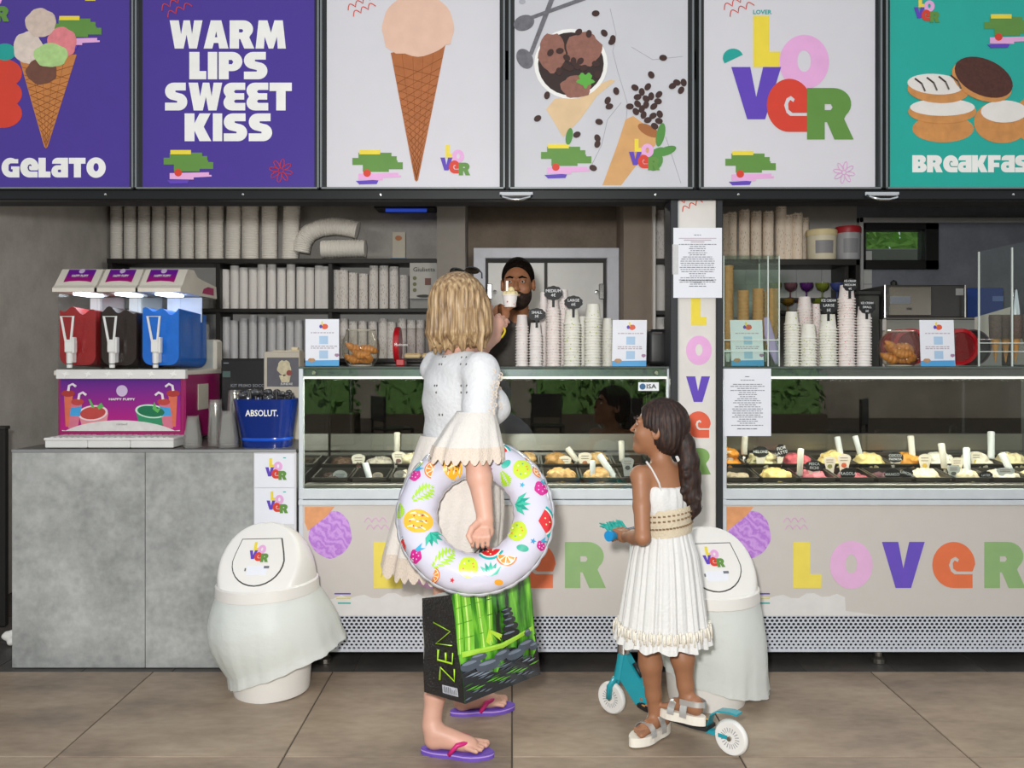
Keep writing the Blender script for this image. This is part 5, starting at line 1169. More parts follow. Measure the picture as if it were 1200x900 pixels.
# first aid box and menu box behind
fa = thing('first_aid_box', 'black first aid box reading KIT PRIMO SOCCORSO', 'box', (PX(289, .6), .64, zt))
box('case', M('aid_black', '#0c0c10', .5), fa, PX(259, .58), PX(328, .58), .58, .72, zt, PZ(421, .58), .006)
text_px('box_text', 'KIT PRIMO SOCCORSO', 297, 452, 3.4, M('aid_grey', '#8d9096', .6), fa, .58, bold=.02, sx=1.05)
decal('sticker', M('aid_green', '#4d6660', .6), fa, [rect(261, 435, 270, 442)], .58)
decal('small_text', M('aid_grey'), fa, [rect(262, 425, 268, 426)], .58)
mn = thing('menu_box', 'beige box with sundae picture behind the blue bucket', 'box', (PX(332, .5), .5, zt))
bei = M('menu_beige', '#bdb4a4', .5)
box('body', bei, mn, PX(309, .46), PX(351, .46), .46, .56, zt, PZ(412, .46), .004)
decal('picture', M('menu_pic', '#5a5860', .5, var=.25, scale=12), mn, [rect(313, 419, 350, 453)], .46); decal('sundae_print', M('menu_cream', '#c9bd9c', .5, var=.2, scale=60), mn, [blob(333, 431, 8, 9, .08, 20), [(327, 440), (341, 438), (339, 448), (330, 448)]], .459, .001); decal('berry_print', M('menu_red', '#8a3a36', .5), mn, [ell(339, 437, 3.4, n=12)], .458, .001)
text_px('menu_text', 'SUNDAE', 336, 450, 2.6, wht, mn, .457)
box('lid', M('menu_cream2', '#d9cbaa', .5), mn, PX(320, .48), PX(351, .48), .48, .56, PZ(412, .46), PZ(410.5, .46), .002); box('knob', M('menu_cream2'), mn, PX(341, .5), PX(349, .5), .5, .53, PZ(410.5, .46), PZ(406.5, .46), .003)

# ================================================================== swing-top bins
lin_w = M('bin_white', '#e6e3de', .4, var=.02, coat=.15)
liner = bpy.data.materials.new('liner_film'); liner.use_nodes = True
def _lin():
    nt = liner.node_tree; N = nt.nodes; L = nt.links; b = N['Principled BSDF']; b.inputs['Base Color'].default_value = (*lin('#f4f8f5'), 1); b.inputs['Roughness'].default_value = .45
    tr = N.new('ShaderNodeBsdfTranslucent'); tr.inputs[0].default_value = (*lin('#f1f8f4'), 1); tp = N.new('ShaderNodeBsdfTransparent'); m1 = N.new('ShaderNodeMixShader'); m1.inputs[0].default_value = .35; m2 = N.new('ShaderNodeMixShader'); m2.inputs[0].default_value = .1
    nz = N.new('ShaderNodeTexNoise'); nz.inputs['Scale'].default_value = 9; nz.inputs['Detail'].default_value = 5; bp = N.new('ShaderNodeBump'); bp.inputs['Strength'].default_value = .25; bp.inputs['Distance'].default_value = .02; L.new(nz.outputs[0], bp.inputs['Height']); L.new(bp.outputs[0], b.inputs['Normal'])
    L.new(b.outputs[0], m1.inputs[1]); L.new(tr.outputs[0], m1.inputs[2]); L.new(m1.outputs[0], m2.inputs[1]); L.new(tp.outputs[0], m2.inputs[2]); L.new(m2.outputs[0], N['Material Output'].inputs[0])
_lin()
def swing_bin(label, x, Y, hem, mirror, rz):
    b = thing('swing_bin', label, 'bin', (PX(x, Y), Y, 0))
    zc = .415
    MB().lathe([(0, .003), (.145, .003), (.152, 0), (.156, .02), (.2, zc+.03), (.19, zc+.03), (.145, .02), (0, .02)], 40).build('bucket', lin_w, b, smooth=50, loc=(0, 0, 0))
    # folded-over liner
    mb = MB(); n = 72; m = 16; vs = []
    for j in range(m+1):
        t = j/m
        for i in range(n):
            a = 2*PI*i/n; c = math.cos(a)*mirror; s_ = math.sin(a)
            hz, hr, bulge = hem(c, s_)
            z = zc*(1-t)+hz*t; r = .206*(1-t)+hr*t+bulge*math.sin(PI*min(1, t*1.15))
            r += t*.006*math.sin(a*9+.7)+t*t*.006*math.sin(a*23+2)
            vs.append((r*math.cos(a), r*s_*(1-.1*t), z))
    fs = [(j*n+i, j*n+(i+1) % n, (j+1)*n+(i+1) % n, (j+1)*n+i) for j in range(m) for i in range(n)]
    mb.add(vs, fs).build('liner', liner, b, smooth=True, loc=(0, 0, 0), recalc=False)
    MB().lathe([(.2, zc+.045), (.208, zc+.04), (.21, zc-.002), (.206, zc-.006), (.203, zc), (.2, zc+.045)], 48).build('collar', lin_w, b, smooth=40, loc=(0, 0, 0))
    # dome with a flat sloping face for the flap
    R = Matrix.Rotation(rz, 3, 'Z'); nrm = Vector((0, -math.cos(math.radians(32)), math.sin(math.radians(32)))); off = .118; zt2 = .238
    mb = MB(); vs = []; nn = 64; ll = 22
    for j in range(ll+1):
        t = j/ll; z = zt2*math.sin(t*PI/2); rr = .2*math.cos(t*PI/2)**.9 if j < ll else 0.0001
        for i in range(nn):
            a = 2*PI*i/nn; p = Vector((rr*math.cos(a), rr*math.sin(a), z))
            dd = p.dot(nrm)-off
            if dd > 0: p -= nrm*dd*.92
            p = R@p; vs.append((p.x, p.y, p.z+zc+.04))
    fs = [(j*nn+i, j*nn+(i+1) % nn, (j+1)*nn+(i+1) % nn, (j+1)*nn+i) for j in range(ll) for i in range(nn)]
    mb.add(vs, fs).build('dome', lin_w, b, smooth=True, loc=(0, 0, 0))
    v_ax = Vector((0, math.sin(math.radians(32)), math.cos(math.radians(32)))); o0 = nrm*(off+.006)
    def onf(u, v, w=0.):
        p = R@(o0+nrm*w+Vector((1, 0, 0))*u+v_ax*(v+.02)); return (p.x, p.y, p.z+zc+.04)
    U = [(-.082, .112), (-.1, .05)]+[(.106*math.cos(a), -.0-.1*math.sin(a)+.02) for a in [PI-PI*i/14 for i in range(15)]]+[(.1, .05), (.082, .112)]
    sc_ = lambda pl, k: [(u*k, (v-.02)*k+.02) for u, v in pl]
    MB().prism(sc_(U, 1.05), (), lambda u, v, w: onf(u, v, .0-w*.004)).build('flap_gap', M('gap_dark', '#3b3a38', .7), b, loc=(0, 0, 0))
    fp = MB().prism(U, (), lambda u, v, w: onf(u, v, .004-w*.004)).build('flap', lin_w, b, loc=(0, 0, 0))
    # logo sticker on the flap
    k = .085/145
    for i, (ch, mm, a0, a1, b0, b1) in enumerate((('L', YL, 26, 58, 0, 61), ('O', PK, 57, 116, 24, 86), ('V', PU, 0, 59, 61, 123), ('e', RDP, 42, 92, 75, 138), ('R', GRD, 90, 145, 86, 147))):
        w_, shp = glyph(ch); mb = MB()
        for o_, hs in shp:
            q = lambda pl: [(-.042+(a0+p[0]/w_*(a1-a0))*k, .1-(b1-p[1]*(b1-b0))*k) for p in pl]
            mb.prism(q(o_), [q(h) for h in hs], lambda u, v, w, i=i: onf(u, v, .0055+.0005*i-w*.001))
        mb.build('letter', mm, fp, loc=(0, 0, 0))
    MB().prism(rect(-.04, -.04, .045, .0), (), lambda u, v, w: onf(u, v, .005-w*.001)).build('note', M('paper'), fp, loc=(0, 0, 0))
    MB().prism(rect(.03, -.012, .052, -.002), (), lambda u, v, w: onf(u, v, .006-w*.001)).build('stamp', M('ink_grey'), fp, loc=(0, 0, 0))
    MB().prism(rect(-.05, -.022, -.044, -.01), (), lambda u, v, w: onf(u, v, .006-w*.001)).build('stamp', M('ink_grey'), fp, loc=(0, 0, 0))
    return b
hem1 = lambda c, s_: (.115+.085*c+.02*s_, .235+.075*c, .045*(1-c)*.5+.012)
hem2 = lambda c, s_: (.085+.05*c, .215-.035*c, .012)
b1 = swing_bin('white swing-top bin with green liner before the concrete counter', 319, -.24, hem1, 1, math.radians(-6))
b1.rotation_euler = (0, math.radians(-2.5), 0)
b2 = swing_bin('white swing-top bin with green liner behind the girl', 828, -.33, hem2, -1, math.radians(8))
# ================================================================== gelato pans, scoops, flavour tags
pan_m = M('pan_steel', '#55544f', .3, .8)
def pan_mesh(w, d, h=.08):
    mb = MB(); t = .003
    o = [(0, 0), (w, 0), (w, d), (0, d)]; ri = .008
    vs = [(x, y, 0) for x, y in o]+[(ri+(w-2*ri)*(x/w), ri+(d-2*ri)*(y/d), 0) for x, y in o]+[(ri*1.4+(w-2.8*ri)*(x/w), ri*1.4+(d-2.8*ri)*(y/d), -h) for x, y in o]+[(x, y, -.006) for x, y in o]
    fs = [(i, (i+1) % 4, 4+(i+1) % 4, 4+i) for i in range(4)]+[(4+i, 4+(i+1) % 4, 8+(i+1) % 4, 8+i) for i in range(4)]+[(8, 9, 10, 11)]+[(i, (i+1) % 4, 12+(i+1) % 4, 12+i) for i in range(4)]
    return mb.add(vs, fs).data('gelato_pan')
pw_, pd = .176, .205; pme = pan_mesh(pw_-.006, pd-.006); pme.materials.append(pan_m)
def gelato_mesh(seed, hgt):
    r = np.random.default_rng(seed); s = SDF((-.085, -.1, -.05), (.085, .1, hgt+.03), .0055)
    s.ell((0, 0, -.02), (.078, .09, .04), .01)
    for k in range(9): s.ell((r.uniform(-.04, .04), r.uniform(-.05, .05), r.uniform(0, hgt*.7)), (r.uniform(.02, .045), r.uniform(.025, .05), r.uniform(.012, .026)), .012)
    wv_ = lambda v: v+np.stack([.0025*np.sin(v[:, 1]*210+v[:, 2]*160), .0025*np.sin(v[:, 0]*190+seed), .0035*np.sin(v[:, 0]*150+seed*2)*np.sin(v[:, 1]*130+seed)+.002*np.sin(v[:, 0]*310+v[:, 1]*270)], 1)
    o = s.mesh('gelato', None, None, 0, wv_); me = o.data; bpy.data.objects.remove(o); return me
GM = [gelato_mesh(1, .02), gelato_mesh(2, .045), gelato_mesh(3, .03), gelato_mesh(4, .06)]
def gel(c): return M('gelato_'+c, c, .55, var=.14, scale=35, bump=.35, bscale=50)
def fill(case_name, xs, Y0, z, cols, rowname):
    for i, x in enumerate(xs):
        o = bpy.data.objects.new('gelato_pan', pme); COL.objects.link(o); o.location = (x, Y0, z); o.rotation_euler.x = math.radians(6)
        tag(o, '%s steel pan from the left, %s row of the %s display case' % (ORD[i], rowname, case_name), 'pan', 'pans in the %s case' % case_name)
        c = cols[i] if i < len(cols) else None
        if c is None: continue
        nm, hx, gi, dz = c; g = bpy.data.objects.new('gelato', GM[gi].copy()); g.data.materials.append(gel(hx)); COL.objects.link(g)
        g.location = (x+pw_/2, Y0+pd/2-.005, z+.004+dz); g.rotation_euler.z = (i % 2)*PI
        tag(g, '%s gelato in the %s row of the %s case, %s pan' % (nm, rowname, case_name, ORD[i]), 'gelato')
ORD = ['first', 'second', 'third', 'fourth', 'fifth', 'sixth', 'seventh', 'eighth', 'ninth', 'tenth', 'eleventh', 'twelfth', 'thirteenth']
Zf, Zb = .836, .872
xl = [-.915+i*pw_ for i in range(9)]
fill('left', xl, .09, Zf, [('dark chocolate', '#3a2c26', 0, -.03), None, ('pale cream', '#cbbfa8', 0, -.02), ('hazelnut', '#a9855c', 0, -.02), ('cream', '#cfc1a4', 0, -.02), None, ('nutty beige', '#c49a62', 2, -.012), ('nutty beige', '#c9a066', 2, -.012), None], 'front')
fill('left', xl, .31, Zb, [('coffee', '#5d4636', 0, -.02), ('stracciatella', '#bdb4a6', 0, -.02), ('vanilla', '#d8cba8', 1, -.01), ('vanilla cream', '#e0cfaa', 2, 0), ('caramel', '#c89a5c', 2, 0), ('biscuit', '#c9a36a', 1, -.01), ('walnut', '#b98d55', 1, -.01), ('nougat', '#cfa970', 1, -.01), None], 'back')
xr = [.962+i*pw_ for i in range(9)]
fill('right', xr, .09, Zf, [('rainbow flecked', '#b9a58a', 0, -.03), ('yellow custard', '#e2c27a', 0, -.012), ('pink strawberry', '#c9707a', 0, -.02), ('deep red', '#9c4650', 0, -.03), ('dark berry', '#5d3a40', 0, -.03), ('cream', '#e6d5b2', 2, -.016), ('pale vanilla', '#ead9b4', 2, -.014), ('pale cream', '#d9cdb6', 0, -.02), ('vanilla', '#dccba0', 0, -.02)], 'front')
fill('right', xr, .31, Zb, [('orange melon', '#e8962f', 3, .0), ('pale lemon', '#ddd2a4', 1, .0), ('strawberry', '#d8626c', 2, -.005), ('pale yellow', '#ecd08a', 1, 0.), ('light custard', '#ecd490', 2, 0.), ('apricot', '#e09a3c', 1, -.01), ('white milk', '#e9e2d2', 2, 0.), ('cream white', '#e6dcc6', 2, 0.), ('vanilla', '#e2d2a6', 2, 0.)], 'back')
# scoop handles
hand_m = M('handle_white', '#dcd6c9', .45)
def handle(x0, y0, x1, y1, Y, label, w=7.5, col=None, lean=.02):
    o = thing('gelato_spatula', label, 'spatula', P(x1, y1, Y)); a, b = P(x0, y0, Y+lean), P(x1, y1, Y); r = PW(w/2, Y); d = (b-a).normalized()
    MB().tube([a-d*.002, a, a+d*.004, b-d*.004, b], [r*.6, r*.9, r, r*.92, r*.6], 14).build('grip', col or hand_m, o, smooth=50)
    MB().tube([b-d*.002, b+d*.05], [r*.45, r*.6], 8, flat=.4).build('blade', steel, o, smooth=True)
hw = M('handle_cool', '#d3d6d6', .4)
YF, YB = .16, .38
for a in ((465.5, 507, 465, 530, YB, 'spatula standing upright in the cream gelato by the woman'), (428, 543, 433.5, 562, YF, 'short spatula leaning beside the round tag in the left case', 8, hw), (665, 525, 678, 543, YB, 'spatula leaning left behind the nutty gelato tags'), (702, 533, 721, 561, YF, 'spatula lying slanted toward the girl', 8, hw), (694.5, 540, 694.5, 566, YF-.03, 'spatula standing before the nutty gelato', 7, hw), (728, 517, 729, 541, YB, 'spatula upright beside the girl in the left case'),
          (873, 508, 872, 533, YB, 'spatula behind the melon gelato in the right case'), (938.5, 526, 937, 558, YF, 'cream spatula standing in front of the lemon gelato', 7.5), (981, 512, 987, 543, YB, 'white spatula left of the pair behind the strawberry gelato', 7, hw), (1002, 511, 1010, 540, YB, 'white spatula right of the pair behind the strawberry gelato', 6.5, hw), (1067, 511, 1070, 543, YB, 'cream spatula in the apricot gelato'), (1103, 520, 1107, 549, YF+.05, 'cream spatula bent beside the clear tag'), (1132.5, 525, 1133.5, 558, YF, 'white spatula standing in the pale vanilla gelato', 8, hw), (1161.5, 506, 1161.5, 538, YB, 'tallest white spatula at the right of the right case', 8, hw), (1174, 531, 1186, 556, YF+.05, 'white spatula slanting at the right edge of the case', 8, hw)):
    handle(*a)
# flavour tags: pale paddles
pad = M('paddle_cream', '#e2d9c8', .5, var=.03)
def paddle(x, y0, y1, w, Y, label, spot, col=None, text=None):
    o = thing('flavour_tag', label, 'flavour tag', P(x, y1, Y)); h = y1-y0
    pts = [(x-w*.28, y1), (x-w*.34, y0+h*.6), (x-w*.5, y0+h*.22)]+[(x+w*.5*math.cos(a), y0+h*.2-h*.2*math.sin(a)) for a in [PI*.92-PI*.84*i/8 for i in range(9)]]+[(x+w*.5, y0+h*.22), (x+w*.34, y0+h*.6), (x+w*.28, y1)]
    decal('paddle', col or pad, o, [pts], Y, .003)
    if spot: decal('fruit_print', M('spot_'+spot, spot, .5, var=.2, scale=80), o, [blob(x, y0+h*.55, w*.2, h*.12, .2, 14)], Y-.003, .001)
    mb = MB()
    for b in (.17, .3): mb.prism(rect(x-w*.28, y0+h*b, x+w*.28, y0+h*b+.9), (), pxmap(Y-.003, .0008))
    mb.build('printed_text', M('ink_brown', '#8c7f74', .6), o)
gry = M('paddle_grey', '#a9aba8', .4)
for a in ((420, 532, 556, 16, YB-.03, 'cream paddle tag left of the short spatula in the left case', '#8a5a4a'), (467, 529, 549, 16, YB-.03, 'cream paddle tag stuck in vanilla gelato by the woman', '#7a5a58'), (662, 534, 556, 15, YB-.03, 'cream paddle tag before the left nutty gelato', '#9c5a3c'), (685.5, 530, 553, 16, YB-.04, 'cream paddle tag before the right nutty gelato', '#a8683c'), (735.5, 536, 558, 15, YF+.02, 'grey paddle tag beside the girl', '#3a3c40', gry), (366, 534, 552, 14, YB-.03, 'shaded paddle tag in the corner of the left case', '#8a6a5a', M('paddle_cream_shaded', '#a89c8a', .5)),  # corner tag: its shade is put into a darker cream
          (853.5, 528, 553, 13, YB-.03, 'cream paddle tag at the post of the right case', '#7c4a4a'), (972.5, 535, 556, 14.5, YF+.1, 'cream paddle tag with olive print in strawberry gelato', '#8a8a4c'), (989, 532, 556, 16, YF+.1, 'cream paddle tag with red print in strawberry gelato', '#c8603c'), (1083.5, 532, 557, 15, YF+.12, 'cream paddle tag with yellow print in apricot gelato', '#d8b04c'), (1121.5, 536, 557, 15, YF+.1, 'cream paddle tag behind the clear tag', '#8c8a6c'), (1144, 529, 551, 14, YB-.04, 'cream paddle tag with lemon print beside the tall spatula', '#d0b83c'), (1117.5, 545, 563, 16, YF-.02, 'frosty grey paddle tag in the front row of the right case', '#5a5c58', M('paddle_frost', '#c9ccc8', .4)), (1178, 548, 562, 22, YF-.02, 'frosty tag lying at the right edge of the case', None, MATS['paddle_frost'])):
    paddle(*a)
def round_tag(x, y, w, Y, label, col):
    o = thing('flavour_tag', label, 'flavour tag', P(x, y+5, Y)); decal('board', col, o, [[(x+w/2*math.cos(a), y-w*.36*math.sin(a)) for a in [PI*i/10 for i in range(11)]]+[(x-w*.42, y+5), (x+w*.42, y+5)]], Y, .003)
    mb = MB(); mb.prism(rect(x-w*.3, y-1.6, x+w*.3, y-.8), (), pxmap(Y-.003, .0008)); mb.prism(rect(x-w*.2, y+.6, x+w*.25, y+1.4), (), pxmap(Y-.003, .0008)); mb.build('printed_text', M('ink_grey'), o)
for a in ((398.5, 557, 17, YF-.03, 'grey round-topped tag at the left of the left case front', gry), (442.5, 558, 13, YF-.03, 'beige round-topped tag right of the short spatula', M('tag_beige', '#b8a690', .5)), (469.5, 557, 16, YF-.03, 'grey round-topped tag below the vanilla gelato', M('tag_stone', '#a29a90', .5))): round_tag(*a)
def cloud_tag(x, y, w, h, y1, Y, label, lines, rot=0, stem=True):
    o = thing('flavour_tag', label, 'flavour tag', P(x, y1, Y)); out = []
    cr, sr = math.cos(rot), math.sin(rot)
    for i in range(60):
        a = 2*PI*i/60; k = 1+.09*abs(math.sin(a*4.5)); u, v = w/2*k*math.cos(a)*.93, h/2*k*math.sin(a)*.93; out.append((x+u*cr-v*sr, y+u*sr+v*cr))
    decal('board', chalk, o, [out], Y, .004)
    for i, s in enumerate(lines): text_px('chalk_text', s, x, y+(i-(len(lines)-1)/2)*h*.36, h*.24, chalk_w, o, Y-.0045, bold=.012, rot=-rot)
    if stem:
        sx_ = x-math.sin(rot)*-0; dx = -sr*(y1-y)*-.5
        decal('paper_clip', M('paddle_cream'), o, [[(x-w*.3+dx*.4, y+h*.42), (x-w*.18+dx*.4, y+h*.5), (x-w*.06+dx*.4, y+h*.42), (x+w*.08+dx*.4, y+h*.5), (x+w*.3+dx*.4, y+h*.42), (x+w*.17+dx, y1), (x-w*.17+dx, y1)]], Y, .003)
for a in ((891, 529.5, 19, 13, 551, YB-.05, 'black tag reading MELONE stuck in the orange gelato', ['MELONE']), (915.5, 528, 13, 15, 547, YB-.05, 'black tilted tag stuck in the pale lemon gelato', ['FIOR', 'LATTE'], -.25), (954, 546, 22, 13, 562, YF-.02, 'black tag reading PESCA FICHI in front of the strawberry gelato', ['PESCA', 'FICHI']), (993, 555, 18, 14, 563, YF-.04, 'black tag reading FRAGOLA leaning at the front glass', ['FRAGOLA'], 0, False), (1049, 536, 19, 12, 551, YB-.05, 'black tag reading PAPAYA stuck in pale custard', ['COCCO', 'PAPAYA']), (1045.5, 556, 19, 13, 563, YF-.04, 'left of two dark tags below the papaya tag', ['MANGO'], 0, False), (1063, 555, 14, 14, 563, YF-.04, 'right of two dark tags below the papaya tag', ['LIMONE'], .3, False), (1155, 557, 16, 10, 563, YF-.03, 'small dark tag in front of the tallest spatula', ['LATTE'], 0, False)):
    cloud_tag(*a)
# ================================================================== people
def V(*a): return np.array(a, float)
def frame(f, tilt=0.):
    """axes right, forward, up for a facing direction (x, y) and an upward tilt"""
    f = V(f[0], f[1], 0); f /= np.linalg.norm(f); r = V(f[1], -f[0], 0); u = V(0, 0, 1)
    f2 = f*math.cos(tilt)+u*math.sin(tilt); u2 = u*math.cos(tilt)-f*math.sin(tilt); return r, f2, u2
def head(S, c, fr, s=1., nose=1.):
    r, f, u = fr; R = np.array([r, f, u]).T; c = np.array(c); g = lambda a, b, d: c+(r*a+f*b+u*d)*s
    S.ell(g(0, -.012, .02), V(.074, .096, .098)*s, .02, rot=R); S.ell(g(0, .028, -.04), V(.06, .062, .07)*s, .03, rot=R)
    S.ell(g(0, .068, -.092), V(.026, .022, .02)*s, .025, rot=R)
    for q in (-1, 1):
        S.ell(g(q*.04, .06, -.025), V(.024, .022, .026)*s, .02, rot=R)
        S.ell(g(q*.031, .098, .012), V(.017, .013, .010)*s, .01, sub=True, rot=R)
        S.ell(g(q*.079, -.008, -.005), V(.009, .02, .031)*s, .006, rot=R); S.ell(g(q*.084, -.002, -.003), V(.006, .009, .016)*s, .004, sub=True, rot=R)
        S.ell(g(q*.013, .1, -.026), V(.009, .009, .007)*s*nose, .006, rot=R); S.cone(g(q*.014, .089, .026), g(q*.045, .078, .024), .007*s, .006*s, .012)
    S.cone(g(0, .09, .012), g(0, .108, -.022), .0075*s*nose, .0125*s*nose, .008)
    S.ell(g(0, .088, -.049), V(.022, .009, .0055)*s, .006, rot=R); S.ell(g(0, .086, -.060), V(.019, .009, .006)*s, .006, rot=R); S.ell(g(0, .098, -.0545), V(.022, .006, .0016)*s, .002, sub=True, rot=R)
    return g
def face_bits(par, g, fr, s, iris, brow, skin_lip):
    r, f, u = fr
    for q in (-1, 1):
        MB().ball(g(q*.031, .0765, .011), .0108*s, 14, 10).build('eye', M('eye_white', '#cfc9c2', .45), par, smooth=True)
        MB().ball(g(q*.031, .0832, .0105), .006*s, 10, 8).build('iris', M('iris_'+iris, iris, .15), par, smooth=True)
        for (dz, w_) in ((.0105, .0038), (-.0105, .0032)): MB().tube([g(q*.018, .0815, .0105+dz*.2), g(q*.025, .0855, .0105+dz*.8), g(q*.034, .0855, .0105+dz*.9), g(q*.045, .078, .0105+dz*.2)], [w_*.6*s, w_*s, w_*s, w_*.6*s], 8).build('eyelid', skin_lip, par, smooth=True)
        MB().tube([g(q*.013, .097, .028), g(q*.03, .097, .034), g(q*.05, .08, .028)], [.004*s, .005*s, .003*s], 8).build('eyebrow', brow, par, smooth=True)
def hairy(name, c1, c2, c3, scale=(55, 55, 5), rough=.45):
    m = bpy.data.materials.new(name); m.use_nodes = True; MATS[name] = m
    nt = m.node_tree; N = nt.nodes; L = nt.links; b = N['Principled BSDF']; b.inputs['Roughness'].default_value = rough
    tc = N.new('ShaderNodeTexCoord'); mp = N.new('ShaderNodeMapping'); mp.inputs['Scale'].default_value = scale; L.new(tc.outputs['Object'], mp.inputs[0])
    nz = N.new('ShaderNodeTexNoise'); nz.inputs['Scale'].default_value = 1.6; nz.inputs['Detail'].default_value = 5; L.new(mp.outputs[0], nz.inputs[0])
    cr = N.new('ShaderNodeValToRGB'); e = cr.color_ramp.elements; e[0].position = .3; e[0].color = (*lin(c1), 1); e[1].position = .72; e[1].color = (*lin(c3), 1); x = e.new(.52); x.color = (*lin(c2), 1)
    L.new(nz.outputs[0], cr.inputs[0]); L.new(cr.outputs[0], b.inputs['Base Color'])
    bp = N.new('ShaderNodeBump'); bp.inputs['Strength'].default_value = .5; bp.inputs['Distance'].default_value = .006; L.new(nz.outputs[0], bp.inputs['Height']); L.new(bp.outputs[0], b.inputs['Normal']); return m
def cloth(name, col, rough=.75, bump=.15, scale=90): return M(name, col, rough, var=.03, scale=20, bump=bump, bscale=scale)
def loft(levels, n=96, pleat=lambda a, t: 0., close=False):
    """rings (cx, cy, z, rx, ry); pleat(a,t) adds to the radius factor"""
    mb = MB(); vs = []; m = len(levels)
    for j, (cx, cy, z, rx, ry) in enumerate(levels):
        t = j/(m-1)
        for i in range(n):
            a = 2*PI*i/n; k = 1+pleat(a, t); zz = z(a) if callable(z) else z
            vs.append((cx+rx*k*math.cos(a), cy+ry*k*math.sin(a), zz))
    fs = [(j*n+i, j*n+(i+1) % n, (j+1)*n+(i+1) % n, (j+1)*n+i) for j in range(m-1) for i in range(n)]
    return mb.add(vs, fs)
def lerp_levels(keys, m):
    out = []
    for j in range(m):
        t = j/(m-1)*(len(keys)-1); i = min(int(t), len(keys)-2); q = t-i; q = q*q*(3-2*q) if False else q
        out.append(tuple(keys[i][k]*(1-q)+keys[i+1][k]*q for k in range(5)))
    return out

# ------------------------------------------------------------------ woman with the swim ring
skin_w = M('skin_pale', '#cf9f8b', .5, var=.05, scale=18, sss=.06)
wo = thing('person', 'woman in a white lace dress reaching up for her ice cream', 'person', (-.23, -.67, 0))
fw_ = (.82, .57); r_, f_, u_ = frame(fw_); Rt = np.array([r_, f_, u_]).T
S = SDF((-.46, -1.1, 0), (.03, -.02, 1.7), .0042)
pel = V(-.205, -.67, .93); che = V(-.19, -.675, 1.24)
S.ell(pel, (.165, .12, .13), .05, rot=Rt); S.ell(V(-.2, -.67, 1.09), (.128, .098, .13), .05, rot=Rt); S.ell(che, (.155, .11, .15), .05, rot=Rt)
sR, sL = V(-.105, -.825, 1.335), V(-.285, -.54, 1.345)
S.cone(sR, sL, .05, .05, .05); S.cone(V(-.19, -.672, 1.36), V(-.188, -.655, 1.47), .056, .05, .03)
for q in (-1, 1): S.ell(che+f_*.085+r_*.07*q-u_*.03, (.065, .06, .065), .03, rot=Rt)
eR, wR, hR = V(-.122, -.955, 1.075), V(-.088, -1.005, .858), V(-.094, -1.015, .80)
S.chain([sR, (sR+eR)/2, eR], [.052, .047, .041], .02); S.chain([eR, eR*.6+wR*.4, wR], [.041, .04, .027], .015)
S.ell((wR+hR)/2+V(0, 0, -.004), (.03, .02, .045), .015); S.ell(hR+V(0, .006, .012), (.034, .019, .024), .01)
for i, x in enumerate((554.5, 560.5, 566.5, 572.5)):
    a, b, c, d = P(x*.6+227.5, 620, -1.025), P(x, 630-.6*abs(i-1.5), -1.05), P(x-1, 640-abs(i-1.5), -1.042), P(x-.5, 641, -1.012); S.chain([a, b, c, d], [.0086, .0078, .0074, .0064], .001)
S.chain([P(562, 611, -1.02), P(553, 619, -1.045), P(549, 628, -1.06), P(552, 635, -1.066)], [.013, .0105, .009, .0075], .003)
eL, wL = V(-.17, -.355, 1.395), V(-.074, -.175, 1.47)
S.chain([sL, (sL+eL)/2, eL], [.05, .046, .04], .02); S.chain([eL, eL*.6+wL*.4, wL], [.04, .038, .026], .015)
hL = V(*P(583, 381, -.12)); S.cone(wL, hL, .024, .03, .012); S.ell(hL+V(0, .01, .005), (.034, .03, .036), .012)
# raised hand: index finger up, the others closing on the cup, thumb below
S.chain([P(577, 376, -.11), P(575.5, 369, -.1), P(574.5, 363, -.095), P(576, 359, -.085)], [.011, .01, .009, .0075], .004)
for i, (x, y) in enumerate(((582, 371), (587, 373.5), (591, 377.5))): S.chain([P(x-1, y+6, -.11), P(x, y, -.09), P(x+3, y-2, -.065), P(x+5, y, -.045)], [.0095, .0088, .0082, .007], .002)
S.chain([P(587, 386, -.12), P(592, 381, -.1), P(594, 375, -.08)], [.012, .01, .008], .005)
# legs and feet
hipR, hipL = V(-.2, -.745, .88), V(-.225, -.6, .88); kR, kL = V(-.236, -.73, .49), V(-.2, -.56, .49); aR, aL = V(-.283, -.81, .095), V(-.185, -.5, .1)
for h, k_, a in ((hipR, kR, aR), (hipL, kL, aL)):
    S.chain([h, (h+k_)/2, k_], [.078, .066, .05], .03); S.chain([k_, k_*.68+a*.32+V(-.006, 0, 0), k_*.25+a*.75, a], [.048, .05, .035, .033], .02)
def foot(S, heel, toe, z0, s=1., k=.012):
    h, t = np.array(heel), np.array(toe); d = t-h; L = np.linalg.norm(d); d /= L; n = V(-d[1], d[0], 0); u = V(0, 0, 1)
    S.ell(h+d*.035*s+u*(z0+.03*s), (.033*s, .03*s, .034*s), .015); S.cone(h+d*.04*s+u*(z0+.055*s), h+d*L*.62+u*(z0+.026*s), .034*s, .026*s, .02)
    S.cone(h+d*.04*s+u*(z0+.024*s), h+d*L*.7+u*(z0+.02*s), .028*s, .03*s, .015, sq=(1, 1, 1.25))
    for i in range(5):
        o = (i-2)*.0155*s; ln = L*(.93, .965, .96, .985, 1.0)[i]-abs(i-3)*.004; b = h+d*L*.68+n*o*.9+u*(z0+.018*s); e = h+d*(ln-.01*s)+n*o*1.15+u*(z0+.011*s); rr = (.0075, .008, .0085, .009, .0125)[i]*s; S.cone(b, e, rr*1.15, rr, .004)
hR0, tR0 = V(PX(497, -.815), -.815, 0), V(PX(573, -.845), -.845, 0); hL0, tL0 = V(PX(531, -.5), -.5, 0), V(PX(598, -.455), -.44, 0)
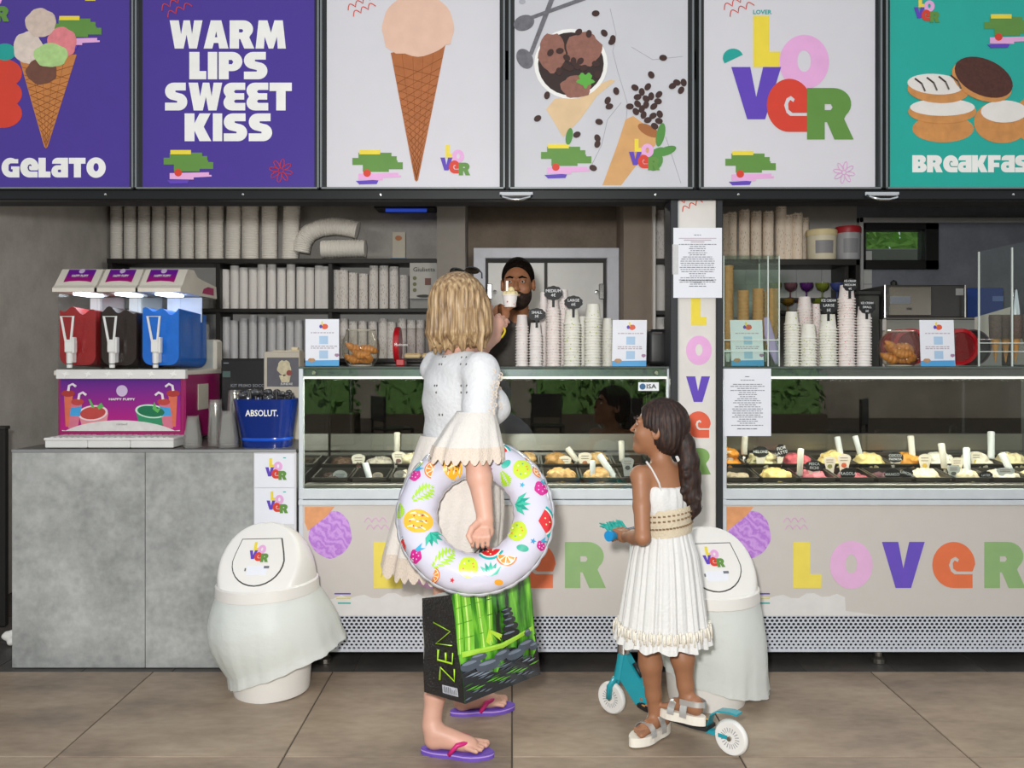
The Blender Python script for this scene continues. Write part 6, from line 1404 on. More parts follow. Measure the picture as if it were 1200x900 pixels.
foot(S, hR0, tR0, .02); foot(S, hL0, tL0, .02)
fh = frame((.55, .84), .12); gw = head(S, (-.185, -.64, 1.565), fh, .98)
S.mesh('body', skin_w, wo, 1)
face_bits(wo, gw, fh, .98, '#5d6f7a', M('brow_fair', '#8a6a48', .6), skin_w)
blond = hairy('hair_blond', '#5f4630', '#9c7f5a', '#c9b08a')
S = SDF((-.33, -.82, 1.4), (-.06, -.5, 1.72), .0045); hc = V(-.185, -.64, 1.565)
r2, f2, u2 = fh; R2 = np.array([r2, f2, u2]).T
S.ell(hc-f2*.022+u2*.03, (.1, .112, .108), .02, rot=R2); S.ell(hc-f2*.035-u2*.05, (.106, .09, .095), .035, rot=R2)
for q in (-1, 1): S.ell(hc+r2*.075*q-u2*.045-f2*.005, (.038, .07, .095), .03, rot=R2)
S.ell(hc-f2*.05-u2*.1, (.1, .068, .045), .03, rot=R2)
for k in range(17):
    a = -1.75+k*.219; o_ = r2*math.sin(a)*.098-f2*(math.cos(a)*.085+.025); L_ = .135+.022*math.sin(k*2.4)+.01*math.sin(k*5.1); fl_ = 1.06+.1*math.sin(k*1.9)
    S.chain([hc+o_*.9-u2*.02, hc+o_*1.02-u2*.08, hc+o_*fl_-u2*L_], [.03, .026, .006], .008)
S.ell(hc+f2*.115-u2*.045, (.062, .075, .1), .015, sub=True, rot=R2)
def strands(v, c=hc, amp=.0042, fr=26):
    d = v-c; a = np.arctan2(d[:, 1], d[:, 0]); k = amp*(np.sin(a*fr+d[:, 2]*9)+.6*np.sin(a*fr*2.3+1.7-d[:, 2]*14)); n = d/np.maximum(np.linalg.norm(d, axis=1), 1e-6)[:, None]; w = np.clip((hc[2]+.13-v[:, 2])/.1, .15, 1); return v+n*(k*w)[:, None]
S.mesh('hair', blond, wo, 1, strands)
# dress
dress_w = cloth('dress_white', '#d2d3d5', .8, .35, 70); lace = M('lace_cream', '#d6c7b8', .8, var=.08, scale=150, bump=.5, bscale=220); eye_d = M('eyelet_dark', '#5a5652', .8)
S = SDF((-.44, -.98, .98), (.02, -.4, 1.45), .005)
S.ell(V(-.203, -.67, 1.09), (.142, .112, .13), .05, rot=Rt); S.ell(che, (.172, .126, .165), .05, rot=Rt)
S.cone(sR*.97+sL*.03, sL*.97+sR*.03, .062, .06, .05)
for q in (-1, 1): S.ell(che+f_*.092+r_*.072*q-u_*.035, (.072, .066, .072), .03, rot=Rt)
S.chain([sR, sR*.4+eR*.6], [.062, .058], .025); S.chain([sL, sL*.45+eL*.55], [.062, .062], .025)
S.ell(V(-.186, -.65, 1.425), (.085, .085, .06), .015, sub=True); S.cut(V(0, 0, 1.03), V(0, 0, -1), .01)
S.mesh('bodice', dress_w, wo, 1, lambda v: v+np.stack([.0025*np.sin(v[:, 2]*60+v[:, 0]*35), .0025*np.sin(v[:, 2]*45+v[:, 0]*50), 0*v[:, 0]], 1))
# lace panel on the bust and eyelets on the back and sleeve
mb = MB()
for (x, y) in ((519, 418.5), (521.5, 418.5), (515, 427), (517.5, 427), (509.5, 452), (512, 452), (511, 460), (515, 486), (518.5, 486), (541, 419), (546.5, 419), (540, 427), (546.5, 427), (540.5, 452), (547, 452), (540.5, 460), (547, 460)):
    mb.ball(P(x, y, -.8 if x < 530 else -.905), (.0035, .0035, .0048), 8, 6)
eyelets_pts = mb
deps = bpy.context.evaluated_depsgraph_get()
def cast_on(o, x, y):
    """point of an object's front surface straight behind a measured spot of the photo"""
    bpy.context.view_layer.update(); org = Vector((0, -D, H)); d = (P(x, y, 0)-org).normalized(); M_ = o.matrix_world.inverted(); ok, loc, nrm, i = o.ray_cast(M_@org, M_.to_3x3()@d)
    return (o.matrix_world@loc if ok else None), nrm
bod = [c for c in wo.children if c.name.startswith('bodice')][0]
mb = MB()
for (x, y) in ((519, 418.5), (521.8, 418.5), (515, 427), (517.8, 427), (509.5, 452), (512, 452), (511.3, 460), (515, 486), (518.5, 486), (541, 419), (546.5, 419), (540, 427), (546.5, 427), (540.5, 452), (547, 452), (540.5, 460), (547, 460)):
    q, nn = cast_on(bod, x, y)
    if q is not None: mb.ball(q, (.0032, .0032, .0045), 8, 6)
o = mb.build('eyelet', eye_d, wo); o['kind'] = 'stuff'
mb = MB()
for k in range(26):
    x = 573+rng.uniform(0, 14); y = 432+rng.uniform(0, 55); q, nn = cast_on(bod, x, y)
    if q is not None: mb.lathe([(.006, -.0015), (.0085, 0), (.006, .0015), (.004, 0), (.006, -.0015)], 8, q, 'y')
if mb.v: o = mb.build('bust_lace', lace, wo); o['kind'] = 'stuff'
# sleeve flounce with scalloped lace edge
ce = V(-.135, -.915, 0)
def ruff(n, amp, ph=0): return lambda a, t: amp*t*(math.sin(a*n+ph)+.5*math.sin(a*(n*1.7)+1+ph))
fl_keys = [(-.122, -.902, 1.2, .066, .06), (-.135, -.918, 1.15, .09, .078), (-.148, -.942, 1.085, .115, .085)]
loft(lerp_levels(fl_keys, 10), 90, ruff(9, .05)).build('sleeve_flounce', M('flounce_white', '#d2cdc7', .8, var=.04, scale=60, bump=.3, bscale=160), wo, smooth=True)
scal = lambda z, d, n: (lambda a: z-d*abs(math.sin(a*n/2)))
mbx = loft([(-.148, -.942, 1.088, .1155, .0855), (-.15, -.945, 1.065, .12, .089), (-.152, -.948, scal(1.05, .018, 26), .124, .092)], 130, lambda a, t: .05*(math.sin(a*9)+.5*math.sin(a*15.3+1)))
mbx.build('sleeve_lace', lace, wo, smooth=True)
# skirt in two tiers
sk_keys = [(-.2, -.67, 1.1, .135, .125), (-.208, -.675, .98, .172, .172), (-.23, -.67, .82, .197, .185), (-.255, -.66, .68, .207, .19)]
loft(lerp_levels(sk_keys, 18), 120, lambda a, t: .045*t*(math.sin(a*11+.5)+.6*math.sin(a*19+2))).build('skirt', M('skirt_cream', '#ddd6ce', .8, var=.04, scale=40, bump=.3, bscale=120), wo, smooth=True)
loft([(-.255, -.66, .685, .206, .186), (-.258, -.66, .65, .212, .19), (-.26, -.66, scal(.615, .022, 40), .217, .194)], 200, lambda a, t: .045*(math.sin(a*11+.5)+.6*math.sin(a*19+2))).build('hem_lace', lace, wo, smooth=True)
mb = MB()
for (x, y) in ((525, 590), (531, 583), (527, 597), (580, 590), (585, 583), (521, 585), (582, 598)):
    pass
# flip-flops
pur = M('sole_purple', '#6a4bb0', .55); pnk = M('strap_pink', '#c81f72', .45); lil = M('sole_lilac', '#b79ad8', .55)
def sole_outline(heel, toe, w, n=28):
    h, t = Vector(heel), Vector(toe); d = (t-h); L = d.length; d.normalize(); nrm = Vector((-d.y, d.x, 0)); out = []
    for i in range(n):
        a = 2*PI*i/n; u = (1-math.cos(a))/2; side = math.sin(a); ww = w*(.72+.35*u-.22*math.exp(-((u-.42)/.18)**2)); out.append(h+d*(u*(L+.03)-.012)+nrm*(ww*.5*side*(1.15-.25*abs(2*u-1)**3)))
    return out, d, nrm, L
for heel, toe in ((hR0, tR0), (hL0, tL0)):
    ol, d, nn, L = sole_outline(heel, toe, .092)
    for nm, z0, z1, mt in (('flip_flop_sole', .0, .011, pur), ('sole_stripe', .011, .015, lil), ('footbed', .015, .02, pur)):
        MB().prism([(p.x, p.y) for p in ol], (), lambda u, v, w, z0=z0, z1=z1: (u, v, z1-(z1-z0)*w)).build(nm, mt, wo)
    h = Vector(heel); tp = h+d*(L*.78)+nn*.006
    for q in (-1, 1):
        sd = h+d*(L*.42)+nn*(.042*q)
        MB().tube([tp+Vector((0, 0, .03)), tp*.7+sd*.3+Vector((0, 0, .053))+nn*.01*q, tp*.35+sd*.65+Vector((0, 0, .052))+nn*.016*q, sd+Vector((0, 0, .018))+nn*.002*q], [.007, .0095, .0105, .009], 8, flat=.8).build('strap', pnk, wo, smooth=True)
    MB().tube([tp+Vector((0, 0, .034)), tp+d*.004+Vector((0, 0, .016))], .005, 8).build('toe_post', pnk, wo)
MB().tube([(wL[0]+.034*math.cos(a)+.01, wL[1]+.016*math.sin(a)+.03, wL[2]+.012+.03*math.sin(a+.6)) for a in [2*PI*i/24 for i in range(24)]], .0045, 8, closed=True).build('bracelet', M('bracelet_yellow', '#d8c01c', .4), wo, smooth=True)
# sunglasses pushed up on her hair
sg = thing('sunglasses', 'black sunglasses pushed up on the blond hair', 'sunglasses', hc+u2*.13)
sgm = M('sunglass_black', '#141416', .12, coat=.6)
top = Vector(hc+u2*.137+f2*.02); rv = Vector(r2); fv = Vector(f2); uv = Vector(u2)
for q in (-1, 1):
    c = top+rv*(.036*q)+fv*.012; nrm = (uv*.8+fv*.6).normalized(); vv = rv.cross(nrm)
    pts = ell(0, 0, .03, .021, 20); MB().prism(pts, (), lambda u, v, w, c=c, vv=vv, nrm=nrm: c+rv*u+vv*v+nrm*(.004-w*.005)).build('lens', sgm, sg)
    MB().tube([c+rv*.03*q, c+rv*.05*q-uv*.012-fv*.012, c+rv*.062*q-uv*.03-fv*.03], .0028, 6).build('temple', sgm, sg)
MB().tube([top-rv*.012+fv*.016, top+fv*.02+uv*.003, top+rv*.012+fv*.016], .003, 6).build('bridge', sgm, sg)

# ------------------------------------------------------------------ girl on the scooter
skin_g = M('skin_brown', '#9a6a4c', .5, var=.06, scale=18, sss=.06)
gi = thing('person', 'girl in a white sundress with ponytail standing on a scooter', 'person', (.55, -.73, 0))
gf = (-.5, .87); r_, f_, u_ = frame(gf); Rg = np.array([r_, f_, u_]).T
S = SDF((.36, -.95, .02), (.74, -.4, 1.27), .0042)
gc = V(.543, -.745, 0)
S.ell(gc+V(0, 0, .69), (.092, .075, .08), .04, rot=Rg); S.ell(gc+V(0, 0, .79), (.076, .06, .1), .04, rot=Rg); S.ell(gc+V(-.004, 0, .9), (.098, .07, .11), .04, rot=Rg)
sl, sr = V(.452, -.8, .968), V(.628, -.695, .968)
S.cone(sl, sr, .036, .036, .03); S.cone(gc+V(-.003, 0, .985), V(.53, -.735, 1.06), .038, .034, .02)
el_, hl = V(.448, -.872, .765), V(.402, -.675, .728); er, hr = V(.648, -.56, .8), V(.552, -.505, .73)
for a, b, c in ((sl, el_, hl), (sr, er, hr)):
    S.chain([a, (a+b)/2, b], [.033, .029, .026], .012); wq = b*.25+c*.75; S.chain([b, b*.6+c*.4, wq], [.026, .025, .018], .01); S.ell(wq*.3+c*.7, (.024, .026, .022), .01)
hd = V(.68, .732, 0)
for c in (hl, hr):
    for i in range(4):
        o = c+hd*((i-1.5)*.0155); S.chain([o+V(.01, -.008, .016), o+V(-.012, .01, .024), o+V(-.026, .022, .006), o+V(-.018, .014, -.014)], [.0085, .008, .0075, .0065], .003)
    S.chain([c+V(.014, -.016, .0), c+hd*.03+V(.0, .0, -.014), c+hd*.036+V(-.016, .01, -.016)], [.0095, .0085, .007], .004)
hipl, hipr = V(.5, -.765, .66), V(.588, -.715, .66); kl, kr = V(.487, -.735, .375), V(.6, -.745, .385); al, ar = V(.52, -.695, .105), V(.625, -.75, .165)
for h, k_, a in ((hipl, kl, al), (hipr, kr, ar)):
    S.chain([h, (h+k_)/2, k_], [.054, .047, .038], .02); S.chain([k_, k_*.66+a*.34+V(0, -.008, 0), k_*.22+a*.78, a], [.04, .041, .028, .026], .015)
hgl, tgl = V(.575, -.652, 0), V(.432, -.772, 0); hgr, tgr = V(.672, -.79, 0), V(.548, -.69, 0)
foot(S, hgl, tgl, .038, .74); foot(S, hgr, tgr, .118, .74)
fg = frame((-.93, .33), .16); gg = head(S, (.524, -.735, 1.125), fg, .87, .62)
S.mesh('body', skin_g, gi, 1)
face_bits(gi, gg, fg, .87, '#3a2418', M('brow_dark', '#2a1a12', .6), skin_g)
brown_h = hairy('hair_brown', '#140b07', '#281610', '#452a1d', (60, 60, 14), .62)
r3, f3, u3 = fg; R3 = np.array([r3, f3, u3]).T; hg = V(.524, -.735, 1.125)
S = SDF((.4, -.88, .99), (.66, -.6, 1.27), .004)
S.ell(hg-f3*.016+u3*.026, (.077, .094, .09), .015, rot=R3); S.ell(hg-f3*.045-u3*.02, (.07, .06, .065), .02, rot=R3)
S.ell(hg+f3*.1-u3*.02, (.085, .075, .085), .012, sub=True, rot=R3)
for q in (-1, 1): S.ell(hg+r3*.072*q+f3*.03-u3*.035, (.03, .03, .04), .012, sub=True, rot=R3)
S.mesh('hair', brown_h, gi, 1, lambda v: strands(v, hg, .0016, 34))
# ponytail: tie and long wavy lock
tie = hg-f3*.09+u3*.005; S = SDF((.56, -.86, .74), (.75, -.66, 1.16), .0042)
pth = [tie, P(795, 507, -.76), P(803, 520, -.77), P(807, 540, -.775), P(808, 562, -.77), P(810, 580, -.77), P(813, 596, -.77), P(811, 607, -.77)]
S.chain([tuple(p) for p in pth], [.022, .026, .032, .036, .038, .034, .024, .008], .015)
for k in range(9):
    q0 = rng.uniform(-10, 10); pts = [P(806+q0*.6, 548, -.775+rng.uniform(-.03, .02))]
    for j in range(1, 7): pts.append(P(808+q0+2.6*math.sin(j*1.3+k), 548+j*9+rng.uniform(-2, 2), -.775+rng.uniform(-.03, .02)))
    S.chain([tuple(p) for p in pts], [.014, .013, .012, .011, .009, .007, .003], .006)
S.mesh('ponytail', brown_h, gi, 1)
MB().tube([tuple(tie+(r3*math.cos(a)+u3*math.sin(a))*.025) for a in [2*PI*i/16 for i in range(16)]], .007, 8, closed=True).build('hair_tie', M('tie_black', '#17120f', .6), gi, smooth=True)
mb = MB()
for k in range(7):
    x = 812+rng.uniform(-12, 12); y = 585+rng.uniform(0, 15); sgn = 1 if k % 2 else -1
    mb.tube([P(x, y, -.77), P(x+sgn*4, y+6, -.77), P(x+sgn*7, y+9, -.77), P(x+sgn*8, y+6, -.77)], [.0018, .0016, .0012, .0006], 5)
o = mb.build('curls', brown_h, gi, smooth=True); o['kind'] = 'stuff'
# sundress
gd = cloth('sundress_white', '#d6d5d3', .75, .25, 100); band = M('crochet_beige', '#cdbfa6', .85, var=.06, scale=80, bump=.5, bscale=140)
S = SDF((.4, -.9, .78), (.69, -.6, 1.0), .0042)
S.ell(gc+V(0, 0, .8), (.087, .072, .09), .03, rot=Rg); S.ell(gc+V(-.004, 0, .885), (.108, .082, .1), .04, rot=Rg); S.cut(gc+V(0, 0, .945), (.12, -.25, 1.), .006); S.cut(V(0, 0, .8), V(0, 0, -1), .006)
S.mesh('bodice', gd, gi, 1, lambda v: v+np.stack([.002*np.sin((v[:, 0]+v[:, 1])*170), .002*np.sin((v[:, 0]-v[:, 1])*170), 0*v[:, 0]], 1))
for pts in ([(757.5, 541), (763, 549), (768, 558), (772, 566), (775, 577)], [(793, 535), (797, 545), (799, 556), (800, 566)]):
    bdy = [c for c in gi.children if c.name.startswith('body')][0]; q = []
    for (x, y) in pts:
        p_, n_ = cast_on(bdy, x, y); p_ = p_ if p_ is not None else P(x, y, -.82); q.append(p_+Vector((0, -.003, 0)))
    MB().tube(q, .0058, 6, flat=.5).build('shoulder_strap', gd, gi, smooth=True)
bz = lambda z: (lambda a: z+.012*math.cos(a)+.004)
wl = [(gc[0]+.002, gc[1], bz(z), k*.09, k*.087) for z, k in ((.848, 1.06), (.838, 1.09), (.80, 1.06), (.765, 1.09), (.752, 1.08))]
loft(wl, 96).build('waistband', band, gi, smooth=True)
mb = MB()
for rowz, st_p in ((.828, 36), (.81, 36), (.784, 50)):
    for i in range(st_p):
        a = 2*PI*i/st_p; z = rowz+.012*math.cos(a)+.004; k = 1.072 if rowz > .79 else 1.08; mb.box(*(gc[0]+.002+k*.09*math.cos(a)+np.array([-.0045, .0045])), *(gc[1]+k*.087*math.sin(a)+np.array([-.0045, .0045])), z-.0025, z+.0025)
o = mb.build('crochet_hole', M('crochet_dark', '#7a6248', .9), gi); o['kind'] = 'stuff'
gk = [(gc[0], gc[1], .765, .094, .09), (gc[0]+.001, gc[1], .68, .118, .106), (gc[0]+.0, gc[1], .56, .136, .124), (gc[0]-.002, gc[1], .44, .152, .138), (gc[0]-.003, gc[1], .40, .157, .142)]
gp_ = lambda a, t: (.014+.03*t)*(math.sin(a*29)+.6*math.sin(a*43+1.3)+.5*t*math.sin(a*11))
loft(lerp_levels(gk, 22), 260, gp_).build('skirt', gd, gi, smooth=True)
loft([(gc[0]-.003, gc[1], .425, .156, .141), (gc[0]-.003, gc[1], .40, .164, .149), (gc[0]-.004, gc[1], lambda a: .372+.006*math.sin(a*13), .170, .154)], 260, lambda a, t: .03*(math.sin(a*29)+.6*math.sin(a*43+1.3))+.03*math.sin(a*11)+.02*t*math.sin(a*24)).build('hem_ruffle', gd, gi, smooth=True)
mb = MB()
for i in range(150):
    a = 2*PI*i/150+.01*math.sin(i*3.7); k = 1+gp_(a, .95)+.03; x, y = gc[0]-.003+.157*k*math.cos(a), gc[1]+.142*k*math.sin(a); z = .437+.004*math.sin(i*2.3)
    mb.tube([(x, y, z), (x*1.0+.003*math.cos(a), y+.003*math.sin(a), z-.014), (x+.004*math.cos(a), y+.004*math.sin(a), z-.03-.006*(i*7 % 3))], [.0042, .003, .004], 6)
o = mb.build('hem_tassels', M('tassel_cream', '#ebe4d6', .85, bump=.4, bscale=200), gi, smooth=True); o['kind'] = 'stuff'
# sandals
def ribbon(pts, wd, w, nm, mat, par, t=.003):
    mb = MB(); n = len(pts); c = sum(pts, Vector())/n; vs = []
    for p in pts:
        o_ = (p-c).normalized()*t; vs += [p-wd*w/2, p+wd*w/2, p+wd*w/2+o_, p-wd*w/2+o_]
    mb.add(vs, [(i*4+k, i*4+(k+1) % 4, (i+1)*4+(k+1) % 4, (i+1)*4+k) for i in range(n-1) for k in range(4)]+[(0, 1, 2, 3), (n*4-1, n*4-2, n*4-3, n*4-4)]).build(nm, mat, par, smooth=40)
silv = M('sandal_silver', '#c9c8c6', .3, .6); sol = M('sandal_sole', '#e6e0d4', .6)
for heel, toe, z0 in ((hgl, tgl, .006), (hgr, tgr, .086)):
    ol, d, nn, L = sole_outline(heel, toe, .078)
    MB().prism([(p.x, p.y) for p in ol], (), lambda u, v, w, z0=z0: (u, v, z0+.032-.032*w)).build('sandal_sole', sol, gi)
    h = Vector(heel)
    for (t0, wd_, hz) in ((.66, .036, .046), (.36, .034, .068)):
        c = h+d*(L*t0); pts = [c+nn*(wd_*math.cos(a)*1.12)+Vector((0, 0, z0+.026+hz*math.sin(a)*.86)) for a in [PI*i/12 for i in range(13)]]
        ribbon(pts, d, .026, 'strap', silv, gi)
    c = h+d*.03; pts = [c+nn*(.031*math.cos(a))-d*(.04*math.sin(a))+d*.04*(1-math.sin(a))+Vector((0, 0, z0+.075-.0*math.sin(a))) for a in [PI*i/12 for i in range(13)]]
    ribbon(pts, Vector((0, 0, 1)), .02, 'heel_strap', silv, gi)

# ------------------------------------------------------------------ man behind the counter
skin_m = M('skin_tan', '#a8714f', .5, var=.06, scale=18, sss=.06)
mn_ = thing('person', 'bearded man behind the counter handing over an ice cream cup', 'person', (.03, .85, 0))
S = SDF((-.24, .0, 0), (.32, 1.1, 1.92), .0055)
S.ell((.04, .88, 1.0), (.175, .12, .16), .05); S.ell((.04, .85, 1.22), (.17, .115, .2), .05); S.ell((.035, .79, 1.45), (.2, .12, .18), .06)
mR, mL = V(-.135, .74, 1.565), V(.21, .77, 1.565)
S.cone(mR, mL, .058, .058, .05); S.cone((.03, .75, 1.56), (.03, .68, 1.68), .06, .056, .03)
meR, mwR, mhR = V(-.15, .46, 1.46), V(-.066, .13, 1.555), V(-.052, .04, 1.582)
S.chain([mR, (mR+meR)/2, meR], [.058, .053, .045], .02); S.chain([meR, meR*.6+mwR*.4, mwR], [.045, .042, .03], .015)
S.cone(mwR, mhR, .03, .034, .015); S.ell(mhR, (.042, .03, .036), .014)
for i in range(4): 
    z = 1.612-i*.0165; S.chain([(-.07, .03, z-.005), (-.052, -.012, z), (-.02, -.042, z), (.008, -.038, z)], [.0115, .0105, .0098, .0085], .003)
S.chain([(-.035, .05, 1.60), (-.006, .034, 1.612), (.012, .008, 1.616)], [.0135, .0115, .009], .005)
meL, mhL = V(.27, .70, 1.29), V(.17, .46, 1.36); S.chain([mL, (mL+meL)/2, meL], [.058, .052, .043], .02); S.chain([meL, meL*.4+mhL*.6, mhL], [.043, .038, .03], .015)
S.ell(mhL+V(0, -.03, 0), (.04, .04, .025), .012)
for i in range(4): S.chain([mhL+V(-.027+i*.018, -.05, 0), mhL+V(-.03+i*.019, -.08, -.004), mhL+V(-.03+i*.019, -.1, -.014)], [.0105, .0098, .0085], .003)
S.chain([mhL+V(-.03, -.02, 0), mhL+V(-.055, -.045, -.004), mhL+V(-.06, -.07, -.01)], [.0125, .011, .009], .005)
for q in (-1, 1): S.chain([(.04+q*.09, .9, .95), (.04+q*.095, .9, .52), (.04+q*.095, .92, .1)], [.09, .062, .042], .03); S.cone((.04+q*.095, .92, .05), (.04+q*.1, .76, .035), .045, .035, .02)
fm = frame((-.1, -1), -.06); hm = V(.03, .635, 1.765); gm_ = head(S, hm, fm, 1.06, 1.1)
bdm = S.mesh('body', skin_m, mn_, 1)
blk_h = hairy('hair_black', '#0d0a09', '#17110e', '#2a1f1a', (70, 70, 70), .6); blk_h.node_tree.nodes['Principled BSDF'].inputs['Specular IOR Level'].default_value = .08; blk_h.node_tree.nodes['Principled BSDF'].inputs['Roughness'].default_value = .95; beard_m = hairy('beard_dark', '#1a100b', '#2c1c13', '#4a3020', (90, 90, 60), .7)
face_bits(mn_, gm_, fm, 1.06, '#2b1a10', blk_h, skin_m)
r4, f4, u4 = fm; R4 = np.array([r4, f4, u4]).T
S = SDF((-.1, .5, 1.68), (.16, .78, 1.93), .004)
S.ell(hm-f4*.018+u4*.035, (.086, .108, .108), .01, rot=R4); S.ell(hm+f4*.105-u4*.04, (.105, .11, .133), .012, sub=True, rot=R4); S.cut(hm-u4*.035, -u4, .01)
for q in (-1, 1): S.ell(hm+r4*.085*q+f4*.0-u4*.012, (.02, .03, .036), .006, sub=True, rot=R4)
S.mesh('hair', blk_h, mn_, 1)
S = SDF((-.09, .49, 1.60), (.15, .70, 1.78), .0036); g = gm_
S.ell(g(0, .03, -.052), V(.071, .071, .075)*1.06, .02, rot=R4); S.ell(g(0, .07, -.096), V(.036, .026, .024)*1.06, .02, rot=R4)
S.cone(g(-.03, .094, -.044), g(.03, .094, -.044), .009, .009, .006)
S.ell(g(0, .1, -.054), V(.024, .03, .0085)*1.06, .005, sub=True, rot=R4)
S.ell(g(0, .1, .02), V(.075, .085, .056)*1.06, .012, sub=True, rot=R4); S.ell(g(0, -.075, -.04), V(.1, .08, .12)*1.06, .01, sub=True, rot=R4)
for q in (-1, 1): S.ell(g(q*.045, .09, -.018), V(.03, .04, .03)*1.06, .01, sub=True, rot=R4)
S.mesh('beard', beard_m, mn_, 1)
MB().tube([g(-.018, .095, -.053), g(-.006, .099, -.0555), (g(.006, .099, -.0555)), g(.018, .095, -.053)], [.002, .004, .004, .002], 8, flat=1).build('teeth', M('teeth_white', '#ded8cc', .3), mn_, smooth=True)
shirt = cloth('shirt_grey', '#55504a', .85, .2, 80)
S = SDF((-.24, .52, .9), (.34, 1.08, 1.68), .0055)
S.ell((.04, .88, 1.0), (.19, .135, .16), .05); S.ell((.04, .85, 1.22), (.185, .13, .2), .05); S.ell((.035, .79, 1.45), (.213, .134, .185), .06)
S.cone(mR, mL, .07, .07, .05); S.chain([mR, mR*.45+meR*.55], [.07, .066], .02); S.chain([mL, mL*.45+meL*.55], [.07, .066], .02)
S.ell((.03, .70, 1.665), (.072, .085, .06), .012, sub=True)
S.mesh('shirt', shirt, mn_, 1, lambda v: v+np.stack([.003*np.sin(v[:, 2]*40+v[:, 0]*20), .003*np.sin(v[:, 2]*33+v[:, 0]*42), 0*v[:, 0]], 1))
S = SDF((-.17, .72, .05), (.25, 1.06, 1.06), .008); S.ell((.04, .88, .98), (.182, .128, .12), .04)
for q in (-1, 1): S.chain([(.04+q*.09, .9, .95), (.04+q*.095, .9, .52), (.04+q*.095, .92, .08)], [.098, .074, .06], .03)
S.mesh('trousers', cloth('trousers_dark', '#2c2c30'), mn_, 1)

# ice cream cup between the hands
ic_ = thing('ice_cream_cup', 'small paper cup of pale ice cream held out with a spoon', 'ice cream', P(597, 359, -.02))
Yi = -.02; cz0 = PZ(360, Yi); ch_ = PZ(346, Yi)-cz0; cr_ = PW(9, Yi); icx = PX(597.5, Yi)
MB().lathe([(0, 0), (cr_*.74, 0), (cr_*.97, ch_-.003), (cr_*1.04, ch_-.002), (cr_*1.03, ch_+.003), (cr_*.95, ch_), (cr_*.7, .004), (0, .004)], 24, (icx, Yi, cz0)).build('paper_cup', speckle('cup_rose', '#e9e2de', '#b0566a', 45, .16), ic_, smooth=40)
S = SDF((icx-.05, Yi-.05, cz0+ch_-.02), (icx+.05, Yi+.05, cz0+ch_+.05), .003)
for k in range(9):
    a = k*2*PI/7; rr = .022 if k < 7 else .006; S.ell((icx+rr*math.cos(a), Yi+rr*math.sin(a), cz0+ch_+(.006 if k < 7 else .022)), (.014, .014, .013 if k < 7 else .016), .005)
S.mesh('ice_cream', M('vanilla_cream', '#e3cf9a', .55, var=.1, scale=60, bump=.3), ic_)
MB().box(PX(592.8, Yi), PX(595.6, Yi), Yi-.004, Yi+.001, PZ(346, Yi), PZ(329, Yi), .001).build('spoon', M('spoon_white', '#e6e2da', .4), ic_)
# ================================================================== swim ring
YTop, YBot = -.872, -1.03
rcx, rcz = PX(557, -.95), PZ(603, -.95); RM, Rm, RmY = PW(67.5, -.95), PW(23.2, -.95), .052
axv = Vector((0, YTop-YBot, 2*RM)).normalized(); axu = Vector((1, 0, 0)); axn = axu.cross(axv).normalized()   # axn points to the camera side
if axn.y > 0: axn = -axn
rc = Vector((rcx, (YTop+YBot)/2, rcz))
def tor(th, ph, off=0.):
    rad = RM+(Rm+off)*math.cos(ph); return rc+(axu*math.cos(th)+axv*math.sin(th))*rad+axn*((RmY+off)*math.sin(ph))
sr_ = thing('swim_ring', 'inflatable fruit-print swim ring hanging from the woman\'s arm', 'swim ring', rc-axv*(RM+Rm))
mb = MB(); nt_, np_ = 96, 28
vs = [tor(2*PI*i/nt_, 2*PI*j/np_, .0015*math.sin(2*PI*i/nt_*22)*(1 if abs(math.cos(2*PI*j/np_)) > .9 else 0)) for i in range(nt_) for j in range(np_)]
mb.add(vs, [(i*np_+j, ((i+1) % nt_)*np_+j, ((i+1) % nt_)*np_+(j+1) % np_, i*np_+(j+1) % np_) for i in range(nt_) for j in range(np_)])
mb.build('tube', M('vinyl_lilac', '#cbc9d8', .12, coat=.7, var=.02), sr_, smooth=True)
mb = MB(); sv = []
for i in range(160):
    th = 2*PI*i/160; w = .005+.004*abs(math.sin(th*16)); sv += [tor(th, .12, 0), tor(th, .0, w), tor(th, -.12, 0)]
mb.add(sv, [(i*3+k, ((i+1) % 160)*3+k, ((i+1) % 160)*3+k+1, i*3+k+1) for i in range(160) for k in range(2)])
mb.build('seam_frill', M('vinyl_seam', '#d9dbe4', .2, coat=.5), sr_, smooth=True)
def on_ring(u, v, off):
    """a spot given on the photo scale around the ring centre, laid on the curved front of the tube"""
    x = (u-557)*PW(1, -.95); y = (603-v)*PW(1, -.95); th = math.atan2(y, x); rad = math.hypot(x, y); c = max(-.985, min(.985, (rad-RM)/Rm)); return tor(th, math.acos(c), off)
def patch(nm, mat, outline, off=.0012):
    cx = sum(p[0] for p in outline)/len(outline); cy = sum(p[1] for p in outline)/len(outline); mb = MB(); n = len(outline); vs = [on_ring(cx, cy, off)]; fs = []
    for k in (1/3, 2/3, 1):
        vs += [on_ring(cx+(p[0]-cx)*k, cy+(p[1]-cy)*k, off) for p in outline]
    for i in range(n):
        fs.append((0, 1+i, 1+(i+1) % n))
        for k in range(2): fs.append((1+k*n+i, 1+(k+1)*n+i, 1+(k+1)*n+(i+1) % n, 1+k*n+(i+1) % n))
    return mb.add(vs, fs).build(nm, mat, sr_, smooth=True)
rp = lambda c, rough=.25: M('vinyl_'+c, c, rough, coat=.5, var=.06, scale=60)
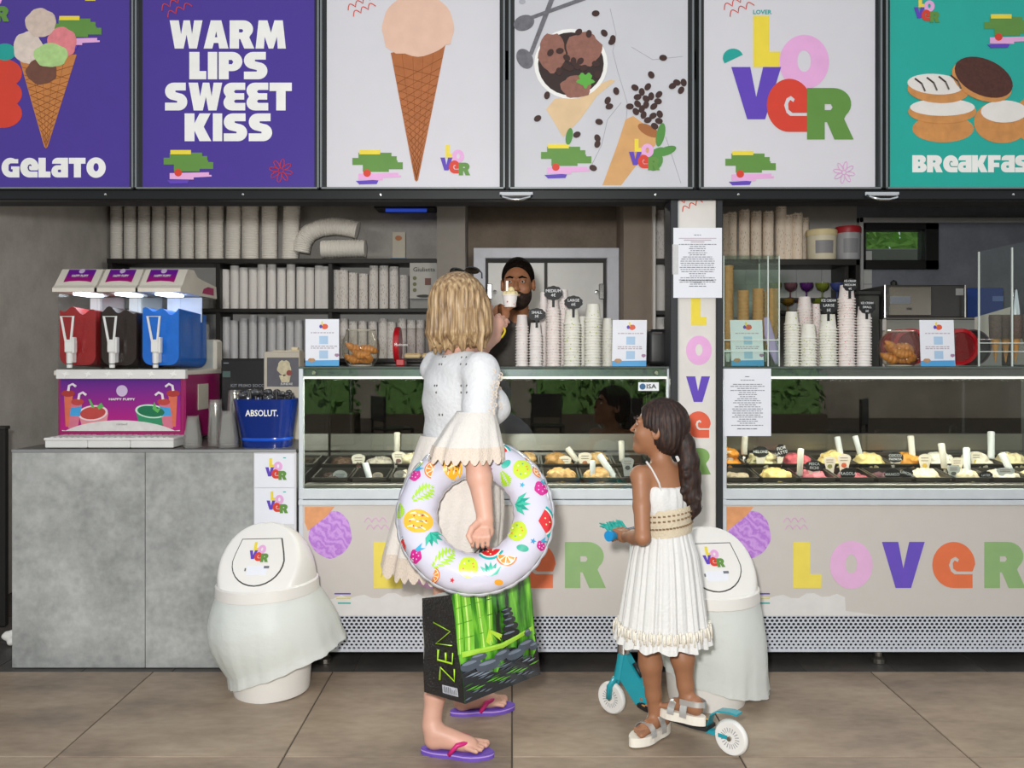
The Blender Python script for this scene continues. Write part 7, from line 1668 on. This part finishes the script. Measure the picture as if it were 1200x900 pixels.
def pine(x, y, r, rot):
    patch('pineapple_print', rp('#f0b32a'), ell(x, y, r*1.15, r*.9, 20, rot)); c, s_ = math.cos(math.radians(rot)), math.sin(math.radians(rot))
    for k in range(-1, 2): patch('pineapple_zigzag', rp('#f7e3b8'), [(x+(a*c-b*s_), y+(a*s_+b*c)) for a, b in [(-r*.7, k*r*.5), (-r*.35, k*r*.5-r*.16), (0, k*r*.5), (r*.35, k*r*.5-r*.16), (r*.7, k*r*.5), (r*.7, k*r*.5+r*.08), (r*.35, k*r*.5-r*.05), (0, k*r*.5+r*.1), (-r*.35, k*r*.5-r*.05), (-r*.7, k*r*.5+r*.08)]], .002)
    for k in range(6): a = k*1.05; patch('seed_print', rp('#b8462a'), ell(x+r*.6*math.cos(a), y+r*.45*math.sin(a), 1.0, n=8), .0024)
def crown(x, y, r, rot):
    for k in range(-2, 3):
        a = math.radians(rot+k*24); patch('pineapple_leaf', rp('#0f9a86' if k % 2 else '#35b59a'), [(x, y), (x+r*.45*math.cos(a)-3*math.sin(a), y+r*.45*math.sin(a)+3*math.cos(a)), (x+r*math.cos(a), y+r*math.sin(a)), (x+r*.45*math.cos(a)+3*math.sin(a), y+r*.45*math.sin(a)-3*math.cos(a))], .0014+.0003*(k+2))
def melon(x, y, r, rot):
    w = lambda rr: [(x+rr*math.cos(math.radians(rot+t)), y+rr*math.sin(math.radians(rot+t))) for t in range(-62, 63, 8)]
    patch('watermelon_rind', rp('#18a5a8'), w(r*1.2)+[(x, y)]); patch('watermelon_pith', rp('#dff0e4'), w(r*1.02)+[(x, y)], .0018); patch('watermelon_flesh', rp('#d5262e'), w(r*.92)+[(x, y)], .0024)
    for t, k in ((-25, .5), (20, .55), (0, .75)): patch('seed_print', rp('#f2dca0'), ell(x+r*k*math.cos(math.radians(rot+t)), y+r*k*math.sin(math.radians(rot+t)), .9, n=8), .003)
def orange(x, y, r, rot):
    w = lambda rr: [(x+rr*math.cos(math.radians(rot+t)), y+rr*math.sin(math.radians(rot+t))) for t in range(-90, 91, 12)]
    patch('orange_rind', rp('#e0722c'), w(r)); patch('orange_pith', rp('#f6e4c4'), w(r*.86), .0018)
    for t in (-67, -22, 22, 67): patch('orange_segment', rp('#ee8a33'), [(x+r*k*math.cos(math.radians(rot+t+d)), y+r*k*math.sin(math.radians(rot+t+d))) for k, d in ((.12, 0), (.76, -18), (.8, 0), (.76, 18))], .0024)
def leaf(x, y, L, rot):
    c, s_ = math.cos(math.radians(rot)), math.sin(math.radians(rot))
    for k in range(7):
        t = k/6; bx, by = x+(t-.5)*L*c, y+(t-.5)*L*s_; w = L*.5*math.sin(PI*(.15+.8*t))
        for q in (-1, 1): a = math.radians(rot+q*55); patch('leaf_frond', rp('#a3cf2c'), [(bx, by), (bx+w*.5*math.cos(a)-2.2*c, by+w*.5*math.sin(a)-2.2*s_), (bx+w*math.cos(a), by+w*math.sin(a)), (bx+w*.5*math.cos(a)+2.4*c, by+w*.5*math.sin(a)+2.4*s_)], .0012+.0002*k)
def berry(x, y, r):
    patch('berry_print', rp('#c8248a'), blob(x, y, r, r*1.1, .06, 18)); patch('berry_leaf', rp('#3aa3c8'), [(x-1, y-r), (x+r, y-r*2), (x+r*.8, y-r*1.2), (x+r*1.6, y-r*1.1), (x+2, y-r*.6)], .002)
    for k in range(5): a = k*1.26; patch('seed_print', rp('#f2b8d8'), ell(x+r*.5*math.cos(a), y+r*.5*math.sin(a), .8, n=6), .002)
def apple(x, y, r):
    patch('lime_print', rp('#bdd62e'), blob(x, y, r, r*1.08, .02, 22))
    for k in range(7): a = k*.95; patch('seed_print', rp(('#e8842c', '#f4f0c0', '#5aa6a0')[k % 3]), ell(x+r*.55*math.cos(a), y+r*.6*math.sin(a), 1.1, n=7), .002)
def star(x, y, r, c): patch('star_print', rp(c), [(x+(r if i % 2 == 0 else r*.45)*math.cos(i*PI/5), y+(r if i % 2 == 0 else r*.45)*math.sin(i*PI/5)) for i in range(10)])
pine(492, 614, 15, 10); crown(506, 627, 17, 55); pine(530, 549, 13, 80); orange(508, 554, 11, 195); berry(486, 559, 7); leaf(496, 582, 26, -35)
melon(580, 537, 17, -80); apple(612, 553, 11); patch('mint_print', rp('#2fae9c'), ell(593, 547, 6.5, 4, 14, -40)); berry(634, 575, 8); orange(633, 553, 9, 180); star(612, 572, 3.4, '#2aa0c0'); star(574.5, 552, 3, '#c8247a')
crown(604, 593, 18, 5); melon(630, 614, 17, 0); apple(606, 625, 11); star(624, 637, 3.6, '#2a90c0'); melon(575, 641, 14, 85); orange(594, 653, 12, 100); apple(551, 666, 11); leaf(522, 657, 27, -40); crown(576, 676, 16, -90)
star(548, 643, 3, '#2a90c0'); berry(491, 653, 7); melon(479, 641, 10, 190); leaf(592, 563, 16, 60); star(533, 680, 3, '#d0303c'); orange(511, 674, 8, 20); patch('mint_print', rp('#35a58c'), ell(612, 645, 7, 4, 14, 10)); berry(633, 641, 5); leaf(470, 600, 16, 80); patch('petal_print', rp('#f0a030'), ell(585, 682, 5, 3, 12)); patch('petal_print', rp('#f0a030'), ell(618, 537, 3, 3, 10)); patch('lime_print', rp('#bdd62e'), ell(489, 545, 6, 4, 12, -40))
MB().lathe([(0, 0), (.009, 0), (.009, .012), (.005, .016), (0, .016)], 12, tor(2.2, PI*.9, -.002)).build('valve', G('valve_clear', '#e8eef2', .3), sr_)

# ================================================================== ZEN shopping bag
d0 = .975
def bagpt(x, y, d): return Vector(((x-600)*d/1000, d-D, H-(y-420)*d/1000))
A0, A1 = bagpt(545, 825, 2.8*d0), bagpt(529, 697, 2.8*d0); B0, B1 = bagpt(633, 790, 3.08*d0), bagpt(620, 671, 3.08*d0); D0, D1 = bagpt(497, 811, 2.9*d0), bagpt(494.7, 701, 2.9*d0)
C0 = B0+(D0-A0); C1 = B1+(D1-A1); C0.z = B0.z
bg_ = thing('shopping_bag', 'glossy black and green bamboo-print shopping bag hanging below the swim ring', 'bag', (A0+B0+C0+D0)/4)
def bil(a0, b0, a1, b1): return lambda u, v, off=0.: None
def face_fn(p00, p10, p01, p11, bul=.012):
    n = (p10-p00).cross(p01-p00).normalized()
    def fn(u, v, off=0.):
        q = (p00*(1-u)+p10*u)*(1-v)+(p01*(1-u)+p11*u)*v; return q+n*(off+bul*math.sin(PI*min(max(u, 0), 1))*math.sin(PI*min(max(v, 0), 1))+.0025*math.sin(u*13+v*9)*math.sin(v*PI))
    return fn
front = face_fn(A0, B0, A1, B1); gus = face_fn(D0, A0, D1, A1, -.004); back = face_fn(C0, D0, C1, D1); rgt = face_fn(B0, C0, B1, C1, -.01)
def panel(nm, fn, mat, n=12):
    mb = MB(); vs = [fn(i/n, j/n) for j in range(n+1) for i in range(n+1)]
    return mb.add(vs, [(j*(n+1)+i, j*(n+1)+i+1, (j+1)*(n+1)+i+1, (j+1)*(n+1)+i) for j in range(n) for i in range(n)]).build(nm, mat, bg_, smooth=True)
gloss = dict(rough=.16, coat=.5, bump=.9, bscale=110)
def bamboo_bg():
    m = bpy.data.materials.new('bag_bamboo'); m.use_nodes = True; MATS['bag_bamboo'] = m
    nt = m.node_tree; N = nt.nodes; L = nt.links; b = N['Principled BSDF']; b.inputs['Roughness'].default_value = .22; b.inputs['Coat Weight'].default_value = .5
    tc = N.new('ShaderNodeTexCoord'); mp = N.new('ShaderNodeMapping'); mp.inputs['Scale'].default_value = (16, 16, 2); nz = N.new('ShaderNodeTexNoise'); nz.inputs['Scale'].default_value = 1.6; nz.inputs['Detail'].default_value = 4
    cr = N.new('ShaderNodeValToRGB'); e = cr.color_ramp.elements; e[0].position = .36; e[0].color = (*lin('#12240c'), 1); e[1].position = .68; e[1].color = (*lin('#86d43c'), 1); x = e.new(.52); x.color = (*lin('#3f8c1c'), 1)
    L.new(tc.outputs['Object'], mp.inputs[0]); L.new(mp.outputs[0], nz.inputs[0]); L.new(nz.outputs[0], cr.inputs[0]); L.new(cr.outputs[0], b.inputs['Base Color']); return m
panel('front_face', front, bamboo_bg()); blkg = M('bag_black', '#131416', **gloss); panel('side_gusset', gus, blkg); panel('back_face', back, M('bag_inside', '#cfd0cb', .5)); panel('side_gusset', rgt, blkg)
MB().add([A0, B0, C0, D0], [(0, 1, 2, 3)]).build('bottom', blkg, bg_)
def bagprint(nm, mat, poly, off=.0015, fn=front, n=None):
    cx = sum(p[0] for p in poly)/len(poly); cy = sum(p[1] for p in poly)/len(poly); mb = MB(); m = len(poly); vs = [fn(cx, cy, off)]; fs = []
    for k in (.5, 1): vs += [fn(cx+(p[0]-cx)*k, cy+(p[1]-cy)*k, off) for p in poly]
    for i in range(m): fs += [(0, 1+i, 1+(i+1) % m), (1+i, 1+m+i, 1+m+(i+1) % m, 1+(i+1) % m)]
    return mb.add(vs, fs).build(nm, mat, bg_, smooth=True)
bc = lambda c: M('bag_'+c, c, .2, coat=.5, var=.12, scale=40)
# lower pond of stones and water
bagprint('water_print', bc('#20262c'), [(0, 0), (.5, 0), (1, 0), (1, .2), (1, .4), (.6, .36), (0, .36), (0, .18)], .001)
for i in range(46):
    y = .03+.28*((i*37) % 46)/46; x = .04+.9*((i*53) % 47)/47; c = ('#5b6672', '#39424c', '#7d8896', '#2f5a20', '#58a02c')[i % 5 if y < .16 else i % 3]; w = .05+.06*((i*7) % 5)/5; bagprint('ripple_print', bc(c), [(x-w, y), (x, y+.014), (min(.99, x+w), y+.012), (x, y-.004)], .0018+.00008*i)
for x, y, w, h in ((.1, .33, .12, .05), (.3, .28, .14, .055), (.48, .33, .11, .05), (.66, .29, .13, .05), (.82, .34, .12, .05), (.93, .3, .07, .04), (.2, .38, .09, .035), (.86, .45, .06, .035)):
    bagprint('stone_print', bc('#4a5460'), ell(x, y, w, h, 18), .0058); bagprint('stone_light', bc('#74808e'), ell(x-.01, y+h*.45, w*.7, h*.3, 14), .0062)
# bamboo stalks
for x0, x1, w in ((.12, .16, .05), (.28, .3, .038), (.36, .44, .03), (.02, .06, .03)):
    for k in range(4):
        a, b_ = .45+k*.14, .45+k*.14+.132; xa, xb = x0+(x1-x0)*k/4, x0+(x1-x0)*(k+1)/4; bagprint('bamboo_stalk', bc('#7cc23a'), [(xa-w, a), (xa+w, a), (xb+w, b_), (xb-w, b_)], .002); bagprint('bamboo_shine', bc('#c6ea7a'), [(xa-w*.4, a), (xa, a), (xb, b_), (xb-w*.4, b_)], .0026)
bagprint('bamboo_cane', bc('#a3d63c'), [(.02, .42), (.5, .39), (.95, .45), (.95, .49), (.5, .435), (.02, .47)], .0068)
for a in range(5): bagprint('bamboo_leaf', bc('#b4dc3c'), [(.36, .6), (.3+.06*a, .5), (.34+.05*a, .46), (.38, .56)], .003+.0002*a)
for k, (x, y, w, h) in enumerate(((.62, .49, .12, .045), (.63, .56, .1, .04), (.62, .625, .085, .035), (.61, .68, .07, .03), (.6, .725, .075, .022))):
    bagprint('stacked_stone', bc('#1d2026'), ell(x, y, w, h, 20), .0045+.0004*k); bagprint('stone_shine', bc('#6a7684'), ell(x-.02, y+h*.45, w*.6, h*.22, 12), .0062+.0003*k)
# ZEN lettering running up the gusset, barcode, recycling mark
zl = bc('#a8d828')
def zline(pts, w=.0035):
    MB().tube([gus(u, v, .002) for u, v in pts], w, 6, flat=.4).build('letter', zl, bg_, smooth=True)
zline([(.42, .17), (.46, .3), (.8, .19), (.84, .31)])
zline([(.42, .47), (.4, .37), (.8, .36), (.84, .46)]); zline([(.6, .365), (.62, .45)])
zline([(.84, .53), (.36, .53), (.82, .66), (.32, .74)])
MB().prism(rect(.48, .05, .86, .13), (), lambda u, v, w: gus(u, v, .002)).build('barcode_patch', M('paper'), bg_)
mb = MB()
for k in range(9): mb.add([gus(.52+k*.036, .06, .0028), gus(.52+k*.036+.014, .06, .0028), gus(.52+k*.036+.014, .12, .0028), gus(.52+k*.036, .12, .0028)], [(0, 1, 2, 3)])
mb.build('barcode', ink, bg_)
for a, b in ((front(.3, 1), front(.62, 1)), (back(.3, 1), back(.62, 1))):
    hnd = Vector(hR)+Vector((-.005, 0, -.03)); MB().tube([a, a*.5+hnd*.5+Vector((0, .01, .02)), hnd, b*.5+hnd*.5+Vector((0, .01, .02)), b], .008, 8, flat=.3).build('handle', blkg, bg_, smooth=True)

# ================================================================== scooter
tq = M('scooter_teal', '#1b9aaa', .3, coat=.4); wh = M('wheel_white', '#e4e2de', .4); mint_m = M('stem_mint', '#d5e2e0', .35)
FW, RW = Vector((.388, -.483, .062)), Vector((.763, -.832, .062)); hd_ = (FW-RW).normalized(); pv = Vector((hd_.y, -hd_.x, 0)).normalized()
scn = thing('kick_scooter', 'teal kick scooter with white wheels under the girl', 'scooter', (FW+RW)/2-Vector((0, 0, .062)))
def wheel(c):
    mb = MB(); n = 32; prof = [(.0, .011), (.04, .011), (.046, .012), (.056, .012), (.061, .007), (.062, 0), (.061, -.007), (.056, -.012), (.046, -.012), (.04, -.011), (0, -.011)]
    vs = []; 
    for r, o in prof:
        for i in range(n): a = 2*PI*i/n; vs.append(c+hd_*(r*math.cos(a))+Vector((0, 0, r*math.sin(a)))+pv*o)
    w = mb.add(vs, [(j*n+i, j*n+(i+1) % n, (j+1)*n+(i+1) % n, (j+1)*n+i) for j in range(len(prof)-1) for i in range(n)]).build('wheel', wh, scn, smooth=40)
    for q in (-1, 1):
        mb = MB()
        for i in range(20):
            a = 2*PI*i/20; u = hd_*math.cos(a)+Vector((0, 0, math.sin(a))); t = hd_*-math.sin(a)+Vector((0, 0, math.cos(a)))
            mb.add([c+u*.02+t*.0012+pv*.0114*q, c+u*.036+t*.0018+pv*.0114*q, c+u*.036-t*.0018+pv*.0114*q, c+u*.02-t*.0012+pv*.0114*q], [(0, 1, 2, 3)])
        mb.build('spoke_slot', M('slot_grey', '#9a9a9c', .5), w)
    MB().tube([c-pv*.02, c+pv*.02], .008, 10).build('axle', steel, w)
wheel(FW); wheel(RW)
ST = Vector((.467, -.58, .735)); SB = FW-hd_*.055+Vector((0, 0, .2))   # stem top, steering head
for q in (-1, 1): MB().tube([FW+pv*.02*q, FW-hd_*.005+pv*.021*q+Vector((0, 0, .05)), FW-hd_*.03+pv*.016*q+Vector((0, 0, .09))], [.011, .012, .012], 8, flat=.5).build('fork_blade', tq, scn, smooth=True)
hdb = FW-hd_*.033+Vector((0, 0, .085)); MB().tube([hdb, hdb*.5+SB*.5, SB], [.021, .019, .019], 14).build('head_tube', tq, scn, smooth=40)
MB().tube([SB-Vector((0, 0, .012)), SB+Vector((0, 0, .022))], .024, 14).build('clamp', M('chrome'), scn, smooth=40)
MB().tube([SB, ST], .0165, 14).build('stem', mint_m, scn, smooth=40)
cl = SB*.62+ST*.38; MB().tube([cl-(ST-SB)*.02, cl+(ST-SB)*.025], .023, 14).build('stem_clamp', M('chrome'), scn, smooth=40); MB().tube([cl+hd_*.02, cl+hd_*.035+Vector((0, 0, -.03))], .006, 8).build('quick_release', M('chrome'), scn)
DK0, DK1 = RW+hd_*.08+Vector((0, 0, .012)), FW-hd_*.14+Vector((0, 0, .018))
# folding neck between head tube and deck
def plate(pts, w, nm, mat, t=.012):
    n = len(pts); vs = [p+pv*w for p in pts]+[p-pv*w for p in pts]; MB().add(vs, [tuple(range(n)), tuple(range(2*n-1, n-1, -1))]+[(i, (i+1) % n, n+(i+1) % n, n+i) for i in range(n)]).build(nm, mat, scn)
z_ = Vector((0, 0, 1))
plate([SB-hd_*.018-z_*.01, SB-hd_*.045-z_*.045, DK1-hd_*.05+z_*.035, DK1-hd_*.03-z_*.008, DK1+hd_*.02-z_*.005, hdb-hd_*.018+z_*.0], .017, 'folding_neck', tq)
MB().tube([SB-hd_*.05-z_*.04, SB-hd_*.085-z_*.085], .009, 8).build('fold_lever', black_pl, scn, smooth=True)
MB().tube([DK1-hd_*.01+pv*.02+z_*.02, DK1-hd_*.01-pv*.02+z_*.02], .008, 10).build('pivot_bolt', M('chrome'), scn)
def slab(a, b, w, z0, z1, nm, mat):
    n = 10; out = []
    for i in range(n+1): t = i/n; out.append((a*(1-t)+b*t+pv*(w*(1-.35*abs(2*t-1)**4)), ))
    L_ = [p[0] for p in out]+[(a*(1-t)+b*t)-pv*(w*(1-.35*abs(2*t-1)**4)) for t in [1-i/n for i in range(n+1)]]
    m = len(L_); vs = [p+z_*z1 for p in L_]+[p+z_*z0 for p in L_]
    MB().add(vs, [tuple(range(m)), tuple(range(2*m-1, m-1, -1))]+[(i, (i+1) % m, m+(i+1) % m, m+i) for i in range(m)]).build(nm, mat, scn)
slab(DK0, DK1, .05, -.006, .006, 'deck', M('deck_black', '#18181a', .5)); slab(DK0+hd_*.01, DK1-hd_*.01, .044, .006, .009, 'deck_graphic', speckle('deck_print', '#2a2228', '#e0604c', 38, .42, dot2='#f0d060'))
slab(DK0-hd_*.09, DK0+hd_*.03, .012, -.02, -.006, 'rear_stay', tq)
fd = [RW+hd_*.085+z_*.02, RW+hd_*.072+z_*.06, RW+hd_*.045+z_*.079, RW-hd_*.005+z_*.088, RW-hd_*.03+z_*.086]
mb = MB(); vs = []
for p in fd: vs += [p+pv*.02, p-pv*.02, p-pv*.02+z_*.006, p+pv*.02+z_*.006]
mb.add(vs, [(i*4+k, i*4+(k+1) % 4, (i+1)*4+(k+1) % 4, (i+1)*4+k) for i in range(len(fd)-1) for k in range(4)]+[(0, 1, 2, 3), (len(vs)-1, len(vs)-2, len(vs)-3, len(vs)-4)]).build('rear_fender', tq, scn, smooth=40)
HBL, HBR = ST-pv*.16, ST+pv*.16
if HBL.x > HBR.x: HBL, HBR = HBR, HBL
MB().tube([HBL, HBR], .0125, 12).build('handlebar', M('chrome'), scn, smooth=40)
for e, o in ((HBL, HBR), (HBR, HBL)):
    d = (o-e).normalized(); MB().tube([e-d*.004, e+d*.1], .0165, 14).build('grip', M('grip_blue', '#1f86b8', .5), scn, smooth=40); MB().tube([e-d*.012, e-d*.002], .0195, 18).build('end_cap', M('cap_blue', '#1d8fd0', .35), scn, smooth=40)
    mb = MB()
    for k in range(20):
        b = e+d*(-.004+.0052*k)+z_*.014; mb.tube([b, b+hd_*.02+z_*(.016+.006*math.sin(k*1.7)), b+hd_*(.045+.008*math.sin(k*2.3))+z_*(.016+.01*math.sin(k*1.1))], [.004, .0048, .0025], 6)
    o_ = mb.build('streamer', M('tassel_teal', '#19a59c', .5, var=.25, scale=80), scn, smooth=True); o_['kind'] = 'stuff'
# ================================================================== unseen fill lamps added inside, terrace behind the photographer (mirrored in the glass)
for k, x in enumerate((-1.6, 0.1, 2.1)):
    cl_ = thing('added_fill_lamp', ('added unseen fill lamp on the ceiling above the slush machine aisle', 'added unseen fill lamp on the ceiling above the serving man', 'added unseen fill lamp on the ceiling above the cone cabinet aisle')[k], 'lamp', (x, 1.45, 2.62))
    MB().lathe([(0, -.05), (.16, -.05), (.17, -.04), (.17, 0), (0, 0)], 28).build('housing', alu_w, cl_, smooth=40, loc=(0, 0, 0))
    MB().lathe([(0, -.056), (.15, -.056), (.15, -.051), (0, -.051)], 28).build('diffuser', M('added_lamp_glow', '#fff4e2', .4, emit=1.5, ecol='#fff0da'), cl_, loc=(0, 0, 0))
    lamp('added_fill_light', 'AREA', (x, 1.45, 2.555), (0, 0, 0), 5, .3, (1, .94, .85))  # added light, no visible source, lifts the dark interior
hdm = M('hedge_leaf', '#6f9a52', .7, var=.35); pot = M('planter_brown', '#54483c', .7)
for k in range(4):
    x = -3.6+k*2.5; h = thing('hedge_planter', ('first', 'second', 'third', 'fourth')[k]+' hedge planter along the terrace behind the photographer', 'planter', (x, -10., 0), 'terrace planters')
    MB().box(x-1.1, x+1.1, -10.3, -9.7, 0, .5, .02).build('box', pot, h)
    mb = MB()
    for j in range(700):
        c = Vector((x+rng.uniform(-1.1, 1.1), -10+rng.uniform(-.35, .35), rng.uniform(.45, 1.7))); u = Vector(rng.normal(size=3)).normalized()*.09; w = u.cross(Vector(rng.normal(size=3))).normalized()*.04; mb.add([c-u, c+w, c+u, c-w], [(0, 1, 2, 3)])
    mb.box(x-1., x+1., -10.2, -9.8, .45, 1.6); mb.build('foliage', hdm, h, recalc=False)['kind'] = 'stuff'
def cafe_chair(x, y, rz, label):
    c = thing('cafe_chair', label, 'chair', (x, y, 0), 'terrace chairs'); c.rotation_euler.z = rz; dk = M('chair_dark', '#26221f', .5)
    MB().box(-.22, .22, -.22, .22, .43, .46, .01).build('seat', dk, c, loc=(0, 0, 0)); MB().box(-.22, .22, .19, .22, .55, .88, .01).build('backrest', dk, c, loc=(0, 0, 0))
    for (a, b) in ((-.2, -.2), (.2, -.2), (-.2, .2), (.2, .2)): MB().box(a-.014, a+.014, b-.014, b+.014, 0, .88 if b > 0 else .44).build('leg', dk, c, loc=(0, 0, 0))
for k, (x, y, r) in enumerate(((1.5, -7.2, .3), (3.1, -7.8, 2.), (4.2, -6.9, -1), (-1.6, -7.6, 1.), (-3., -7.2, 2.6), (.5, -8.1, 3.1))): cafe_chair(x, y, r, ORD[k]+' dark terrace chair behind the photographer')
struct(MB().box(-12, 12, -16.2, -16, -.05, 4.).build('wall_terrace', cloudy('far_facade', '#857d72', '#989084', '#aaa296', 1.2, .8)))
